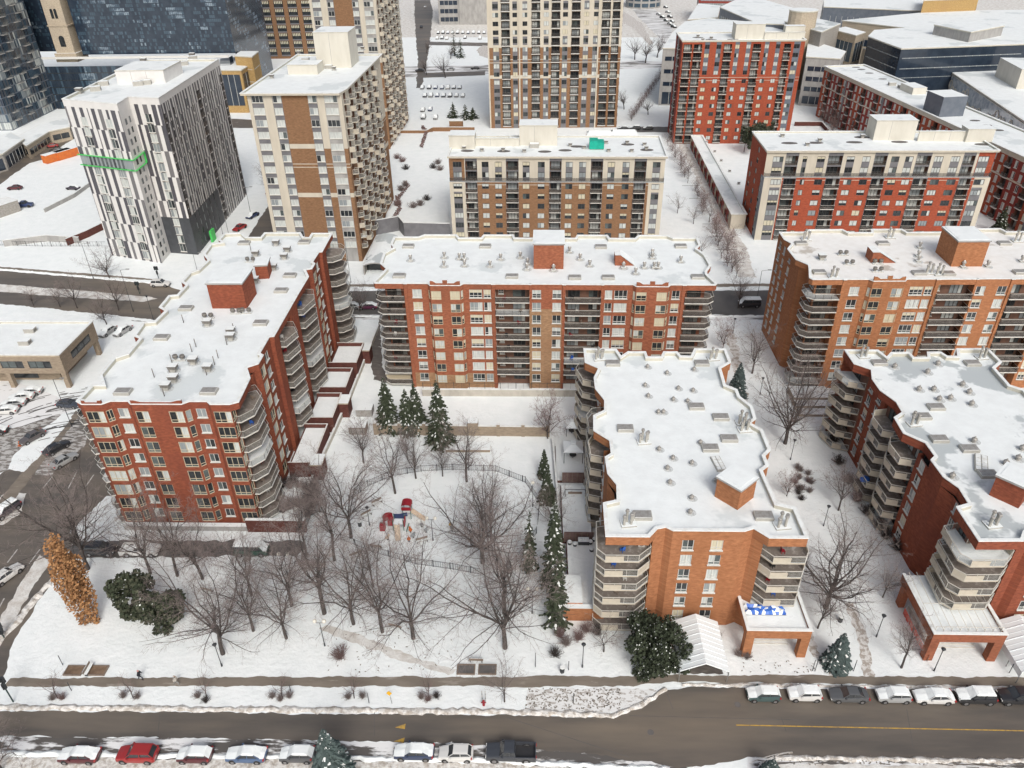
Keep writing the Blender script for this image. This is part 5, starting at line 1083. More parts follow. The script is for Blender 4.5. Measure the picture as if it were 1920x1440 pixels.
def gaz(px, py, w_, h, label):
    g_ = P(px, py, .4); t = thing('pavilion', label, 'pavilion', (g_.x, g_.y, .42)); r = MB(); a = w_/2
    for i in range(4):
        c = [(-a, -a), (a, -a), (a, a), (-a, a)]; p0, p1 = c[i], c[(i+1) % 4]; r.face([(p0[0], p0[1], h), (p1[0], p1[1], h), (p1[0]*.25, p1[1]*.25, h+.7), (p0[0]*.25, p0[1]*.25, h+.7)], 'tarp_white')
    r.box(-a, a, -a, a, h-.15, h-.003, 'tarp_white'); r.box(-a*.27, a*.27, -a*.27, a*.27, h+.75, h+.95, 'tarp_white'); obj('canopy_roof', r, t)
    for x in (-a+.1, a-.1):
        for y in (-a+.1, a-.1): q = MB(); q.box(x-.05, x+.05, y-.05, y+.05, 0, h-.16, 'pole_dark'); obj('post', q, t)
    q = MB(); q.tube((0, 0, .6), (0, 0, .7), .6, .6, 12, 'plastic_dark', True); q.tube((0, 0, 0), (0, 0, .6), .08, .08, 6, 'pole_dark'); obj('table', q, t)
gaz(1074, 858, 3.3, 2.4, 'white topped square pavilion on the narrow snow terrace'); gaz(1072, 812, 2.2, 1.9, 'smaller snowy pavilion behind the white topped one')
t = thing('garden_swing', 'metal framed garden swing with a snowy seat between the hedges', 'swing', tuple(P(1078, 935, .3)))
q = MB(); [q.tube((x, y, 0), (x, 0, 1.9), .05, .05, 5, 'pole_dark') for x in (-1.6, 1.6) for y in (-.5, .5)]; q.tube((-1.6, 0, 1.9), (1.6, 0, 1.9), .06, .06, 5, 'pole_dark'); obj('frame', q, t); q = MB(); q.box(-1.1, 1.1, -.35, .35, .5, .68, 'wood', 'snow'); q.box(-1.1, 1.1, .3, .42, .68, 1.2, 'wood', 'snow'); obj('seat', q, t)
# porches, tent
def porch(label, x0, x1, y0, y1, h, m):
    t = thing('porch', label, 'porch', ((x0+x1)/2, (y0+y1)/2, 0)); a, b = (x1-x0)/2, (y1-y0)/2
    for x in (-a+.55, a-.55):
        q = MB(); q.box(x-.55, x+.55, -b, -b+1, 0, h-1, m); obj('pillar', q, t)
        q = MB(); q.box(x-.4, x+.4, b-1.4, b-.4, 0, h-1, m); obj('pillar', q, t)
    q = MB(); q.box(-a, a, -b, b, h-.998, h, m); q.box(-a, a, -b, -b+.3, h, h+.45, m); q.box(-a, -a+.3, -b+.3, b, h, h+.45, m); q.box(a-.3, a, -b+.3, b, h, h+.45, m); obj('roof', q, t)
    q = MB(); q.box(-a-.06, a+.06, -b-.06, -b+.34, h+.452, h+.58, 'snow_coping'); q.box(-a-.06, -a+.34, -b+.342, b, h+.452, h+.58, 'snow_coping'); q.box(a-.34, a+.06, -b+.342, b, h+.452, h+.58, 'snow_coping'); obj('coping', q, t)
    q = MB(); q.box(-a+.32, a-.32, -b+.32, b, h+.003, h+.16, 'snow'); obj('snow_cover', q, t)
    q = MB()
    for i in range(5): q.box(-a+1.3, a-1.6, -b+2+i*.4, -b+2.4+i*.4 if i < 4 else b-1.6, .0, .16*(i+1), 'concrete', 'snow_coping')
    obj('steps', q, t)
    return t
porch('orange brick porch with snowy flat roof beside the white tent', 26.2, 34.2, 64.8, 74.5, 4.6, 'brick_orange')
porch('dark red brick porch with railings, cut near the right edge', 48.9, 57.8, 64.6, 74.5, 4.6, 'brick_red')
t = thing('entrance_tent', 'long white gabled canopy tent over the driveway', 'tent', (20.6, 64.7, 0)); q = MB(); n = 5
for i in range(n):
    y0 = -3.8+7.6*i/n; y1 = -3.8+7.6*(i+1)/n; k = 1.0-.10*0
    for s_ in (-1, 1):
        pr = [(s_*3.0, 2.2), (0, 3.7)]
        for (a, za), (b, zb_) in zip(pr[:-1], pr[1:]):
            q.face([(a, y0, za), (b, y0, zb_), (b, y1, zb_-.0), (a, y1, za)], 'tarp_white'); q.face([(a, y0, za), (b, y0, zb_), (b, y0-.02, zb_-.12), (a, y0-.02, za-.12)], 'tarp_white')
    for s_ in (-1, 1): q.face([(s_*3.0, y0, 1.2), (s_*3.0, y1, 1.2), (s_*3.0, y1, 2.2), (s_*3.0, y0, 2.2)], 'tarp_white')
    for s_ in (-1, 1):
        q.tube((s_*3.0, y0, 2.23), (0, y0, 3.74), .06, .06, 5, 'tarp_white'); q.tube((s_*3.0, y0+.76, 2.2), (0, y0+.76, 3.71), .035, .035, 5, 'tarp_white')
obj('cover', q, t)
for s_ in (-1, 1):
    for i in range(4): q = MB(); q.tube((s_*2.95, -3.7+i*2.4, 0), (s_*2.95, -3.7+i*2.4, 2.2), .05, .05, 5, 'pole_grey'); obj('post', q, t)
tt = t.copy(); sc.collection.objects.link(tt); tt.location = (61.8, 65.2, 0); tt['label'] = 'white canopy tent cut by the right edge, beside the dark red porch'; t['group'] = tt['group'] = 'white entrance tents'
for c in t.children: d = c.copy(); sc.collection.objects.link(d); d.parent = tt
# open garage canopy behind the central block and shelter in front of it
t = thing('garage_canopy', 'pale curved garage entrance roof between the brown tower and the central block', 'canopy', (-40.6, 187, 0)); q = MB()
for i in range(6):
    a0, a1 = -2.9+i*.97, -1.93+i*.97; z0, z1 = 3.4-.13*a0*a0*.7, 3.4-.13*a1*a1*.7; q.face([(a0, -9, z0), (a1, -9, z1), (a1, 10, z1), (a0, 10, z0)], 'roofsnow_thin'); q.face([(a0, -9, z0), (a1, -9, z1), (a1, -9, z1-.3), (a0, -9, z0-.3)], 'conc_grey')
obj('roof', q, t); q = MB(); q.box(-2.95, -2.7, -9, 10, 0, 2.6, 'stone_grey'); q.box(2.7, 2.95, -9, 10, 0, 2.6, 'stone_grey'); obj('wall', q, t); q = MB(); q.box(-2.68, 2.68, -6, -5.8, 0, 2.9, 'glass_dark'); obj('door', q, t)
q = MB(); g_ = P(748, 722); q.box(-2.6, 2.6, -1.6, 1.2, 2.0, 2.25, 'concrete', 'snow'); o = tag(obj('shelter', q, None, (g_.x, g_.y+2.2, 0)), 'small flat snow roofed shelter under the left balconies of the central block', 'shelter'); q = MB(); q.box(-2.4, 2.4, -1.4, -1.2, 0, 1.95, 'frame_beige'); q.box(-2.4, -2.2, -1.1, 1.1, 0, 1.95, 'frame_beige'); q.box(2.2, 2.4, -1.1, 1.1, 0, 1.95, 'frame_beige'); obj('wall', q, o)
for x, y, lb in ((685, 775, 'small grey utility cabinet at the walled lawn corner'), (673, 808, 'open slatted bin enclosure under a bare tree')):
    g_ = P(x, y); q = MB(); q.box(-1.5, 1.5, -1.1, 1.1, 0, 1.5, 'conc_grey' if y < 790 else 'wood', 'snow'); o = tag(obj('utility_cabinet', q, None, (g_.x, g_.y, 0)), lb, 'cabinet'); q = MB(); q.box(-1.3, 1.3, -1.16, -1.102, .2, 1.3, 'roof_metal'); obj('door', q, o)
for px, py, w_, lb in ((858, 842, 4, 'left raised planter of stacked timber by the walled lawn'), (900, 842, 3.6, 'right raised planter of stacked timber by the walled lawn')):
    g_ = P(px, py); q = MB(); q.box(-w_/2, w_/2, -.9, .9, 0, .5, 'stone_wall', 'snow'); tag(obj('planter', q, None, (g_.x, g_.y, 0)), lb, 'planter')
g_ = P(895, 806); q = MB(); q.box(-.9, .9, -.8, .8, 1.2, 3.2, 'stone_wall', 'snow'); tag(obj('gate_pier', q, None, (-11.3, 111.4, 0)), 'square tan stone pavilion pier rising from the garden wall', 'pier')
for px, py, h in ((1550, 755, 1.2), (1555, 775, .9)): pass
t = thing('stepped_planter', 'snow covered stepped brick planter below the big bare tree', 'planter', (51.2, 121.5, 0)); q = MB()
for i in range(3): q.box(-3.2, 3.6, -4+i*2, 3.9, .5*i+.001, .5*(i+1), 'stone_wall', 'snow')
obj('step', q, t)
# left low office
B = Bld('low_office', 'two storey tan brick office with a snow roof over an open car bay', 'office', -99, 133, 0, None); fl = [3.9]
W = dict(s=.7, h=2.3, st='dark', mix=[0, 6])
zt = 7.6; x0, x1, y0, y1 = -112, -92.2, 126.2, 139.8
B.facade((x0, y0), (x1, y0), 3.4, zt-.4, [('w', 1, 5, W), ('w', 7.5, 12, W), ('w', 13, 17.5, W)], fl, 'stone_wall'); B.facade((x1, y0), (x1, y1), 3.4, zt-.4, [('w', 3.5, 11, W)], fl, 'stone_wall'); B.facade((x1, y1), (x0, y1), 3.4, zt-.4, (), fl, 'stone_wall'); B.facade((x0, y1), (x0, y0), 3.4, zt-.4, (), fl, 'stone_wall')
B.w.face([(x0, y1, 3.4), (x1, y1, 3.4), (x1, y0, 3.4), (x0, y0, 3.4)], 'conc_grey')
for x, y in ((x1-.6, y0+.5), (x1-.6, y1-.6), (x0+8, y0+.5), (x0+1, y0+.5)): B.w.box(x-.45, x+.45, y-.45, y+.45, 0, 3.395, 'stone_wall')
B.w.box(x0, x1-3.5, y0+3, y1, 0, 3.39, 'stone_wall'); B.w.box(x0+2, x1-8, y0+2.9, y0+2.998, .5, 2.9, 'glass_dark'); flatroof(B, [(x0, y0), (x1, y0), (x1, y1), (x0, y1)], zt, fas=.4, side='stone_beige'); roofstuff(B, 'unit', [(58, 622), (48, 645)], 0, .85); B.finish()
q = MB(); a = P(0, 735); q.box(-20, 2, -3, 3, 0, 5.6, 'stone_wall', 'snow'); o = tag(obj('low_office', q, None, (a.x-2, a.y+7, 0)), 'lower wing of the tan office cut by the left edge', 'office'); q = MB(); q.box(-18, 1, -3.06, -3.002, 2.6, 4.6, 'glass_dark'); q.box(2.002, 2.06, -2, 2, 2.6, 4.6, 'glass_dark'); obj('window', q, o)
# vacant lot at the left
wallthing('retaining_wall', 'long thin concrete wall across the snowy lot behind the striped tower', 'wall', Pp([(85, 398), (140, 370), (172, 347)]), 1.2, .3, 'conc_grey')
wallthing('retaining_wall', 'brown retaining wall descending to the foot of the striped tower', 'wall', Pp([(128, 460), (165, 445), (205, 425)]), 2.0, .3, 'brick_dark')
wallthing('retaining_wall', 'low concrete wall with navy panels along the snowy slope', 'wall', Pp([(10, 462), (90, 452), (150, 456)]), 1.8, .3, 'conc_grey')
q = MB(); g_ = P(15, 405); q.obox((0, 0, 0), 13, 6, 3.4, R(62), 'stone_grey', 'snow'); o = tag(obj('shed', q, None, (g_.x-4, g_.y, 0)), 'long pale block shed with snow roof cut by the left edge', 'shed'); q = MB(); q.obox((0, 0, 3.41), 13.3, 6.3, .12, R(62), 'snow_coping'); obj('roof', q, o)
for i, (x, y) in enumerate(((104, 303), (126, 297))):
    g_ = P(x, y); t = thing('shipping_container', ('left', 'right')[i]+' one of two orange containers side by side with snowy tops', 'container', (g_.x, g_.y+2, 0), R(62), 'orange containers'); q = MB(); q.box(-5, 5, -1.35, 1.35, .1, 2.9, 'orange'); obj('body', q, t)
    q = MB(); q.box(-5.05, 5.05, -1.4, 1.4, 2.903, 3.0, 'snow'); obj('snow_cover', q, t); q = MB(); [q.box(-5.06, -5.002, y_, y_+1.2, .3, 2.7, 'orange') for y_ in (-1.25, .05)]; obj('door', q, t)
def simple(name, label, cat, poly, z0, z1, m, top='roofsnow', bands=(), bandm='navyglass', group=None, cap=None, parts=None, vert=None):
    """a far building: walls with window bands that follow every side"""
    poly = ccw([tuple(p[:2]) for p in poly]); cx = sum(p[0] for p in poly)/len(poly); cy = sum(p[1] for p in poly)/len(poly)
    t = thing(name, label, cat, (cx, cy, 0), 0, group); pl = [(a-cx, b-cy) for a, b in poly]; q = MB(); q.prism(pl, z0, z1, m); obj('wall', q, t)
    r = MB(); r.prism(inset(pl, -.25), z1+.003, z1+.45, cap or 'cream2', 'snow_coping'); r.prism(inset(pl, .3), z1+.452, z1+.5, top); obj('roof', r, t)
    for a, b in bands:
        w_ = MB()
        for i in range(len(pl)):
            p0, p1 = Vector(pl[i]), Vector(pl[(i+1) % len(pl)]); L = (p1-p0).length
            if L < 3: continue
            d = (p1-p0)/L; n_ = Vector((d.y, -d.x)); e0, e1 = p0+d*min(1.2, L*.1)+n_*.05, p1-d*min(1.2, L*.1)+n_*.05
            w_.obox(((e0.x+e1.x)/2, (e0.y+e1.y)/2, a), (e1-e0).length, .09, b-a, math.atan2(d.y, d.x), bandm)
            k = int(L/3.0)
            for j in range(1, k): o = e0+(e1-e0)*(j/k); w_.obox((o.x+n_.x*.06, o.y+n_.y*.06, a), .14, .1, b-a, math.atan2(d.y, d.x), 'frame_white' if bandm != 'glass_dark' else m)
        obj('window', w_, t)
    return t
def Pz(l, z): return [tuple(P(x, y, z)[:2]) for x, y in l]
def addpart(t, name, q):
    o = obj(name, q.mesh(name, tuple(t.location)), t); return o
simple('low_building', 'low beige concrete building with a garage opening behind the orange containers', 'building', Pz([(50, 275), (92, 248), (130, 240), (130, 222), (75, 235), (30, 260)], 4.5), 0, 4.5, 'stone_beige', bands=((1.2, 3.2),), bandm='glass_dark')
simple('low_building', 'low snow roofed building with dark bays cut by the left edge', 'building', Pz([(-30, 300), (5, 290), (45, 262), (20, 250), (-30, 270)], 5.5), 0, 5.5, 'stone_grey', bands=((.6, 4.4),), bandm='navyglass')
# glass tower far left: a curtain wall of individual panes
def curtainwall(B, p0, p1, z0, z1, fh, pw, mats_, bright, line='frame_dark', seed=0, thr=.62):
    """bright panes gather in patches, the rest stay close to the first material"""
    p0, p1 = Vector(p0), Vector(p1); L = (p1-p0).length; d = (p1-p0)/L; r = random.Random(seed); nz = int((z1-z0)/fh); nx = int(L/pw); q = B
    for k in range(nz):
        for i in range(nx):
            a, b = p0+d*(L*i/nx), p0+d*(L*(i+1)/nx-.12); z = z0+k*fh
            c = .5+.25*math.sin(i*.23+k*.9+seed)+.25*math.sin(i*.09-k*.41+seed*2)*math.cos(i*.31+seed)+r.uniform(-.12, .12)
            m = r.choice(bright) if c > thr else r.choice(mats_)
            q.face([(a.x, a.y, z+.35), (b.x, b.y, z+.35), (b.x, b.y, z+fh), (a.x, a.y, z+fh)], m)
            e = p0+d*(L*(i+1)/nx); q.face([(b.x, b.y, z+.35), (e.x, e.y, z+.35), (e.x, e.y, z+fh), (b.x, b.y, z+fh)], line)
        a, b = p0, p1; q.face([(a.x, a.y, z), (b.x, b.y, z), (b.x, b.y, z+.35), (a.x, a.y, z+.35)], line)
t = thing('glass_tower', 'blue grey glass apartment tower with rows of pale blinds, far left edge', 'tower', (-222, 330, 0)); q = MB()
curtainwall(q, (-212.5, 314.5), (-212.5, 350), 0, 84, 3.05, .95, ['blueglass', 'blueglass', 'navyglass', 'dark_panel'], ['curtain_grey', 'curtain'], 'spandrel_blue', 1, .68); curtainwall(q, (-240, 314.5), (-212.5, 314.5), 0, 84, 3.05, .95, ['blueglass', 'blueglass', 'navyglass', 'dark_panel'], ['curtain_grey', 'curtain'], 'spandrel_blue', 2, .68)
q.face([(-240, 350, 0), (-212.5, 350, 0), (-212.5, 350, 84), (-240, 350, 84)][::-1], 'blueglass'); q.face([(-240, 314.5, 84), (-212.5, 314.5, 84), (-212.5, 350, 84), (-240, 350, 84)], 'snow'); addpart(t, 'curtain_wall', q)
q = MB(); r = random.Random(4)
for k in range(1, 27):
    for i in range(3): y = 317+i*10+r.random()*5; q = MB(); q.box(-212.49, -211.3, y, y+3.4, k*3.05-.1, k*3.05+.1, 'conc_grey'); q.box(-211.35, -211.3, y, y+3.4, k*3.05+.1, k*3.05+1.1, 'railglass'); addpart(t, 'balcony', q)
t = thing('glass_block', 'huge dark navy glass block filling the top left, lower wing in front', 'building', (-165, 365, 0)); q = MB()
ms = ['navyglass', 'navyglass', 'blueglass']
curtainwall(q, (-260, 362), (-196, 362), 21.5, 90, 1.5, .8, ms, ['sky_reflection_glass'], 'navyglass', 9, .9); curtainwall(q, (-196, 353.4), (-129.5, 353.4), 21.5, 90, 1.5, .8, ms, ['sky_reflection_glass'], 'navyglass', 5, .78); curtainwall(q, (-129.5, 353.4), (-129.5, 400), 0, 90, 1.5, .8, ms, ['sky_reflection_glass'], 'navyglass', 6, .6); q.face([(-196, 400, 21), (-196, 353.4, 21), (-196, 353.4, 90), (-196, 400, 90)], 'navyglass'); addpart(t, 'curtain_wall', q)
q = MB(); curtainwall(q, (-212, 349), (-131, 349), 0, 20.6, 2.95, 1.0, ms, ['sky_reflection_glass'], 'glass_dark', 7, .84); q.face([(-131, 349, 0), (-131, 353.3, 0), (-131, 353.3, 20.6), (-131, 349, 20.6)], 'navyglass'); q.face([(-212, 349, 20.6), (-131, 349, 20.6), (-131, 353.35, 20.6), (-212, 353.35, 20.6)], 'snow'); q.box(-212, -131, 348.7, 349.1, 20.602, 21.5, 'frame_white', 'snow_coping'); addpart(t, 'podium', q)
# stone tower with arched openings
t = thing('stone_tower', 'narrow pale stone tower with arched openings beside the dark glass block', 'tower', (-203, 356, 0)); q = MB(); q.box(-206.5, -198.5, 352, 360, 21, 88, 'stone_beige'); q.box(-207.2, -197.8, 351.2, 360.8, 19, 22.5, 'stone_beige', 'snow'); [q.box(-206.9, -198.1, 351.7, 360.4, z, z+.5, 'stone_beige') for z in (33, 45, 56, 66)]; addpart(t, 'wall', q)
def arch(q, x, y, z, w_, h, m):
    pts = [(x-w_/2, z), (x+w_/2, z), (x+w_/2, z+h)]+[(x+math.cos(a)*w_/2, z+h+math.sin(a)*w_/2) for a in [math.pi*i/8 for i in range(1, 8)]]+[(x-w_/2, z+h)]
    q.face([(a, y, b) for a, b in pts], m)
for z, n in ((25, 1), (36, 2), (47, 2), (58, 1), (69, 4), (78, 3)):
    for i in range(n): q = MB(); arch(q, -202.5+(i-(n-1)/2)*1.6, 351.95, z, 1.2 if n > 1 else 2.4, 3.2, 'glass_dark'); addpart(t, 'window', q)
# old brick office with tall arches
B = Bld('office_building', 'old brown brick office with tall arched window bays behind the cream tower', 'building', -136, 470, 0, None); x0, x1, y0 = -164, -111, 457
q = B.w
q.box(x0, x1, y0, y0+25, 0, 62, 'brick_brown'); q.box(x0, x0+12, y0-.5, y0-.01, 0, 62, 'stone_beige')
B.part('wall', B.w)
for i in range(5):
    xa = x0+15+i*7.4
    for k in range(10):
        z = 2+k*4; r = MB()
        if k < 9: r.box(xa, xa+5, y0-.12, y0-.01, z, z+3.0, 'glass_dark'); [r.box(xa+.4+j*.9, xa+.95+j*.9, y0-.16, y0-.121, z+1.6, z+2.9, 'curtain_warm') for j in range(5)]; r.box(xa, xa+5, y0-.2, y0-.12, z-.7, z, 'spandrel')
        else: arch(r, xa+2.5, y0-.12, 38, 5, .8, 'glass_dark')
        B.part('window', r)
for i in range(4):
    for k in range(12): r = MB(); r.box(x0+1+i*2.8, x0+2.9+i*2.8, y0-.6, y0-.51, 3+k*4, 5.6+k*4, 'glass_dark'); B.part('window', r)
simple('low_building', 'small yellow brick building with dark glass and white bands below the old office', 'building', Pz([(410, 133), (452, 133), (470, 122), (455, 108), (415, 112)], 17), 0, 17, 'brick_yellow', bands=((3, 15.5),), bandm='navyglass')
simple('low_building', 'taller yellow brick corner pavilion with white bands', 'building', Pz([(440, 106), (472, 108), (484, 98), (452, 98)], 21), 0, 21, 'brick_yellow', bands=((6, 6.3), (11, 11.3), (16, 16.3)), bandm='cream')
# top centre and right
t = simple('office_building', 'grey windowless office slab with banded left wing at the top centre', 'building', [(-52, 566), (-26, 566), (-26, 600), (-52, 600)], 0, 46, 'conc_grey'); simple('office_building', 'banded grey and teal glass stair wing beside the grey slab', 'building', [(-66, 567), (-52.1, 567), (-52.1, 600), (-66, 600)], 0, 46, 'conc_grey', bands=[(2+5*k, 4.6+5*k) for k in range(9)])
simple('round_building', 'small curved blue glass building at the top edge', 'building', [(78+13*math.cos(a), 640+13*math.sin(a)) for a in [2*math.pi*i/14 for i in range(14)]], 0, 12, 'conc_grey', bands=((1, 3.5), (5, 7.5), (9, 11.4)), bandm='blueglass')
simple('apartment_house', 'dull red apartment block at the top edge right of the round glass building', 'apartment block', [(104, 560), (128, 555), (134, 592), (110, 598)], 0, 16, 'brick_deepred', bands=[(1.5+3*k, 3.2+3*k) for k in range(5)], bandm='curtain_grey')
simple('office_building', 'pale stepped stone hall behind the white roofed grey block', 'building', Pz([(1290, 38), (1345, 34), (1350, 12), (1310, 8)], 16), 0, 16, 'stone_beige', bands=((4, 6), (9, 11)), bandm='glass_dark')
simple('office_building', 'large slate grey glass block with chequered snowy roof at the top', 'building', Pz([(1350, 15), (1420, 45), (1480, 48), (1492, 18), (1400, -8)], 24), 0, 24, 'spandrel_blue', bands=((2, 10), (12, 21)), bandm='blueglass')
simple('office_building', 'grey clad block with a broad white roof behind the scarlet tower', 'building', Pz([(1243, 92), (1262, 62), (1285, 42), (1330, 36), (1400, 42), (1500, 66), (1500, 92)], 22.5), 0, 22.5, 'conc_grey', bands=((0.6, 5.5), (8, 9.6), (13, 14.6), (18, 19.6)))
simple('office_building', 'flat white roofed office between scarlet tower and red row', 'building', Pz([(1516, 76), (1585, 98), (1575, 112), (1512, 108)], 19), 0, 19, 'conc_grey', bands=((1, 4), (6, 7.8), (10, 11.8), (14, 15.8)))
t = simple('hospital_block', 'navy glass and beige concrete hospital wing with a wide snow roof', 'building', Pz([(1628, 70), (1690, 93), (1925, 84), (2200, 74), (2200, 38), (1780, 48), (1640, 58)], 23), 0, 23, 'navyglass', bands=((19.5, 19.8), (15.5, 15.8), (12, 12.2)), bandm='curtain_grey')
a, b = P(1715, 108, 17), P(1850, 104, 17); q = MB(); an = math.atan2((b-a).y, (b-a).x); c = (a+b)/2; q.obox((c.x, c.y-5, 0), (b-a).length, 6, 17, an, 'stone_beige', 'snow'); q.obox((c.x+.2, c.y-8.1, 10), (b-a).length*.85, .2, 2.4, an, 'navyglass'); q.obox((c.x+.2, c.y-8.1, 3), (b-a).length*.85, .2, 2.6, an, 'navyglass'); addpart(t, 'bay', q)
a, b = P(1622, 88, 17), P(1668, 105, 17); q = MB(); an = math.atan2((b-a).y, (b-a).x); c = (a+b)/2; q.obox((c.x, c.y-2.5, 0), (b-a).length, 4, 17, an, 'stone_beige', 'snow'); [q.obox((c.x+math.cos(an)*s_-.0, c.y-4.6+math.sin(an)*s_, 7), 5, .2, 7, an, 'navyglass') for s_ in (-4, 4)]; addpart(t, 'bay', q)
simple('hospital_block', 'pale glazed stair block left of the navy hospital wing', 'building', Pz([(1562, 57), (1605, 68), (1622, 62), (1585, 52)], 22), 0, 22, 'stone_beige', bands=((2, 9), (11, 19)), bandm='blueglass')
simple('hospital_block', 'beige concrete plant building with sloping parapet at top right', 'building', Pz([(1472, 42), (1540, 62), (1575, 46), (1520, 34)], 25), 0, 25, 'stone_grey', top='roofsnow_thin')
simple('hospital_block', 'windowless slate grey rooftop block on the far white roofs', 'building', Pz([(1752, 48), (1820, 62), (1882, 50), (1810, 38)], 27), 20, 27, 'conc_grey')
simple('hospital_block', 'wide low hospital wing under an unbroken snow roof at the top right', 'building', Pz([(1580, 40), (1700, 54), (1930, 50), (2200, 40), (2200, 16), (1760, 22)], 20), 0, 20, 'stone_beige', bands=((10, 13),))
simple('round_tower', 'round pale stone drum with tall windows at the top right', 'tower', [(P(1507, 20, 32).x+6*math.cos(a), P(1507, 20, 32).y+6*math.sin(a)) for a in [2*math.pi*i/16 for i in range(16)]], 0, 32, 'stone_beige', bands=((26, 29.5),), bandm='glass_dark')
simple('office_building', 'long slate grey building across the top edge', 'building', Pz([(1545, 14), (1735, 22), (1735, 0), (1545, -4)], 20), 0, 20, 'spandrel_blue', bands=((3, 16),), bandm='spandrel_blue')
simple('office_building', 'square yellow stone building with small windows at the top edge', 'building', Pz([(1732, 2), (1835, -2), (1838, -14), (1735, -12)], 26), 0, 26, 'brick_yellow', bands=((4, 6), (10, 12), (16, 20)), bandm='glass_dark')
t = simple('lattice_hall', 'pale glass hall with circle patterned walls, cut by the right edge', 'building', Pz([(1777, 132), (1925, 232), (2040, 200), (1890, 122)], 13), 0, 13, 'mirrorglass')
a, b = P(1777, 132, 13), P(1925, 232, 13); d = (b-a).normalized(); q = MB(); r = random.Random(2); n_ = Vector((d.y, -d.x, 0))
if n_.dot(Vector((a.x, a.y, 0))) > 0: n_ = -n_
for i in range(26):
    u = (b-a).length*(i+.5)/26; z = r.uniform(2.5, 10.5); rr = r.uniform(.9, 1.9); c = a+d*u
    for k in range(10):
        a0, a1 = 2*math.pi*k/10, 2*math.pi*(k+1)/10; q.tube((c.x+d.x*rr*math.cos(a0)+n_.x*.15, c.y+d.y*rr*math.cos(a0)+n_.y*.15, z+rr*math.sin(a0)), (c.x+d.x*rr*math.cos(a1)+n_.x*.15, c.y+d.y*rr*math.cos(a1)+n_.y*.15, z+rr*math.sin(a1)), .16, .16, 4, 'cream2')
for z in (.5, 6.4, 12.6): q.tube((a.x+n_.x*.15, a.y+n_.y*.15, z), (b.x+n_.x*.15, b.y+n_.y*.15, z), .14, .14, 4, 'cream2')
addpart(t, 'facade_pattern', q); q = MB(); c = P(1905, 160, 13); q.obox((c.x+4, c.y+2, 13.5), 22, 14, 7, math.atan2(d.y, d.x), 'palebox', 'roofsnow'); addpart(t, 'penthouse', q)
# brick box and walls in the far garden court
q = MB(); g_ = P(856, 242); q.box(-2.6, 2.6, -1.5, 1.5, 0, 3.4, 'brick_brown', 'snow'); o = tag(obj('brick_kiosk', q, None, (g_.x, g_.y, 0)), 'small brown brick kiosk left of the beige tower foot', 'kiosk'); q = MB(); q.box(-2.75, 2.75, -1.65, 1.65, 3.403, 3.6, 'cream', 'snow'); obj('roof', q, o)
wallthing('garden_wall', 'low brown wall at the head of the snowy court', 'wall', Pp([(735, 252), (800, 252), (812, 246), (890, 246)]), 1.6, .5, 'brick_brown')
wallthing('garden_wall', 'dark wall closing the near end of the snowy court behind the central block', 'wall', Pp([(705, 440), (750, 432), (760, 444), (845, 446)]), 4.2, .4, 'spandrel')
wallthing('garden_wall', 'dark brick parking wall beside the red row block', 'wall', Pp([(1490, 236), (1540, 236), (1552, 250)]), 1.6, .4, 'brick_dark')
for px, py, lb in ((1125, 252, 'left low snow roofed hut at the foot of the beige tower'), (1170, 250, 'right low snow roofed hut at the foot of the beige tower')):
    g_ = P(px, py, 3); q = MB(); q.box(-5, 5, -3, 3, 0, 3, 'brick_deepred', 'snow'); o = tag(obj('hut', q, None, (g_.x, g_.y, 0)), lb, 'hut'); q = MB(); q.face([(-5.2, -3.3, 3.02), (5.2, -3.3, 3.02), (4, 1, 4.2), (-4, 1, 4.2)], 'snow'); q.face([(5.2, 3.3, 3.02), (-5.2, 3.3, 3.02), (-4, 1, 4.2), (4, 1, 4.2)], 'snow'); obj('roof', q, o)

def track(c, r0, a0, a1, wd, seed, q, m):
    r = random.Random(seed); n = int(abs(a1-a0)*r0/.5)+2; on = True
    for i in range(n):
        if r.random() < .1: on = not on
        if not on: continue
        t0, t1 = a0+(a1-a0)*i/n, a0+(a1-a0)*(i+1)/n; ra = r0+.25*math.sin(i*.22+seed); rb = r0+.25*math.sin((i+1)*.22+seed)
        q.face([(c[0]+(ra+s_*wd)*math.cos(t), c[1]+(ra+s_*wd)*math.sin(t), .058) for t, s_, ra in ((t0, 0, ra), (t0, 1, ra), (t1, 1, rb), (t1, 0, rb))], m)
q = MB(); c = P(85, 868); r = random.Random(3)
for i in range(34): rr_ = r.uniform(8, 24); a0 = R(r.uniform(40, 80)); track((c.x+r.uniform(-2, 2), c.y+r.uniform(-2, 2)), rr_, a0, a0+R(r.uniform(40, 110)), r.uniform(.16, .3), i, q, 'asphalt_dark')
struct('tyre_tracks', q)
q = MB()
for i in range(26): y = r.uniform(47, 51.6); x0_ = r.uniform(20, 50); track((x0_, y-260), 260, R(90), R(90-r.uniform(2, 6)), .1, i, q, 'asphalt')
for i in range(6): track((29.5, 42+i*.05), 9.0+i*.22, R(92), R(142), .09, i+50, q, 'dirtysnow')
struct('tyre_tracks', q)
q = MB()
for i in range(520):
    k = r.random()
    if k < .45: p = P(r.uniform(985, 1165), r.uniform(1290, 1330))
    elif k < .6: p = P(r.uniform(600, 860), 0+r.uniform(1175, 1262)); 
    elif k < .68: p = P(r.uniform(1390, 1530), r.uniform(1235, 1262))
    else: p = P(r.uniform(1430, 1919), r.uniform(1418, 1434))
    a = r.uniform(0, 3.1); u = Vector((math.cos(a), math.sin(a), 0))*.16; v = Vector((-u.y, u.x, 0))*.45; z = Vector((0, 0, .056)); q.face([p-u+z, p+v+z, p+u+z, p-v+z], 'pavement')
struct('footprints', q)
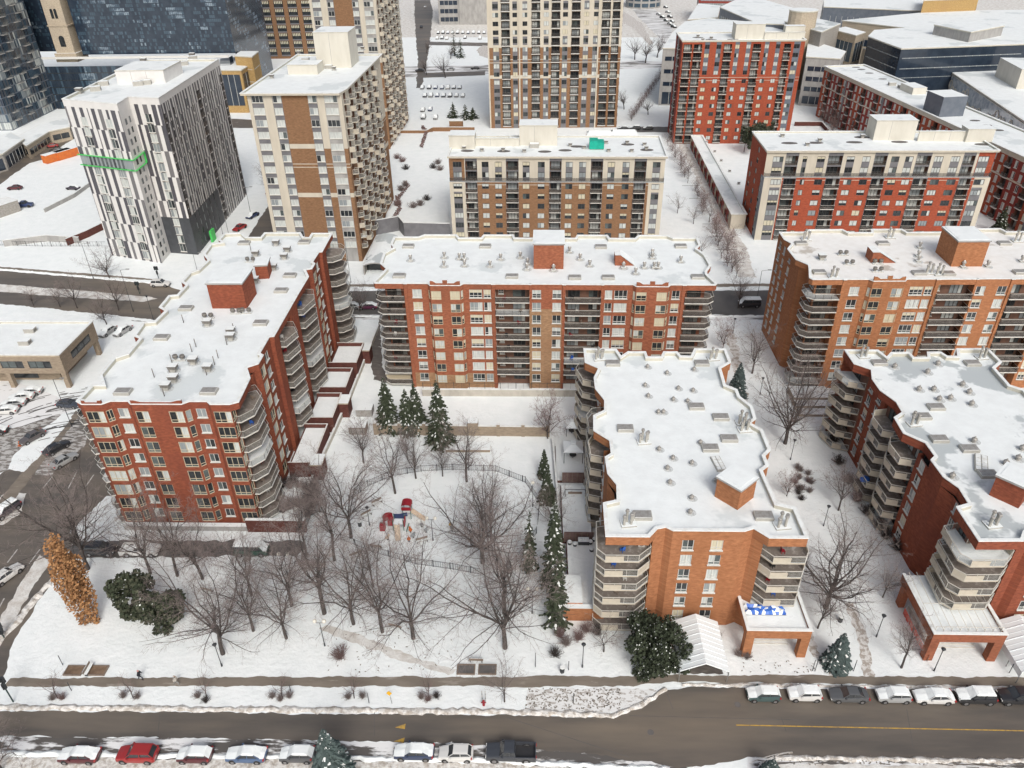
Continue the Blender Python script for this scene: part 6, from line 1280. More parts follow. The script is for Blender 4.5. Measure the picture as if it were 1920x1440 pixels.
# ================================================================ trees
def bare(seed, H, spread=.5, split=.25, limbs=5, up=.35, tw='twig', r0=None, dens=1.0, low=0.0, depth=4):
    """tree of height H at the origin; returns trunk MB and branches MB"""
    r = random.Random(seed); T, Bq = MB(), MB(); r0 = r0 or H*.0125
    def rv(): return Vector((r.uniform(-1, 1), r.uniform(-1, 1), r.uniform(-1, 1)))
    def grow(p, d, L, rad, lev):
        n = (0, 7, 5, 3, 2)[lev]; nx = sides[lev]; pts = [p]; rr = rad
        for i in range(n):
            d = (d+rv()*(0, .24, .27, .3, .3)[lev]+Vector((0, 0, up*(0, .16, .07, .05, .05)[lev]))).normalized(); q = p+d*(L/n); r1 = max(.0065, rad*(1-.75*(i+1)/n))
            Bq.tube(p, q, rr, r1, nx, 'bark' if lev < 4 and rad > .018 else tw, sm=lev < 3); rr = r1
            if lev < depth:
                kids = {1: 1.6, 2: 1.55, 3: 1.6}[lev]*dens; k = int(kids)+(1 if r.random() < kids % 1 else 0)
                for _ in range(k):
                    t = r.random(); s = p.lerp(q, t); side = (rv().cross(d)); side.normalize() if side.length > .01 else None
                    nd = (d*.75+side*r.uniform(.5, 1.05)).normalized(); rem = 1-.5*(i+t)/n
                    grow(s, nd, L*r.uniform(.34, .58)*rem*(1.0 if lev > 1 else 1.15), max(.009, rr*.56), lev+1)
            p = q
    sides = {1: 5, 2: 4, 3: 3, 4: 3}
    hs = H*split; d = Vector((r.uniform(-.05, .05), r.uniform(-.05, .05), 1)).normalized(); p = Vector((0, 0, -.1)); rr = r0*1.25
    for i in range(3):
        q = p+d*((hs+.1)/3); T.tube(p, q, rr, rr*.9, 7, 'bark'); rr *= .9; p = q; d = (d+Vector((r.uniform(-.07, .07), r.uniform(-.07, .07), 0))).normalized()
    a0 = r.random()*6.28
    for k in range(limbs):
        a = a0+k*2.4+r.uniform(-.3, .3); tilt = spread*r.uniform(.55, 1.25) if k else spread*.25
        nd = Vector((math.cos(a)*math.sin(tilt), math.sin(a)*math.sin(tilt), math.cos(tilt)))
        s = p-Vector((0, 0, hs*.35*r.random()*(k > 1)))
        grow(s, nd, (H-hs)*r.uniform(.78, 1.0)*(1 if tilt < .8 else .85), rr*(.56 if k else .72), 1)
    for k in range(int(low)):
        a = r.random()*6.28; nd = Vector((math.cos(a), math.sin(a), .12)).normalized(); grow(p-Vector((0, 0, hs*.25*r.random())), nd, H*.36, rr*.3, 2)
    return T, Bq
TP = {}
def treeproto(k):
    if k in TP: return TP[k]
    sp = {'a': (1, 14, .48, .24, 6, .35), 'b': (2, 14, .58, .22, 6, .25), 'c': (3, 13, .38, .3, 5, .4), 'd': (4, 12, .5, .28, 6, .3), 'e': (5, 15, .65, .2, 7, .22), 'f': (6, 12, .33, .22, 5, .45), 'g': (7, 13, .44, .34, 5, .3)}
    if k in sp: s, H, a, b, c, d = sp[k]; T, Bq = bare(s, H, a, b, c, d, low=2 if k in 'be' else 0)
    elif k == 'big': H = 15; T, Bq = bare(11, H, .62, .2, 8, .3, dens=1.05, low=3, r0=.235)
    elif k == 'small': H = 6; T, Bq = bare(12, H, .5, .25, 5, .3, r0=.07, depth=3)
    elif k == 'pinkish': H = 8; T, Bq = bare(13, H, .7, .15, 7, .3, 'twig_red', r0=.1)
    elif k == 'sapling': H = 4; T, Bq = bare(14, H, .5, .3, 4, .3, 'twig_red', r0=.045, depth=2)
    elif k == 'far': H = 10; T, Bq = bare(15, H, .5, .25, 6, .3, r0=.2, depth=3)
    TP[k] = (T.mesh('trunk'), Bq.mesh('branches'), H); return TP[k]
def tree(k, px, py, ytop, label, group, wide=1.0, rz=None, name='bare_tree', hgt=None):
    T, Bm_, H = treeproto(k); g = P(px, py); h = hgt or rise(px, py, ytop)*.95; s = h/H
    t = thing(name, label, 'tree', (g.x, g.y, 0), rz if rz is not None else rnd.uniform(0, 6.28), group); t.scale = (s*wide, s*wide, s)
    obj('trunk', T, t); obj('branches', Bm_, t); return t
G1 = 'bare park trees'
PARK = [
 ('big', 905, 1055, 880, 'biggest bare tree, its dense crown spreading over the east side of the playground', 1.12), ('e', 947, 1215, 1000, 'wide bare tree with low sprawling branches just above the square planting beds', 1.15),
 ('b', 775, 1197, 1000, 'spreading bare tree directly south of the picket fence, third from the spruce column', 1.05), ('a', 717, 1185, 995, 'bare tree with a tall fan of limbs, south of the playground slide', .95), ('b', 663, 1170, 990, 'forked bare tree carrying dark nests, right of the double lamp', 1.0),
 ('c', 608, 1150, 940, 'crooked slim bare tree just left of the tree with nests', 1.1), ('e', 418, 1226, 1040, 'broad bare tree beside the two dark pines, low limbs to the left', 1.15), ('b', 537, 1197, 1030, 'bare tree with a drooping umbrella crown, left of the double lamp', .9),
 ('f', 475, 1183, 1040, 'narrow bare tree between the broad tree and the umbrella crowned one', 1.0), ('c', 472, 1117, 975, 'bare tree behind the narrow one, in line with the snow covered green box', 1.0), ('f', 547, 1136, 985, 'slim two stemmed bare tree right of the snowy green box', 1.1),
 ('d', 380, 1086, 940, 'bare tree at the drive edge, right of the white pickup', 1.05), ('g', 333, 1080, 930, 'straight bare tree at the drive edge, in front of the white pickup nose', 1.0), ('a', 282, 1075, 920, 'bare tree at the drive edge, in front of the white pickup bed', 1.0),
 ('e', 165, 1067, 850, 'large bare tree with snow whitened limbs behind the rust leaved oak', 1.05), ('g', 627, 1051, 890, 'upright bare tree at the west end of the south picket fence', 1.0), ('a', 658, 1008, 840, 'bare tree with a wide fan of limbs west of the red play tower', 1.1),
 ('g', 741, 925, 795, 'thick stemmed bare tree just north west of the red play tower', 1.0), ('d', 682, 868, 778, 'bare tree in front of the slatted bin enclosure', 1.1), ('f', 780, 897, 810, 'slender bare tree on the north arc of the fence, left of a twin', 1.1),
 ('f', 830, 893, 820, 'slender bare tree on the north arc of the fence, below the largest spruce', 1.0), ('g', 875, 903, 780, 'bare tree inside the fence top, in front of the right planter', 1.1), ('a', 921, 1011, 870, 'second trunk standing close behind the biggest playground tree', .95),
 ('c', 946, 1150, 950, 'bare tree between the biggest tree and the sprawling one', 1.15), ('f', 764, 862, 795, 'very thin bare tree below the twin spruces', .8), ('a', 1037, 1010, 905, 'faint bare tree against the terrace wall beside the spruce column', .8), ('a', 600, 960, 850, 'bare tree beside the nearest brick stair head', .9), ('c', 575, 1040, 900, 'bare tree hiding the right corner of the left block', .9),
 ('c', 700, 1100, 985, 'short bare tree hiding part of the south fence', .9)]
for k, x, y, yt, lb, wd in PARK: tree(k, x, y, yt, lb, G1, wd)
G2 = 'bare trees among the right blocks'
for k, x, y, yt, lb, wd in (('big', 1472, 832, 635, 'tall bare tree in front of the balconied corner of the orange block', .85), ('big', 1548, 1140, 955, 'big dark bare tree leaning right between the two short blocks', 1.05), ('d', 1533, 1178, 1100, 'stunted bare tree at the foot of the big leaning one', 1.1), ('d', 1572, 957, 870, 'small bare tree by the lower balconies of the dark red block', 1.1),
 ('c', 1690, 1252, 1150, 'young bare tree beside the orange safety netting', 1.0), ('d', 1655, 1120, 1040, 'bare tree tangled at the corner of the dark red porch', .9), ('pinkish', 1027, 822, 735, 'reddish bushy tree at the right end of the walled lawn', 1.0), ('f', 1410, 700, 600, 'slim bare tree left of the tall tree, on the path', 1.1), ('pinkish', 1355, 655, 590, 'reddish tree against the right balconies of the central block', .8), ('a', 1384, 578, 500, 'bare tree beside the grey van street, right of the central block', .9), ('c', 1500, 1080, 1020, 'thin dark tree beside the upper porch balconies', .6), ('pinkish', 1475, 930, 880, 'low twiggy tree along the trodden path', .9)):
    tree(k, x, y, yt, lb, G2, wd)
G3 = 'bare boulevard trees'
for k, x, y, yt, lb, wd in (('e', 205, 521, 455, 'bare tree on the snowy bank below the striped tower', 1.2), ('f', 63, 573, 535, 'leftmost thin tree on the boulevard verge', 1.2), ('f', 113, 576, 530, 'thin verge tree right of the leftmost one', 1.2), ('a', 145, 578, 510, 'fuller verge tree in the middle of the boulevard row', 1.1), ('a', 223, 582, 512, 'rightmost verge tree before the crossing', 1.1), ('e', 200, 608, 545, 'bare tree beside the two parked cars behind the tan office', 1.1), ('e', 675, 584, 525, 'snow dusted bare tree in the gap left of the central block', 1.1), ('e', 502, 352, 300, 'bare tree on the side street between the striped and cream towers', 1.1), ('b', 5, 1446, 1350, 'bare tree cut by the bottom left corner', 1.2)):
    tree(k, x, y, yt, lb, G3, wd)
# far trees
r = random.Random(31)
for i, (x, y, yt, lb) in enumerate(((1210, 118, 62, 'far bare tree right of the beige tower, nearest of three by the road'), (1232, 108, 58, 'far bare tree beside the curved path at the top right of the beige tower'), (1190, 112, 66, 'far bare tree touching the beige tower edge'), (835, 146, 95, 'far bare tree in the top park, left of the dark conifers'), (800, 100, 70, 'far bare tree beside the top road'), (870, 40, 15, 'bare tree against the grey windowless slab'), (845, 110, 80, 'bare tree right among the far dark conifers'), (800, 140, 105, 'far bare tree at the top park corner'), (1215, 215, 180, 'bare tree by the far parked black cars'), (1170, 205, 165, 'reddish bush tree at the beige tower right foot'))):
    tree('far', x, y, yt, lb, 'far bare trees', 1.1)
for i, (x, y, yt) in enumerate(((1545, 235, 190), (1565, 240, 195), (1585, 245, 200), (1605, 250, 205), (1560, 252, 215), (1600, 256, 215), (1625, 252, 212))): tree('pinkish', x, y, yt, ORD[i]+' twiggy reddish tree of the thicket before the red row block', 'thicket before the red row', 1.0)
HL = '%s dark leafless shrub tree from the far end of the hedge lined path'
for i in range(22):
    t_ = i/21; x = 1257+t_*122+r.uniform(-5, 7); y = 275+t_*245+r.uniform(-3, 3); tree('pinkish' if i % 3 else 'small', x, y, y-r.uniform(20, 38)*(1+.6*t_), HL % ORD[i], 'path side shrub trees', r.uniform(.9, 1.3))
for i, (x, y) in enumerate(((1372, 455), (1300, 420), (1352, 485), (1315, 480), (1290, 330), (1270, 400))): tree('small', x, y, y-40, ('nearest the boulevard', 'beside the mid rise corner', 'second nearest the boulevard', 'left of the path bend', 'nearest the far end', 'halfway down the path')[i]+', bare sapling on the hedge lined path', 'saplings on the hedge path', 1.1)
for i in range(14):
    t_ = i/13; tree('pinkish', 1240-t_*60+4, 138+t_*88, 120+t_*84, ORD[i]+' hedge tree from the top along the diagonal far path', 'diagonal far hedge', 1.1)
for i, (x, yt) in enumerate(((108, 1262), (250, 1268), (388, 1268), (530, 1268), (664, 1268), (803, 1268))):
    tree('sapling', x, 1309, yt, ('leftmost', 'second', 'third', 'fourth', 'fifth', 'sixth')[i]+' sapling from the left on the verge by the street', 'verge saplings', 1.2)
tree('small', 946, 1316, 1235, 'taller young tree at the right end of the street verge', 'verge saplings', .9); tree('small', 1132, 1222, 1165, 'small bare tree left of the round evergreen', None, 1.3)
# ---------------- conifers
def conifer(seed, H, Rm, nm='needle', snow=.2, tiers=34, dens=12, gap=0.0):
    r = random.Random(seed); T, C, S = MB(), MB(), MB(); T.tube((0, 0, -.1), (0, 0, H*.95), H*.018, .02, 6, 'bark')
    for i in range(tiers):
        f = (i+.5)/tiers; z = H*(.06+.94*f); rad = Rm*(1-f)**.85*r.uniform(.85, 1.1)+.08
        for k in range(max(4, int(dens*(1-f*.6)))):
            if r.random() < gap: continue
            a = r.uniform(0, 6.28); L = rad*r.uniform(.65, 1.12); ca, sa = math.cos(a), math.sin(a); dr = L*.28
            n = max(2, int(L/.35))
            for j in range(n):
                u0, u1 = L*(j/n)*.95+.05, L*((j+1)/n); w_ = (.34*(1-j/n)+.16)*min(1, L)*r.uniform(.7, 1.2)
                zz0, zz1 = z-dr*(u0/L)**1.3, z-dr*(u1/L)**1.3-.03; tw = r.uniform(-.15, .15)
                p0 = (ca*u0-sa*w_*.6, sa*u0+ca*w_*.6, zz0-.05+tw); p1 = (ca*u0+sa*w_*.6, sa*u0-ca*w_*.6, zz0-.05-tw); p2 = (ca*u1+sa*w_, sa*u1-ca*w_, zz1-.12); p3 = (ca*(u1+.1), sa*(u1+.1), zz1); p4 = (ca*u1-sa*w_, sa*u1+ca*w_, zz1-.12)
                C.face([p0, p1, p2, p3, p4], nm)
                if r.random() < snow: s_ = .55; S.face([(ca*u0-sa*w_*.3, sa*u0+ca*w_*.3, zz0+.03), (ca*u0+sa*w_*.3, sa*u0-ca*w_*.3, zz0+.03), (ca*u1+sa*w_*s_, sa*u1-ca*w_*s_, zz1+.0), (ca*u1-sa*w_*s_, sa*u1+ca*w_*s_, zz1+.0)], 'snow_coping')
    return T.mesh('trunk'), C.mesh('crown'), S.mesh('snow') if S.f else None
CP_ = {}
def spruce(k, px, py, ytop, rad, label, group=None, name='spruce_tree'):
    g = P(px, py); h = rise(px, py, ytop)
    key = (k, round(h, 1), rad)
    if key not in CP_: CP_[key] = conifer(hash_(k)+int(h*10), h, rad, **{'d': dict(nm='needle', snow=.15, dens=16, tiers=38), 'b': dict(nm='needle_blue', snow=.14, dens=26, tiers=40), 's': dict(nm='needle', snow=.12, gap=.35, dens=11), 'f': dict(nm='needle', snow=.1, tiers=16, dens=9)}[k])
    a, b, c = CP_[key]; t = thing(name, label, 'tree', (g.x, g.y, 0), 0, group); obj('trunk', a, t); obj('crown', b, t)
    if c: obj('snow', c, t)
    return t
def hash_(s): return sum(ord(c)*(i+3) for i, c in enumerate(s))
spruce('d', 730, 806, 706, 2.5, 'dark spruce at the left end of the walled lawn', 'spruces by the walled lawn'); spruce('d', 766, 810, 728, 2.2, 'shorter snowy spruce between two taller ones', 'spruces by the walled lawn'); spruce('d', 783, 806, 716, 2.3, 'spruce second from the right by the walled lawn', 'spruces by the walled lawn'); spruce('d', 826, 833, 712, 2.8, 'largest spruce, rightmost of the four by the walled lawn', 'spruces by the walled lawn')
spruce('d', 1020, 895, 842, 1.0, 'small slim conifer at the top of the column by the terraces', 'conifer column'); spruce('d', 1026, 940, 878, 1.5, 'slim conifer second from the top of the column', 'conifer column'); spruce('d', 1038, 1100, 935, 2.2, 'tallest dark spruce beside the low terrace', 'conifer column'); spruce('s', 1042, 1172, 1035, 2.1, 'scraggly thin spruce nearest the street in the column', 'conifer column'); spruce('s', 993, 1070, 955, 1.3, 'sparse pole like conifer left of the tallest spruce', 'conifer column')
spruce('b', 1380, 742, 680, 2.0, 'dense blue spruce behind the orange block'); spruce('b', 1566, 1247, 1188, 1.9, 'small broad blue spruce between the two porches'); spruce('b', 632, 1478, 1368, 3.0, 'blue spruce cut by the bottom edge between parked cars'); spruce('d', 1870, 440, 385, 2.4, 'dark spruce near the right edge before the red row')
spruce('b', 1440, 1462, 1425, 1.5, 'tip of a small blue conifer at the bottom edge, beside a rusty one', None); 
for x, y, yt, lb in ((850, 221, 190, 'left one of three far spruces by the parking lot'), (873, 223, 195, 'middle one of three far spruces by the parking lot'), (887, 223, 200, 'right one of three far spruces by the parking lot'), (852, 105, 52, 'tall dark conifer in the far top park'), (864, 108, 70, 'shorter dark conifer in the far top park')): spruce('f', x, y, yt, 3.0, lb, 'far spruces')
def leafcloud(seed, n, shape, size, mats_, snow=.0):
    r = random.Random(seed); C, S = MB(), MB()
    for i in range(n):
        while True:
            p = Vector((r.uniform(-1, 1), r.uniform(-1, 1), r.uniform(0, 1)))
            if shape(p): break
        s = size*r.uniform(.6, 1.4); nrm = Vector((r.uniform(-1, 1), r.uniform(-1, 1), r.uniform(-.2, 1))).normalized(); u = nrm.orthogonal().normalized()*s; v = nrm.cross(u).normalized()*s
        yield p, u, v, r.choice(mats_), r.random() < snow and nrm.z > .3
def blobtree(px, py, H, W, label, cat, name, mats_, n, size, shape, snow=0, clumps=None, group=None, trunk=True, lean=(0, 0), seed=1):
    g = P(px, py); t = thing(name, label, cat, (g.x, g.y, 0), 0, group); C, S = MB(), MB()
    for p, u, v, m, sn in leafcloud(seed, n, shape, size, mats_, snow):
        c = Vector((p.x*W, p.y*W, p.z*H)); C.face([c-u, c+v*.8, c+u, c-v*.8], m)
        if sn: c = c+Vector((0, 0, .05)); S.face([c-u*.5, c+v*.4, c+u*.5, c-v*.4], 'snow_coping')
    if trunk: T = MB(); T.tube((0, 0, -.1), (0, 0, H*.7), .16, .05, 6, 'bark'); obj('trunk', T, t)
    obj('crown', C, t)
    if S.f: obj('snow', S, t)
    return t
def clumpshape(seed, base, n=26, rad=.34):
    r = random.Random(seed); cs = []
    while len(cs) < n:
        p = Vector((r.uniform(-1, 1), r.uniform(-1, 1), r.uniform(0, 1)))
        if base(p): cs.append((p, rad*r.uniform(.6, 1.1)))
    return lambda p: any((Vector((p.x-c.x, p.y-c.y, (p.z-c.z)*1.6))).length < q for c, q in cs)
dome = lambda p: (p.x**2+p.y**2)**.5 < (1-max(0, p.z-.35)**2*2.2)**.5*.86 if (1-max(0, p.z-.35)**2*2.2) > 0 else False
blobtree(1226, 1232, 6.6, 4.6, 'huge round broadleaf evergreen flecked with snow, left of the white tent', 'tree', 'evergreen_tree', ['needle', 'needle', 'play_dark'], 9000, .2, clumpshape(3, dome, 70, .24), .16, seed=5) if 'play_dark' in MATS else blobtree(1226, 1232, 6.6, 4.6, 'huge round broadleaf evergreen flecked with snow, left of the white tent', 'tree', 'evergreen_tree', ['needle'], 9000, .2, clumpshape(3, dome, 70, .24), .16, seed=5)
col = lambda p: (p.x**2+p.y**2)**.5 < .25+1.25*min(p.z, .4)*(1 if p.z < .4 else 1)-max(0, p.z-.5)*.95
blobtree(170, 1166, rise(170, 1166, 1008), 2.3, 'columnar oak still holding rust brown leaves, at the street corner', 'tree', 'oak_tree', ['leaf_rust'], 5200, .17, clumpshape(8, col, 90, .3), 0, seed=6)
blobtree(262, 1152, 8.0, 3.0, 'left one of two dark pines, greener, beside the rust leaved oak', 'tree', 'pine_tree', ['needle', 'leaf_cedar'], 3600, .24, clumpshape(9, lambda p: (p.x**2+p.y**2)**.5 < .95-abs(p.z-.55)*1.1, 34, .26), .05, group='pair of pines', seed=7)
blobtree(312, 1180, 8.0, 3.2, 'right one of two dark pines, duller olive, beside the broad bare tree', 'tree', 'pine_tree', ['leaf_cedar', 'needle'], 3800, .24, clumpshape(10, lambda p: (p.x**2+p.y**2)**.5 < .95-abs(p.z-.55)*1.1, 34, .26), .05, group='pair of pines', seed=8)
for i, (x, y, h) in enumerate(((1395, 285, 9), (1408, 292, 11), (1420, 284, 10), (1432, 275, 9))): blobtree(x, y, h, 3.4, ('leftmost', 'second from left', 'third from left', 'rightmost')[i]+' dark wispy pine in the clump before the scarlet tower', 'tree', 'pine_tree', ['leaf_cedar', 'needle'], 1500, .26, clumpshape(20+i, lambda p: p.z > .35 and (p.x**2+p.y**2)**.5 < .9-abs(p.z-.7), 16, .28), .03, group='pine clump before the scarlet tower', seed=30+i)
# ---------------- shrubs
def shrub_mesh(seed, m='twig', n=60, R_=1.0, H=1.1):
    r = random.Random(seed); q = MB()
    for i in range(n):
        a = r.uniform(0, 6.28); tl = r.uniform(.1, 1.0); d = Vector((math.cos(a)*math.sin(tl), math.sin(a)*math.sin(tl), math.cos(tl))); p = Vector((0, 0, 0))
        for k in range(2):
            e = p+(d+Vector((r.uniform(-.3, .3), r.uniform(-.3, .3), .1)))*(H*.5*r.uniform(.7, 1.1)); q.tube(p, e, .02-.006*k, .012, 3, m)
            for j in range(3): f_ = p.lerp(e, r.random()); q.tube(f_, f_+Vector((r.uniform(-1, 1), r.uniform(-1, 1), r.uniform(0, 1)))*.35, .012, .008, 3, m)
            p = e
    return q.mesh('shrub')
SH = [shrub_mesh(i, ('twig', 'twig_red', 'bark')[i % 3]) for i in range(4)]
def shrub(x, y, s, label, group): g = P(x, y); o = obj('shrub', SH[(int(x)+int(y)) % 4], None, (g.x, g.y, 0), x % 6, s); tag(o, label, 'shrub', group)
for grp, pts in (('leftmost verge sapling', ((100, 1312), (118, 1311))), ('second verge sapling', ((232, 1308), (259, 1309))), ('third verge sapling', ((372, 1308), (386, 1316))), ('fourth verge sapling', ((511, 1308), (526, 1314), (543, 1308))), ('fifth verge sapling', ((654, 1310), (680, 1308))), ('sixth verge sapling', ((790, 1310), (803, 1314), (818, 1308)))):
    for x, y in pts: shrub(x, y, .8, 'low twiggy shrub at the foot of the '+grp, 'shrubs under the '+grp)
shrub(638, 1235, 1.6, 'round brown twiggy bush on the park snow near the street', None)
for i, (x, y) in enumerate(((1050, 1195), (1062, 1210), (1085, 1200), (1100, 1185), (1120, 1190), (1040, 1230))): shrub(x, y, 1.3, ('upper left', 'lower middle', 'centre right', 'upper right', 'rightmost', 'lowest')[i]+' scrubby bush on the bank below the brick wall by the spruces', 'bushes below the brick wall')
for x, y in ((752, 360), (760, 352), (745, 388), (788, 388), (800, 378), (812, 318), (825, 322), (822, 310), (775, 392), (745, 300), (755, 306), (762, 320)): shrub(x, y, 1.9, 'snow dusted shrub in the white court between the towers', 'shrubs in the tower court')
for i in range(16): x = 565+r.uniform(-45, 40); y = 930+r.uniform(-25, 40); shrub(x, y, r.uniform(1.2, 2), 'tangled shrub at the near corner of the terraces', 'shrubs beside the left block')
for i in range(12): shrub(1500+r.uniform(-10, 24), 880+i*5+r.uniform(-6, 6), .9, 'dead grass tuft in the snow of the right lawn', 'grass tufts on the right lawn')
for i, (x, y) in enumerate(((1560, 830), (1572, 870), (1590, 905), (1605, 940), (1625, 965), (1645, 990), (1660, 1010), (1680, 1030))): shrub(x, y, 1.6, ORD[i]+' scrubby bush from the far end under the dark red block balconies', 'bushes under the dark red block')
for x, y in ((1400, 1235), (1325, 1200), (1345, 1195), (1385, 1230)): shrub(x, y, .9, 'small bush beside the white tent', 'bushes beside the tent')
for x, y, h, rr_ in ((740, 395, 0, 0), (750, 365, 0, 0), (742, 345, 0, 0), (800, 262, 0, 0), (792, 275, 0, 0)): pass
def hedge(pts, h, wd, label, m='hedge'):
    q = MB(); r = random.Random(int(pts[0][0]))
    for i in range(len(pts)-1):
        a, b = Vector(P(*pts[i])), Vector(P(*pts[i+1])); L = (b-a).length
        for k in range(int(L*26)):
            p = a.lerp(b, r.random())+Vector((r.uniform(-wd, wd), r.uniform(-wd, wd), r.uniform(.05, h))); u = Vector((r.uniform(-1, 1), r.uniform(-1, 1), r.uniform(-.4, 1))).normalized()*.22; v = u.orthogonal().normalized()*.18; q.face([p-u, p+v, p+u, p-v], m)
    tag(obj('hedge', q), label, 'hedge')
hedge([(736, 420), (750, 395), (745, 372)], 1.4, .6, 'dark purple hedge at the near end of the tower court'); hedge([(748, 375), (766, 352), (760, 345)], 1.2, .5, 'angular dark purple hedge halfway up the tower court'); hedge([(790, 280), (800, 250), (792, 240)], 1.3, .6, 'dark purple hedge at the far end of the tower court'); hedge([(1385, 235), (1398, 240)], 2.6, .8, 'dark maroon hedge ball at the beige tower foot')
r2 = MB(); rr = random.Random(9)
g_ = P(1708, 1205); a, b = P(1693, 1150), P(1738, 1240); 
for i in range(14):
    p0, p1 = a.lerp(b, i/14), a.lerp(b, (i+1)/14); r2.face([(p0.x+rr.uniform(-.1, .1), p0.y, .02), (p1.x+rr.uniform(-.1, .1), p1.y, .02), (p1.x, p1.y, 1.1), (p0.x, p0.y, 1.1)], 'orange_net')
o = obj('safety_netting', r2); tag(o, 'bright orange safety netting beside the dark red porch', 'netting'); q = MB(); [q.tube((a.lerp(b, i/5)), a.lerp(b, i/5)+Vector((0, 0, 1.3)), .03, .03, 4, 'wood') for i in range(6)]; obj('post', q, o)
# ================================================================ vehicles
KIND = {
 # stations: x, z bottom, half width, z belt ; cabin: base x0,x1, roof x0,x1, roof z, roof half width
 'sedan': dict(st=[(-2.32, .38, .62, .58), (-2.2, .24, .80, .70), (-1.5, .2, .88, .83), (-.85, .2, .9, .92), (.9, .2, .9, .95), (1.5, .2, .89, .97), (2.15, .24, .82, .90), (2.3, .38, .66, .72)], cab=(-.95, 1.75, -.25, 1.0, 1.42, .62), wh=(-1.4, 1.4), R=.33),
 'hatch': dict(st=[(-2.0, .38, .62, .62), (-1.9, .24, .78, .74), (-1.35, .2, .86, .88), (-.8, .2, .88, .98), (1.0, .2, .88, 1.0), (1.75, .24, .84, 1.0), (1.95, .38, .72, .85)], cab=(-.95, 1.85, -.3, 1.35, 1.48, .64), wh=(-1.22, 1.25), R=.32),
 'suv': dict(st=[(-2.3, .42, .68, .72), (-2.18, .3, .84, .88), (-1.5, .26, .92, 1.02), (-.9, .26, .94, 1.08), (1.2, .26, .94, 1.12), (2.05, .3, .9, 1.1), (2.28, .42, .78, .95)], cab=(-1.05, 2.18, -.35, 1.75, 1.68, .7), wh=(-1.42, 1.4), R=.37),
 'pickup': dict(st=[(-2.85, .5, .8, .85), (-2.75, .35, .95, 1.05), (-1.7, .32, 1.0, 1.15), (-1.15, .32, 1.0, 1.2), (.55, .32, 1.0, 1.2)], cab=(-1.3, .55, -.7, .4, 1.85, .76), wh=(-1.85, 1.75), R=.42, bed=(.56, 2.85)),
 'van': dict(st=[(-2.5, .45, .8, .9), (-2.35, .3, .95, 1.05), (-1.8, .28, 1.0, 1.15), (2.3, .28, 1.0, 1.2), (2.45, .45, .95, 1.1)], cab=(-1.9, 2.42, -1.3, 2.3, 2.05, .85), wh=(-1.6, 1.6), R=.38),
}
CM = {}
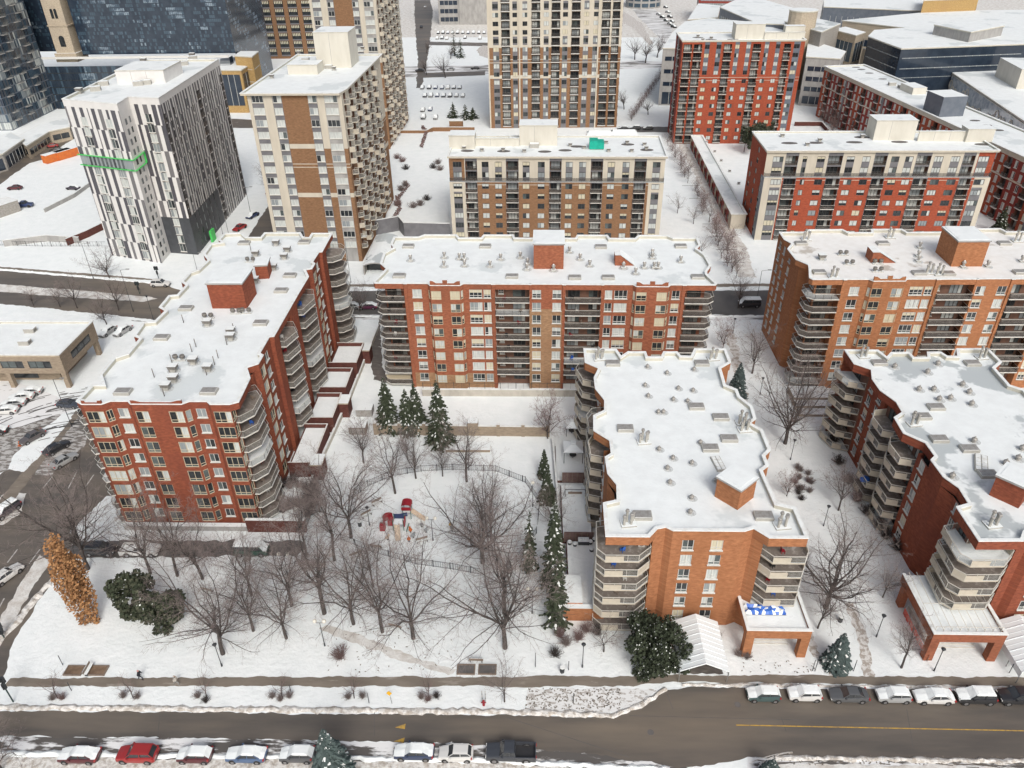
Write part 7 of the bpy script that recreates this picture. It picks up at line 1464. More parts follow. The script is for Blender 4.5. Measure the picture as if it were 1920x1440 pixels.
def carmesh(k, what, paint):
    key = (k, what, paint)
    if key in CM: return CM[key]
    D = KIND[k]; q = MB(); x0, x1, rx0, rx1, rz, rw = D['cab']; st = D['st']
    def belt(x):
        for (a, _, w0, z0), (b, _, w1, z1) in zip(st[:-1], st[1:]):
            if a <= x <= b: t = (x-a)/(b-a); return w0+(w1-w0)*t, z0+(z1-z0)*t
        return st[-1][2], st[-1][3]
    if what == 'body':
        rows = []
        for x, zb, hw, zt in st: rows.append([(x, -hw*.9, zb), (x, -hw, zb+.14), (x, -hw*1.0, zb+(zt-zb)*.6), (x, -hw*.93, zt-.03), (x, -hw*.75, zt+.02), (x, 0, zt+.055), (x, hw*.75, zt+.02), (x, hw*.93, zt-.03), (x, hw*1.0, zb+(zt-zb)*.6), (x, hw, zb+.14), (x, hw*.9, zb)])
        for a, b in zip(rows[:-1], rows[1:]):
            for i in range(10): q.face([a[i], b[i], b[i+1], a[i+1]][::-1], paint, True)
            q.face([a[0], a[10], b[10], b[0]][::-1], 'plastic_dark')
        q.face(rows[0][::-1][::-1], paint); q.face(rows[-1][::-1], paint)
        q.box(st[0][0]-.02, st[0][0]+.25, -.6, .6, st[0][1]-.05, st[0][1]+.1, 'plastic_dark'); q.box(st[-1][0]-.25, st[-1][0]+.02, -.6, .6, st[-1][1]-.05, st[-1][1]+.1, 'plastic_dark')
        bw0, bz0 = belt(x0); bw1, bz1 = belt(x1); rw_ = rw
        A = [(x0, -bw0*.86, bz0), (x0, bw0*.86, bz0), (x1, bw1*.86, bz1), (x1, -bw1*.86, bz1)]; T = [(rx0, -rw, rz), (rx0, rw, rz), (rx1, rw*.96, rz-.03), (rx1, -rw*.96, rz-.03)]
        q.face([(rx0-.02, -rw-.03, rz), (rx1+.03, -rw-.02, rz-.02), (rx1+.03, rw+.02, rz-.02), (rx0-.02, rw+.03, rz)], paint); q.face([(rx0, -rw*.7, rz+.045), (rx1-.05, -rw*.7, rz+.03), (rx1-.05, rw*.7, rz+.03), (rx0, rw*.7, rz+.045)], paint)
        for s in (0, 1): q.face([(rx0-.02, (-1, 1)[s]*(rw+.03), rz), (rx1+.03, (-1, 1)[s]*(rw+.02), rz-.02), (rx1-.05, (-1, 1)[s]*rw*.7, rz+.03), (rx0, (-1, 1)[s]*rw*.7, rz+.045)], paint, True)
        for a, b in ((0, 0), (1, 1), (2, 2), (3, 3)): q.tube(A[a], T[b], .05, .045, 4, paint, sm=False)
        xm = (rx0+rx1)/2
        for s in (-1, 1): q.tube((xm, s*belt(xm)[0]*.87, belt(xm)[1]), (xm, s*(rw+.02), rz), .045, .045, 4, paint, sm=False)
        if 'bed' in D:
            a, b = D['bed']; q.box(a, b, -1, -.9, .4, 1.2, paint); q.box(a, b, .9, 1, .4, 1.2, paint); q.box(b-.1, b, -.898, .898, .4, 1.15, paint); q.box(a, b-.102, -.898, .898, .4, .65, 'plastic_dark')
        for s in (-1, 1):
            for wx in D['wh']: q.tube((wx, s*(belt(wx)[0]*1.005-.3), D['R']), (wx, s*belt(wx)[0]*1.006, D['R']), D['R']+.09, D['R']+.09, 12, 'plastic_dark', True)
    elif what == 'windows':
        bw0, bz0 = belt(x0); bw1, bz1 = belt(x1); A = [(x0, -bw0*.85, bz0-.02), (x0, bw0*.85, bz0-.02), (x1, bw1*.85, bz1-.02), (x1, -bw1*.85, bz1-.02)]; T = [(rx0, -rw, rz-.01), (rx0, rw, rz-.01), (rx1, rw*.96, rz-.04), (rx1, -rw*.96, rz-.04)]
        for i in range(4): j = (i+1) % 4; q.face([A[i], A[j], T[j], T[i]], 'carglass')
    elif what == 'snow':
        h = .07; x = []
        q.face([(rx0-.1, -rw, rz+h*.6), (rx1+.1, -rw, rz+h*.5), (rx1+.1, rw, rz+h*.5), (rx0-.1, rw, rz+h*.6)], 'snow', True); q.face([(rx0+.15, -rw*.75, rz+h*1.7), (rx1-.15, -rw*.75, rz+h*1.6), (rx1-.15, rw*.75, rz+h*1.6), (rx0+.15, rw*.75, rz+h*1.7)], 'snow', True)
        o_ = [(rx0-.1, -rw, rz+h*.6), (rx1+.1, -rw, rz+h*.5), (rx1+.1, rw, rz+h*.5), (rx0-.1, rw, rz+h*.6)]; i_ = [(rx0+.15, -rw*.75, rz+h*1.7), (rx1-.15, -rw*.75, rz+h*1.6), (rx1-.15, rw*.75, rz+h*1.6), (rx0+.15, rw*.75, rz+h*1.7)]; d_ = [(a, b*1.05, c-.1) for a, b, c in o_]
        for i in range(4): j = (i+1) % 4; q.face([o_[i], o_[j], i_[j], i_[i]], 'snow', True); q.face([d_[i], d_[j], o_[j], o_[i]], 'snow', True)
        def deck(a, b, up=.07):
            xs = [a+(b-a)*i/4 for i in range(5)]
            for u, v in zip(xs[:-1], xs[1:]):
                (w0, z0), (w1, z1) = belt(u), belt(v); q.face([(u, -w0*.9, z0+up*.5), (v, -w1*.9, z1+up*.5), (v, 0, z1+up+.06), (u, 0, z0+up+.06)], 'snow', True); q.face([(u, 0, z0+up+.06), (v, 0, z1+up+.06), (v, w1*.9, z1+up*.5), (u, w0*.9, z0+up*.5)], 'snow', True)
        deck(st[0][0]+.08, x0)
        if x1 < st[-1][0]-.2 and 'bed' not in D: deck(x1, st[-1][0]-.08)
        if 'bed' in D: a, b = D['bed']; q.box(a+.05, b-.15, -.85, .85, .66, .8, 'snow')
        bw0, bz0 = belt(x0); q.face([(x0-.03, -bw0*.83, bz0+.06), (rx0-.06, -rw*.93, rz+.03), (rx0-.06, rw*.93, rz+.03), (x0-.03, bw0*.83, bz0+.06)], 'snow', True)
        bw1, bz1 = belt(x1); q.face([(x1+.05, -bw1*.83, bz1+.05), (x1+.05, bw1*.83, bz1+.05), (rx1+.06, rw*.93, rz+.02), (rx1+.06, -rw*.93, rz+.02)], 'snow', True)
    elif what == 'tyre': R_ = D['R']; q.tube((0, -.11, 0), (0, .11, 0), R_, R_, 14, 'tyre', True, False)
    elif what == 'rim': R_ = D['R']*.62; q.tube((0, -.118, 0), (0, .118, 0), R_, R_, 8, 'rim', True, False)
    elif what == 'headlight': q.box(-.06, .1, -.18, .18, -.07, .07, 'lamp_clear')
    elif what == 'taillight': q.box(-.1, .06, -.16, .16, -.09, .09, 'lamp_red')
    elif what == 'mirror': q.box(-.09, .09, -.1, .1, 0, .16, paint)
    CM[key] = q.mesh(what); return CM[key]
def vehicle(k, px, py, ang, col, snow, name, label, cat, group=None, detail=True, z=0):
    g = P(px, py); paint = carpaint(col); D = KIND[k]; t = thing(name, label, cat, (g.x, g.y, z+.015), ang, group); st = D['st']
    obj('body', carmesh(k, 'body', paint), t); obj('windows', carmesh(k, 'windows', ''), t)
    if snow: obj('snow_cover', carmesh(k, 'snow', ''), t)
    for wx in D['wh']:
        for s in (-1, 1):
            hw = max(x[2] for x in st)
            w_ = obj('wheel', carmesh(k, 'tyre', ''), t, (wx, s*(hw-.09), D['R']))
            if detail: obj('rim', carmesh(k, 'rim', ''), w_)
    if not detail: return t
    a, b = st[1], st[-2]
    for s in (-1, 1):
        obj('headlight', carmesh(k, 'headlight', ''), t, (a[0]-.03, s*a[2]*.72, a[3]-.12)); bx = (D['bed'][1]-.0) if 'bed' in D else b[0]+.06
        obj('taillight', carmesh(k, 'taillight', ''), t, (bx, s*.74, (1.0 if 'bed' in D else b[3]-.12))); obj('mirror', carmesh(k, 'mirror', paint), t, (D['cab'][0]+.35, s*(max(x[2] for x in st)+.06), st[3][3]+.0))
    return t
W_, DK, SV, GY, BL, RD, MR = (.62, .62, .6), (.02, .021, .024), (.33, .34, .34), (.09, .095, .1), (.03, .05, .13), (.30, .022, .022), (.09, .015, .02)
GB = 'cars parked along the bottom kerb'
for k, x, y, c, s, lb in (('sedan', 152, 1421, MR, 1, 'snow covered dark sedan, leftmost in the bottom row'), ('suv', 261, 1420, RD, 0, 'bright red car cleared of snow in the bottom row'), ('hatch', 368, 1421, MR, 1, 'snow covered maroon car just right of the red one'), ('sedan', 464, 1420, (.07, .12, .22), 1, 'snow covered blue car in the middle of the bottom row'), ('hatch', 559, 1420, GY, 1, 'snow topped dark grey hatchback left of the bottom spruce'), ('sedan', 777, 1415, (.035, .05, .1), 1, 'snow topped navy car right of the bottom spruce'), ('hatch', 856, 1418, W_, 0, 'small white car left of the dark pickup')):
    vehicle(k, x, y, R(0 if k else 0), c, s, 'parked_car', lb, 'car', GB)
vehicle('pickup', 958, 1417, 0, (.045, .05, .06), 0, 'pickup_truck', 'dark slate pickup with open bed, last of the bottom row', 'pickup truck')
GR = 'cars parked along the right kerb'
for k, x, y, c, s, lb in (('hatch', 1430, 1307, (.05, .09, .09), 1, 'small snow topped dark teal hatchback, leftmost of the right kerb row'), ('hatch', 1507, 1306, W_, 1, 'white hatchback second from the left at the right kerb'), ('sedan', 1589, 1308, GY, 0, 'dark grey car without snow at the right kerb'), ('hatch', 1673, 1309, SV, 1, 'silver snow topped car right of the dark grey one'), ('sedan', 1748, 1311, W_, 1, 'white sedan third from the right end of the kerb row'), ('suv', 1826, 1311, DK, 1, 'snow topped black crossover second from the right edge'), ('suv', 1905, 1312, DK, 0, 'black crossover cut by the right edge')):
    vehicle(k, x, y, 0, c, s, 'parked_car', lb, 'car', GR)
for k, x, y, an, c, s, lb, gp in (('sedan', 15, 1083, 245, W_, 0, 'white car driving on the left street near the rust leaved oak', None), ('suv', 14, 962, 66, (.06, .05, .06), 1, 'dark car at the left edge with a snowy patch round it', None),
    ('sedan', 62, 824, 60, (.1, .09, .09), 0, 'grey brown car beside the snowy island', None), ('sedan', 108, 844, 240, DK, 0, 'black car right of the snowy island', None), ('sedan', 122, 868, 240, SV, 0, 'silver sedan right behind the black car', None), ('sedan', 131, 762, 95+80, (.05, .06, .08), 0, 'dark blue car half hidden behind the roof corner of the left block', None),
    ('sedan', 203, 625, 75, SV, 1, 'snow topped silver car, left of two behind the tan office', None), ('sedan', 231, 624, 70, SV, 1, 'snow topped white car, right of two behind the tan office', None), ('suv', 302, 536, 182, W_, 0, 'white crossover waiting on the boulevard', None),
    ('sedan', 658, 578, 0, SV, 1, 'pale snow topped car in the gap by the brown tower', None), ('sedan', 690, 578, 0, (.1, .02, .06), 1, 'plum car in the gap left of the central block', None)):
    vehicle(k, x, y, R(an), c, s, 'car', lb, 'car', gp)
vehicle('suv', 191, 1036, R(180), DK, 0, 'black_truck', 'long black pickup with a covered bed on the drive', 'pickup truck'); vehicle('pickup', 266, 1037, R(180), W_, 1, 'pickup_truck', 'snow covered white pickup on the drive', 'pickup truck'); vehicle('van', 474, 1036, R(180), (.02, .07, .05), 1, 'van', 'dark green snowy dumpster-like box on the drive, shaped as a van', 'van'); vehicle('van', 1404, 574, R(0), (.03, .03, .035), 1, 'van', 'dark van with a white top on the street right of the central block', 'van')  # the green van mesh stands in for a snowy dumpster-like open box
for i, (x, y, s) in enumerate(((58, 738, 1), (42, 748, 1), (27, 760, 1), (12, 774, 1))): vehicle('sedan', x, y, R(8), (SV, W_)[i % 2], s, 'parked_car', ('farthest', 'second farthest', 'second nearest', 'nearest')[i]+' of the snow covered cars parked before the tan office', 'car', 'cars before the tan office')
vehicle('sedan', -8, 812, R(8), DK, 1, 'parked_car', 'dark snowy car cut by the left edge before the office', 'car')
for k, x, y, an, c, s, lb in (('sedan', 29, 355, 5, MR, 0, 'dark red car on the vacant snowy lot'), ('sedan', 138, 355, -8, (.05, .04, .06), 1, 'dark purple car alone on the snowy lot'), ('pickup', 45, 388, 190, BL, 0, 'blue pickup beside the pale shed'), ('sedan', 98, 276, 20, RD, 0, 'red car behind the orange containers'), ('sedan', 106, 284, 20, DK, 0, 'black car behind the orange containers'),
    ('suv', 510, 363, 70, RD, 1, 'red car with snow parked on the side street'), ('sedan', 519, 348, 70, GY, 1, 'grey snowy car behind the red one on the side street'), ('sedan', 474, 407, 68, BL, 1, 'dark blue car on the side street'), ('sedan', 450, 430, 66, RD, 0, 'red car turning at the foot of the striped tower')):
    vehicle(k, x, y, R(an), c, s, 'car', lb, 'car', None, False)
def lot(pts, cols_, label, group, an=90):
    for i, (x, y) in enumerate(pts): vehicle(('sedan', 'suv', 'hatch')[i % 3], x, y, R(an), cols_[i % len(cols_)], 1, 'parked_car', ORD[i]+' '+label, 'car', group, False)
lot([(x, 166) for x in (792, 805, 817, 829, 840, 851, 862)], (SV, GY, BL, BL, W_, GY, GY), 'snow topped car from left, back row of the far parking lot', 'far parking lot back row'); lot([(x, 181) for x in (797, 808, 820, 832, 844, 856, 868)], (GY, SV, BL, DK, GY, SV, SV), 'snow topped car from left, front row of the far parking lot', 'far parking lot front row')
lot([(793, 208), (794, 222), (807, 207), (817, 222)], (SV, GY, BL), 'scattered snowed in car in the near corner of the far lot', 'far lot corner cars'); lot([(1168, 243), (1190, 243), (1215, 243)], (DK,), 'black snow topped car from left, by the beige tower foot', 'black cars by the beige tower', 0)
lot([(x, 63) for x in (822, 831, 840, 849, 858, 868, 878, 888, 898, 908)], (DK, GY, BL, SV), 'tiny car from left, top parking row before the grey slab', 'top parking row'); lot([(820, 73), (829, 73), (838, 74), (872, 72), (900, 73)], (W_, DK), 'tiny car from left, second top parking row', 'second top parking row')
for x, y, c, lb in ((787, 134, DK, 'left of three tiny cars on the far road'), (845, 132, SV, 'pale middle one of three tiny cars on the far road'), (891, 130, DK, 'dark car touching the beige tower on the far road'), (797, 14, W_, 'tiny pale car at the top of the straight road'), (790, 52, DK, 'tiny dark car halfway up the straight road')): vehicle('sedan', x, y, R(0 if y > 100 else 95), c, 0, 'car', lb, 'car', None, False)
lot([(1235+i*7, 28+i*6) for i in range(5)]+[(1248+i*4, 15+i*9) for i in range(4)], (SV, DK, GY), 'tiny car in the crowded lot at the top right of the beige tower', 'top right lot cars', 120)
# ================================================================ street furniture
def upright(px, py, ytop): g = P(px, py); return g, rise(px, py, ytop)
def lamp(px, py, ytop, label, kind='single', group='park lamps'):
    g, h = upright(px, py, ytop); t = thing('street_lamp', label, 'street lamp', tuple(g), 0, group); q = MB(); q.tube((0, 0, 0), (0, 0, .5), .11, .09, 8, 'pole_dark'); q.tube((0, 0, .5), (0, 0, h), .06, .045, 8, 'pole_dark')
    if kind == 'double': q.tube((-.6, 0, h), (.6, 0, h), .035, .035, 6, 'pole_dark')
    if kind == 'arm': q.tube((0, 0, h), (1.6, 0, h+.25), .04, .03, 6, 'pole_dark')
    obj('pole', q, t)
    if kind == 'double':
        for x in (-.6, .6): q = MB(); q.ball((x, 0, h+.32), .28, 'globe', 10, 7); obj('globe', q, t)
    elif kind == 'globe': q = MB(); q.ball((0, 0, h+.28), .3, 'globe', 10, 7); obj('globe', q, t)
    elif kind == 'arm': q = MB(); q.box(1.3, 2.1, -.12, .12, h+.2, h+.32, 'pole_grey'); obj('lamp_head', q, t)
    else: q = MB(); q.tube((0, 0, h), (0, 0, h+.35), .12, .26, 8, 'pole_dark'); q.tube((0, 0, h+.35), (0, 0, h+.45), .3, .08, 8, 'pole_dark', True); obj('lamp_head', q, t)
lamp(609, 1211, 1168, 'double globe park lamp near the trodden path', 'double'); lamp(812, 1013, 975, 'double globe lamp in the middle of the playground', 'double'); lamp(998, 1150, 1108, 'globe lamp near the tall spruce', 'double'); lamp(999, 950, 908, 'globe lamp by the small conifers', 'globe'); lamp(416, 1249, 1212, 'lone single lamp under the broad bare tree', 'single')
lamp(1092, 1251, 1212, 'dark lamp with a side arm left of the round evergreen', 'single'); lamp(1482, 862, 828, 'dark path lamp nearest the tall bare tree', 'single'); lamp(1544, 986, 952, 'dark path lamp left of the lower balconies', 'single'); lamp(1643, 1194, 1158, 'dark lamp on the snow left of the safety netting', 'single'); lamp(1751, 1258, 1220, 'dark lamp before the dark red porch', 'single'); lamp(1425, 740, 712, 'small path lamp behind the orange block', 'single'); lamp(1374, 625, 600, 'small lamp between the central and right blocks', 'single')
lamp(540, 1078, 1042, 'dark lamp with a twin head by the slim forked tree', 'double'); lamp(693, 985, 955, 'lamp pole on the playground west side', 'single')
GL = 'tall boulevard lamps'
lamp(175, 522, 458, 'tall boulevard lamp below the striped tower', 'arm', GL); lamp(250, 584, 507, 'tall boulevard lamp in the middle of the crossing', 'arm', GL); lamp(288, 600, 558, 'shorter pole beside the two snowy cars', 'single', GL); lamp(1418, 568, 508, 'tall lamp beside the dark van', 'arm', GL); lamp(658, 530, 450, 'tall lamp before the brown tower', 'arm', GL); lamp(135, 800, 712, 'tall lamp rising beside the left block roof corner', 'arm', GL)
for x, y, yt, lb in ((430, 445, 400, 'lamp before the striped tower green door'), (418, 440, 395, 'left lamp on the side street pavement'), (470, 400, 352, 'lamp halfway up the side street'), (370, 508, 476, 'teal pole behind the roof of the left block')): lamp(x, y, yt, lb, 'arm', 'side street lamps')
def signal(px, py, ytop, label):
    g, h = upright(px, py, ytop); t = thing('traffic_light', label, 'traffic light', tuple(g), 0, 'traffic lights'); q = MB(); q.tube((0, 0, 0), (0, 0, h), .09, .07, 8, 'pole_green'); obj('pole', q, t)
    for s, z in ((-.3, h-1.0), (.3, h-1.0), (0, h-2.2)): q = MB(); q.box(s-.18, s+.18, -.16, .16, z, z+.95, 'pole_dark'); [q.tube((s, -.17, z+.18+i*.3), (s, -.26, z+.2+i*.3), .1, .1, 8, 'plastic_dark') for i in range(3)]; obj('signal_head', q, t)
signal(25, 1316, 1270, 'traffic light cluster at the bottom left corner'); signal(298, 524, 500, 'traffic light on the boulevard north kerb'); signal(262, 551, 528, 'traffic light on the boulevard median'); signal(163, 800, 768, 'traffic light by the corner of the left block'); signal(8, 1196, 1168, 'traffic light at the left edge by the street')
# signs, hydrant, markers
g = P(735, 1319); t = thing('warning_sign', 'yellow diamond sign on a leaning post on the snowy verge', 'sign', tuple(g)); q = MB(); q.tube((0, 0, 0), (-.15, 0, 2.3), .035, .035, 6, 'pole_grey'); obj('post', q, t); q = MB(); q.face([(-.15, -.05, 1.6), (.2, -.05, 2.05), (-.15, -.05, 2.5), (-.5, -.05, 2.05)], 'yellow_sign' if 'yellow_sign' in MATS else 'yellow_paint'); q.face([(-.15, -.03, 1.6), (-.5, -.03, 2.05), (-.15, -.03, 2.5), (.2, -.03, 2.05)], 'pole_grey'); obj('plate', q, t)
g = P(907, 1322); t = thing('fire_hydrant', 'red fire hydrant with striped marker stakes on the verge', 'hydrant', tuple(g)); q = MB(); q.tube((0, 0, 0), (0, 0, .75), .17, .15, 10, 'play_red'); q.ball((0, 0, .75), .17, 'play_red', 10, 6); q.tube((-.3, 0, .5), (.3, 0, .5), .08, .08, 8, 'play_red', True); q.tube((0, -.25, .5), (0, 0, .5), .09, .09, 8, 'play_red', True); obj('body', q, t)
for s in (-.2, .2):
    q = MB()
    for i in range(8): q.tube((s, .5, i*.25), (s, .5, i*.25+.25), .045, .045, 6, ('pole_grey', 'cloth_light', 'pole_dark')[i % 3])
    obj('marker_stake', q, t)
for i, (x, y, yt, lb) in enumerate(((118, 1247, 1230, 'thin stake behind the brown planting beds'), (1066, 1256, 1240, 'dark bin post beside the sprawling tree'), (1004, 1250, 1225, 'small dark park notice post'), (1287, 1253, 1225, 'thin grey pole right of the white tent'), (1523, 1258, 1238, 'left thin pole beside the small blue spruce'), (1528, 1258, 1238, 'second thin pole beside the small blue spruce'), (1600, 1258, 1238, 'thin pole by the gravel path end'), (1892, 1262, 1245, 'thin pole before the right edge tent'), (134, 1295, 1280, 'thin stake on the verge right of the leftmost sapling'), (692, 1318, 1300, 'thin stake between the verge saplings'), (1075, 1318, 1300, 'thin stake at the trampled verge'), (545, 1296, 1285, 'thin stake near the fourth verge sapling'))):
    g, h = upright(x, y, yt); q = MB(); q.tube((0, 0, 0), (0, 0, h), .05, .045, 6, 'pole_dark', True); o = tag(obj('post', q, None, tuple(g)), lb, 'post')
for x, y, lb, m in ((140, 1258, 'left brown planting bed near the bottom left', 'soil'), (184, 1258, 'right brown planting bed near the bottom left', 'soil'), (874, 1256, 'left dark planting bed below the sprawling tree', 'conc_dark'), (914, 1256, 'right dark planting bed below the sprawling tree', 'conc_dark')):
    g = P(x, y); t = thing('planting_bed', lb, 'planting bed', tuple(g), 0, 'square planting beds'); q = MB(); q.box(-1.0, 1.0, -.6, .6, 0, .12, m); obj('soil', q, t); q = MB(); q.box(-1.15, 1.15, -.75, -.602, 0, .2, 'wood'); q.box(-1.15, 1.15, .602, .75, 0, .2, 'wood'); q.box(-1.15, -1.002, -.6, .6, 0, .2, 'wood'); q.box(1.002, 1.15, -.6, .6, 0, .2, 'wood'); obj('border', q, t)
def bench(px, py, an, label):
    g = P(px, py); t = thing('park_bench', label, 'bench', tuple(g), R(an), 'park benches'); q = MB(); q.box(-.9, .9, -.22, .22, .4, .47, 'wood', 'snow'); obj('seat', q, t); q = MB(); q.box(-.9, .9, .22, .27, .48, .9, 'wood', 'snow'); obj('backrest', q, t)
    for x in (-.75, .75): q = MB(); q.box(x-.04, x+.04, -.2, .2, 0, .4, 'pole_dark'); obj('leg', q, t)
for x, y, an, lb in ((688, 968, 42, 'bench west of the red play tower'), (708, 945, 42, 'bench by the west fence of the playground'), (792, 1017, 22, 'bench inside the south fence below the play tower'), (706, 1027, 170, 'bench just outside the south fence'), (982, 1120, 110, 'bench left of the tall spruce'), (742, 1176, 165, 'bench under the third sprawling tree'), (390, 1108, 165, 'bench behind the broad bare tree'), (893, 1240, 178, 'bench directly above the dark planting beds'), (168, 1258, 90, 'small bench between the two brown planting beds'), (668, 1045, 30, 'bench at the west corner outside the fence')): bench(x, y, an, lb)
# playground
g = P(745, 985); t = thing('play_tower', 'red and navy play structure with two tan slides in the snow', 'play structure', tuple(g), 0)
def at_(px, py): p = P(px, py); return (p.x-g.x, p.y-g.y)
def addp(name, q): obj(name, q, t)
x, y = at_(765, 968)
q = MB(); [q.tube((x+a, y+b, 0), (x+a, y+b, 2.6), .06, .06, 6, 'play_green') for a in (-.6, .6) for b in (-.6, .6)]; addp('post', q); q = MB(); q.box(x-.6, x+.6, y-.6, y+.6, 1.2, 1.28, 'play_blue', 'snow'); addp('platform', q)
q = MB()
for i in range(6): a0, a1 = math.pi*i/6, math.pi*(i+1)/6; q.face([(x-.8*math.cos(a0), y-.8, 2.5+.55*math.sin(a0)), (x-.8*math.cos(a1), y-.8, 2.5+.55*math.sin(a1)), (x-.8*math.cos(a1), y+.8, 2.5+.55*math.sin(a1)), (x-.8*math.cos(a0), y+.8, 2.5+.55*math.sin(a0))], 'play_red')
for s in (-.75, .75): q.box(x-.75, x+.75, y+s-.03, y+s+.03, 1.9, 2.5, 'play_red')
addp('roof', q)
def slide(x0, y0, z0, x1, y1, name='slide'):
    q = MB(); d = Vector((x1-x0, y1-y0)).normalized(); n_ = Vector((-d.y, d.x))*.35; pr = [(0, z0), (.35, z0*.7), (.7, z0*.3), (.9, .2), (1, .18)]
    for (u, za), (v, zb_) in zip(pr[:-1], pr[1:]):
        a = (x0+(x1-x0)*u, y0+(y1-y0)*u); b = (x0+(x1-x0)*v, y0+(y1-y0)*v)
        q.face([(a[0]-n_.x, a[1]-n_.y, za), (b[0]-n_.x, b[1]-n_.y, zb_), (b[0]+n_.x, b[1]+n_.y, zb_), (a[0]+n_.x, a[1]+n_.y, za)], 'play_tan', True)
        for s in (-1, 1): q.tube((a[0]+s*n_.x, a[1]+s*n_.y, za+.2), (b[0]+s*n_.x, b[1]+s*n_.y, zb_+.2), .07, .07, 5, 'play_tan'); q.face([(a[0]+s*n_.x, a[1]+s*n_.y, za), (b[0]+s*n_.x, b[1]+s*n_.y, zb_), (b[0]+s*n_.x, b[1]+s*n_.y, zb_+.2), (a[0]+s*n_.x, a[1]+s*n_.y, za+.2)], 'play_tan')
    addp(name, q)
slide(x+.6, y-.1, 1.25, x+2.9, y-.9)
x2, y2 = at_(749, 990); q = MB(); [q.tube((x2+a, y2+b, 0), (x2+a, y2+b, 2.3), .06, .06, 6, 'play_green') for a in (-.8, .8) for b in (-.6, .7)]; addp('post', q); q = MB(); q.box(x2-.8, x2+.8, y2-.6, y2+.7, 1.2, 1.28, 'play_blue', 'snow'); q.box(x2-.85, x2+.85, y2+.72, y2+.78, 1.3, 2.2, 'play_blue'); addp('platform', q)
slide(x2-.2, y2-.6, 1.25, x2+.25, y2-2.9)
q = MB(); x3, y3 = at_(730, 985)
for i in range(8): a0, a1 = math.pi*(.3+i/8), math.pi*(.3+(i+1)/8); q.face([(x3+.9*math.cos(a0), y3+.9*math.sin(a0), .3), (x3+.9*math.cos(a1), y3+.9*math.sin(a1), .3), (x3+.9*math.cos(a1), y3+.9*math.sin(a1), 1.9), (x3+.9*math.cos(a0), y3+.9*math.sin(a0), 1.9)], 'play_red')
q.box(x2-1.6, x2-.85, y2-.5, y2+.5, .9, 1.9, 'play_red'); q.box(x3-1.2, x3-.4, y3-1.4, y3-.6, .1, 1.2, 'play_red'); q.box(x2+.85, x2+1.0, y2-.6, y2+.7, .8, 1.9, 'play_red'); addp('panel', q)
q = MB(); q.tube(((x+x2)/2-.6, (y+y2)/2, 1.3), ((x+x2)/2+.6, (y+y2)/2+.4, 1.3), .3, .3, 8, 'play_blue'); q.tube((x2+1.2, y2-.8, 0), (x2+1.6, y2-.2, 1.2), .08, .08, 6, 'play_green'); addp('bridge', q)
def rider(px, py, m, lb):
    g = P(px, py); t = thing('spring_rider', lb, 'spring rider', tuple(g), (px % 6), 'spring riders'); q = MB(); q.tube((0, 0, 0), (0, 0, .35), .13, .1, 8, 'pole_dark'); obj('spring', q, t); q = MB(); q.ball((0, 0, .55), .3, m, 9, 6, .7); q.ball((.32, 0, .75), .18, m, 8, 5); q.box(-.45, -.2, -.05, .05, .5, .85, m); obj('seat', q, t)
rider(770, 998, 'orange', 'orange spring rider, upper of two by the slide'); rider(767, 1015, 'orange', 'orange spring rider, lower of two by the slide'); rider(775, 1008, 'curtain_grey', 'pale grey spring rider between the orange ones'); rider(727, 1012, 'play_tan', 'tan snow topped rider left of the slide'); rider(791, 988, 'curtain_grey', 'small pale rider right of the slide'); rider(799, 998, 'curtain_grey', 'tiny pale rider near the lamp'); rider(845, 988, 'yellow_paint', 'yellow rider under the biggest tree'); rider(848, 996, 'pole_grey', 'grey snow capped rider under the biggest tree')
for x, y, lb in ((675, 986, 'dark bin on a post beside the west bench'), (1054, 1260, 'dark bin at the pavement edge below the terrace'), (1575, 1165, 'dark bin under the leaning tree')):
    g = P(x, y); q = MB(); q.tube((0, 0, 0), (0, 0, .9), .28, .32, 9, 'pole_dark', True); o = tag(obj('litter_bin', q, None, tuple(g)), lb, 'bin'); q = MB(); q.tube((0, 0, .903), (0, 0, 1.0), .34, .3, 9, 'snow_coping', True); obj('lid', q, o)
# terrace furniture
for i, (x, y) in enumerate(((1068, 1020), (1078, 1023), (1107, 1019), (1115, 1014), (1109, 1033))):
    g = P(x, y, 1.7); t = thing('round_stool', ('left', 'second from left', 'third from left', 'rightmost', 'nearest')[i]+' small round snow capped stool on the lowest terrace', 'stool', tuple(g), 0, 'snow capped stools'); q = MB(); q.tube((0, 0, 0), (0, 0, .45), .28, .32, 10, 'pole_dark'); obj('base', q, t); q = MB(); q.tube((0, 0, .45), (0, 0, .6), .36, .28, 10, 'snow', True); obj('snow_cover', q, t)
g = P(1094, 1018, 1.7); t = thing('outdoor_table', 'dark square table with snow mounds on the lowest terrace', 'table', tuple(g)); q = MB(); q.box(-.8, .8, -.5, .5, 0, .7, 'pole_dark', 'snow'); obj('table_top', q, t); q = MB(); [q.ball((x, 0, .72), .22, 'snow', 8, 5, .5) for x in (-.45, 0, .45)]; obj('snow', q, t)
for x in (1090, 1101): g = P(x, 1142, 1.7); q = MB(); q.box(-.3, .3, -.3, .3, 0, .35, 'pole_grey', 'snow'); tag(obj('planter_box', q, None, tuple(g)), ('left', 'right')[x > 1095]+' small snow filled planter at the terrace edge', 'planter', 'terrace planters')
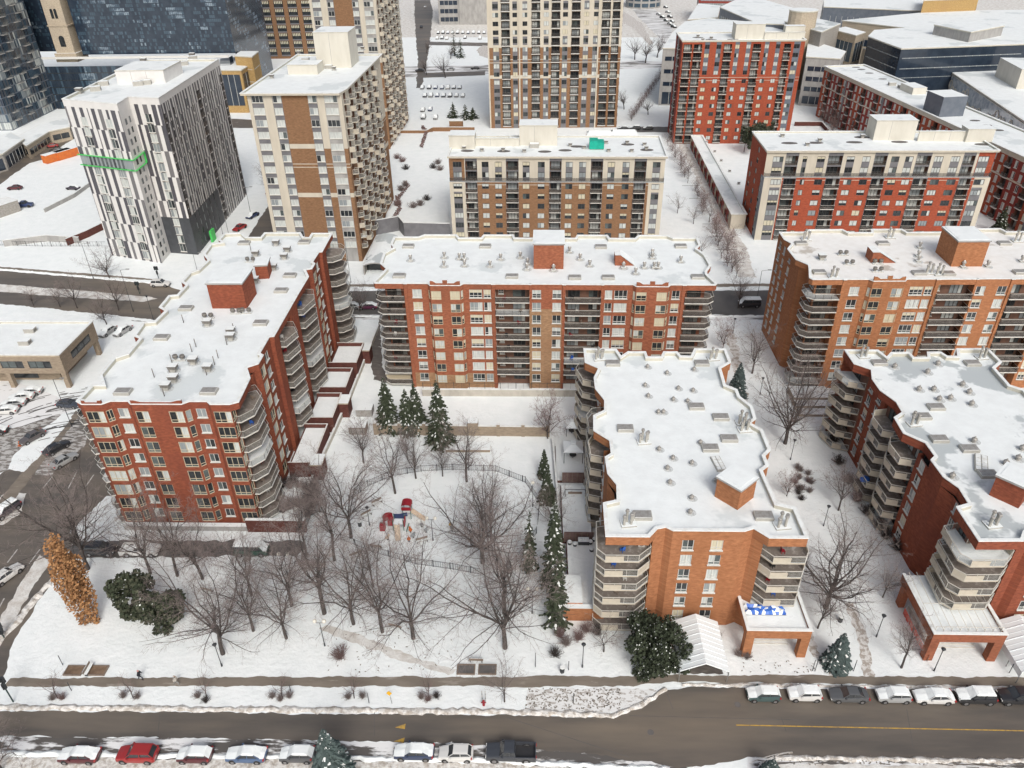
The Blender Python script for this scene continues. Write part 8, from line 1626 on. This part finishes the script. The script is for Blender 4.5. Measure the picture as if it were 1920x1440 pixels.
def tarp(px, py, z, L, W, label, seed, loc=None):
    r = random.Random(seed); g = Vector(loc) if loc else P(px, py, z); q = MB(); nx, ny = 12, 5; H = [[r.uniform(.25, .75)*(1 if 0 < i < nx and 0 < j < ny else .05) for j in range(ny+1)] for i in range(nx+1)]
    for i in range(nx):
        for j in range(ny):
            c = [(a, b) for a, b in ((i, j), (i+1, j), (i+1, j+1), (i, j+1))]; q.face([(-L/2+L*a/nx+.1*math.sin(b*9+a), -W/2+W*b/ny, H[a][b]) for a, b in c], 'tarp_blue' if (r.random() < .62) else 'tarp_white', True)
    o = obj('tarpaulin', q, None, (g.x, g.y, z+.17), 0); tag(o, label, 'tarpaulin'); rr = MB(); rr.tube((-L/2, -W/2-.05, .1), (L/2, -W/2-.05, .1), .03, .03, 5, 'pole_grey'); obj('rope', rr, o)
tarp(1432, 1146, 4.6, 5.2, 1.6, 'crumpled blue and white tarpaulin on the orange brick porch roof', 3)
q = MB(); g = P(1121, 1073, 3); q.face([(g.x, g.y-1, 4.2), (g.x+.4, g.y, 2.6), (g.x+.1, g.y+1.2, 2.4), (g.x-.2, g.y+.6, 4.6)], 'tarp_blue'); q.face([(g.x+.05, g.y-1, 4.2), (g.x-.15, g.y+.6, 4.6), (g.x+.15, g.y+1.2, 2.4), (g.x+.45, g.y, 2.6)], 'tarp_blue'); tag(obj('hanging_cloth', q), 'blue cloth hanging at the left wall of the orange block', 'cloth')
for x0, y0, z, w_, lb in ((52.6, 70.9, 3.0, 1.3, 'left blue bundle on the lowest dark red balcony'), (54.4, 70.9, 3.0, 1.2, 'right blue bundle on the lowest dark red balcony'), (51.8, 96, 2.98, 1.5, 'blue tarp bundle on a side balcony of the dark red block')):
    q = MB(); q.ball((0, 0, .35), w_*.5, 'tarp_blue', 10, 6, .7); q.box(-w_*.45, w_*.45, -.3, .3, 0, .4, 'tarp_blue'); tag(obj('blue_bundle', q, None, (x0, y0, z)), lb, 'bundle')
# railings and frames on the right porch roof
q = MB(); 
for i in range(9): x = 49.3+i; q.tube((x, 65.2, 5.1), (x, 74, 5.9), .04, .04, 4, 'rail_light'); q.tube((x, 65.2, 4.7), (x, 65.2, 5.7), .035, .035, 4, 'rail_light')
q.tube((49.2, 65.2, 5.7), (57.5, 65.2, 5.7), .04, .04, 4, 'rail_light'); q.tube((49.2, 69, 5.6), (57.5, 69, 5.6), .04, .04, 4, 'rail_light'); tag(obj('pergola_frame', q), 'pale metal pergola frame over the dark red porch roof', 'pergola')
# balcony air conditioners
for i, (x, z) in enumerate([(13.2, 13.06), (13.1, 10.55), (13.3, 8.02), (13.2, 5.5)]):
    t = thing('air_conditioner', 'white fan unit, '+('top', 'second', 'third', 'fourth')[i]+' of those on the orange block left front balconies', 'air conditioner', (x, 71.2, z), 0, 'balcony air conditioners'); q = MB(); q.box(-.4, .4, -.2, .2, 0, .75, 'frame_white'); obj('case', q, t); q = MB(); q.tube((0, -.202, .38), (0, -.23, .38), .28, .28, 12, 'vent_dark', True); obj('fan', q, t)
# clutter on the balconies and lawns: chairs
rr = random.Random(44)
def chair(x, y, z, m, lb, grp):
    t = thing('patio_chair', lb, 'chair', (x, y, z), rr.uniform(0, 6), grp); q = MB(); q.box(-.25, .25, -.25, .25, .35, .42, m); obj('seat', q, t); q = MB(); q.box(-.25, .25, .2, .26, .42, .9, m); obj('backrest', q, t); q = MB(); [q.box(a-.03, a+.03, b-.03, b+.03, 0, .345, m) for a in (-.2, .2) for b in (-.2, .2)]; obj('leg', q, t)
BC = ('plastic_dark', 'frame_white', 'play_red', 'wood', 'tarp_blue')
ordn = ('lowest', 'second lowest', 'third lowest', 'fourth lowest', 'fourth highest', 'third highest', 'second highest', 'highest')
mn = {'plastic_dark': 'black', 'frame_white': 'white', 'play_red': 'red', 'wood': 'wooden', 'tarp_blue': 'blue'}
for nm, xs, y, zs, bl in (('left recessed balcony', (-6.4, -2.0), 127.4, [.9+2.57*k for k in range(1, 8)], 'central block'), ('right recessed balcony', (6.2, 10.8), 127.4, [.9+2.57*k for k in range(1, 8)], 'central block'), ('left corner balcony', (-28.2, -25.2), 127.4, [.9+2.57*k for k in range(1, 8)], 'central block')):
    for k, z in enumerate(zs):
        m = rr.choice(BC); chair(rr.uniform(*xs), y, z, m, mn[m]+' chair on the '+ordn[k+1 if k < 7 else 7]+' '+nm+' of the '+bl, 'balcony chairs')
for k in range(8):
    z = .75+2.68*k; m = rr.choice(BC); chair(-42.3+rr.uniform(0, .6), rr.uniform(90.5, 94), z, m, mn[m]+' chair on the '+ordn[k]+' corner balcony of the left block', 'balcony chairs')
    if k > 0:
        for y, nm in ((112.5, 'near'), (124.5, 'far')): m = rr.choice(BC); chair(-42.6, y+rr.uniform(-1, 1), z, m, mn[m]+' chair on the '+ordn[k]+' of the '+nm+' side balconies, left block', 'balcony chairs')
for k in range(6):
    z = .45+2.52*k; m = rr.choice(BC); chair(rr.uniform(9.5, 12), 70.2, z, m, mn[m]+' chair on left front balcony '+('lowest', 'second', 'third', 'fourth', 'fifth', 'highest')[k]+' up, orange block', 'balcony chairs')
    if k > 1: m = rr.choice(BC); chair(rr.uniform(29.5, 32), 70.2, z, m, mn[m]+' chair on right front balcony '+('lowest', 'second', 'third', 'fourth', 'fifth', 'highest')[k]+' up, orange block', 'balcony chairs')
# ================================================================ people
def person(px, py, an, top, legs, hair, label, stride=.28, extra=None):
    g = P(px, py); me = bpy.data.meshes.new('person'); J = [(0, 0, .95), (0, 0, 1.2), (0, 0, 1.42), (0, 0, 1.5), (0, 0, 1.62), (0, 0, 1.74), (-.1, 0, .9), (-.11, -stride, .5), (-.11, -stride-.05+.16, .07), (-.11, -stride-.12, .03), (.1, 0, .9), (.11, stride*.6, .5), (.11, stride*1.3, .1), (.11, stride*1.1, .04), (-.2, 0, 1.4), (-.25, .12, 1.14), (-.23, .02, .9), (.2, 0, 1.4), (.25, -.12, 1.14), (.23, -.2, .92)]
    E_ = [(0, 1), (1, 2), (2, 3), (3, 4), (4, 5), (0, 6), (6, 7), (7, 8), (8, 9), (0, 10), (10, 11), (11, 12), (12, 13), (2, 14), (14, 15), (15, 16), (2, 17), (17, 18), (18, 19)]
    rad = [.16, .15, .16, .06, .1, .085, .1, .07, .05, .04, .1, .07, .05, .04, .075, .055, .04, .075, .055, .04]
    me.from_pydata(J, E_, []); o = bpy.data.objects.new('person', me); o.location = g; o.rotation_euler = (0, 0, R(an)); sc.collection.objects.link(o); tag(o, label, 'person')
    md = o.modifiers.new('skin', 'SKIN'); sub = o.modifiers.new('sub', 'SUBSURF'); sub.levels = sub.render_levels = 1
    for i, v in enumerate(me.skin_vertices[0].data): v.radius = (rad[i], rad[i]*.85)
    me.skin_vertices[0].data[0].use_root = True
    me.materials.append(MATS[legs]); q = MB(); n = 10
    prof = [(.88, .17, .12), (1.0, .17, .13), (1.2, .18, .135), (1.38, .215, .13), (1.46, .12, .09)]
    for (z0, a0, b0), (z1, a1, b1) in zip(prof[:-1], prof[1:]):
        for i in range(n): t0, t1 = 2*math.pi*i/n, 2*math.pi*(i+1)/n; q.face([(a0*math.cos(t0)*1.08, b0*math.sin(t0)*1.3, z0), (a0*math.cos(t1)*1.08, b0*math.sin(t1)*1.3, z0), (a1*math.cos(t1)*1.08, b1*math.sin(t1)*1.3, z1), (a1*math.cos(t0)*1.08, b1*math.sin(t0)*1.3, z1)], top, True)
    for s, a, b in ((-1, (.12, 1.14), (.02, .93)), (1, (-.12, 1.14), (-.2, .95))): q.tube((s*.2, 0, 1.4), (s*.25, a[0], a[1]), .09, .075, 8, top); q.tube((s*.25, a[0], a[1]), (s*.23, b[0], b[1]), .075, .055, 8, top, True)
    obj('jacket', q, o); q = MB(); q.ball((0, .015, 1.7), .118, hair, 9, 6, 1.0); obj('hair', q, o); q = MB(); q.ball((0, -.035, 1.665), .095, 'skin', 9, 6, 1.15); q.box(-.012, .012, -.155, -.12, 1.64, 1.68, 'skin'); obj('face', q, o)
    return o
person(265, 1274, 95, 'cloth_dark', 'cloth_dark', 'cloth_pink', 'walker in dark winter clothes and a pink hat on the pavement'); person(332, 1284, 95, 'cloth_light', 'pole_grey', 'cloth_light', 'walker in pale coat further right on the pavement', .34); person(7, 1190, 20, 'cloth_dark', 'cloth_dark', 'cloth_dark', 'dark clothed pedestrian at the left edge by the snow bank')
g = P(38, 835); t = thing('traffic_cone', 'orange traffic cone beside the grey car on the left', 'cone', tuple(g)); q = MB(); q.tube((0, 0, .05), (0, 0, .9), .28, .05, 10, 'orange', True); obj('cone', q, t); q = MB(); q.box(-.35, .35, -.35, .35, 0, .05, 'orange'); obj('base', q, t)
q = MB()
for px, py in ((1220, 1373), (1383, 1321)): p = P(px, py); q.tube((p.x, p.y, .0), (p.x, p.y, .022), .38, .38, 14, 'conc_dark', True)
o = struct('manhole_covers', q)
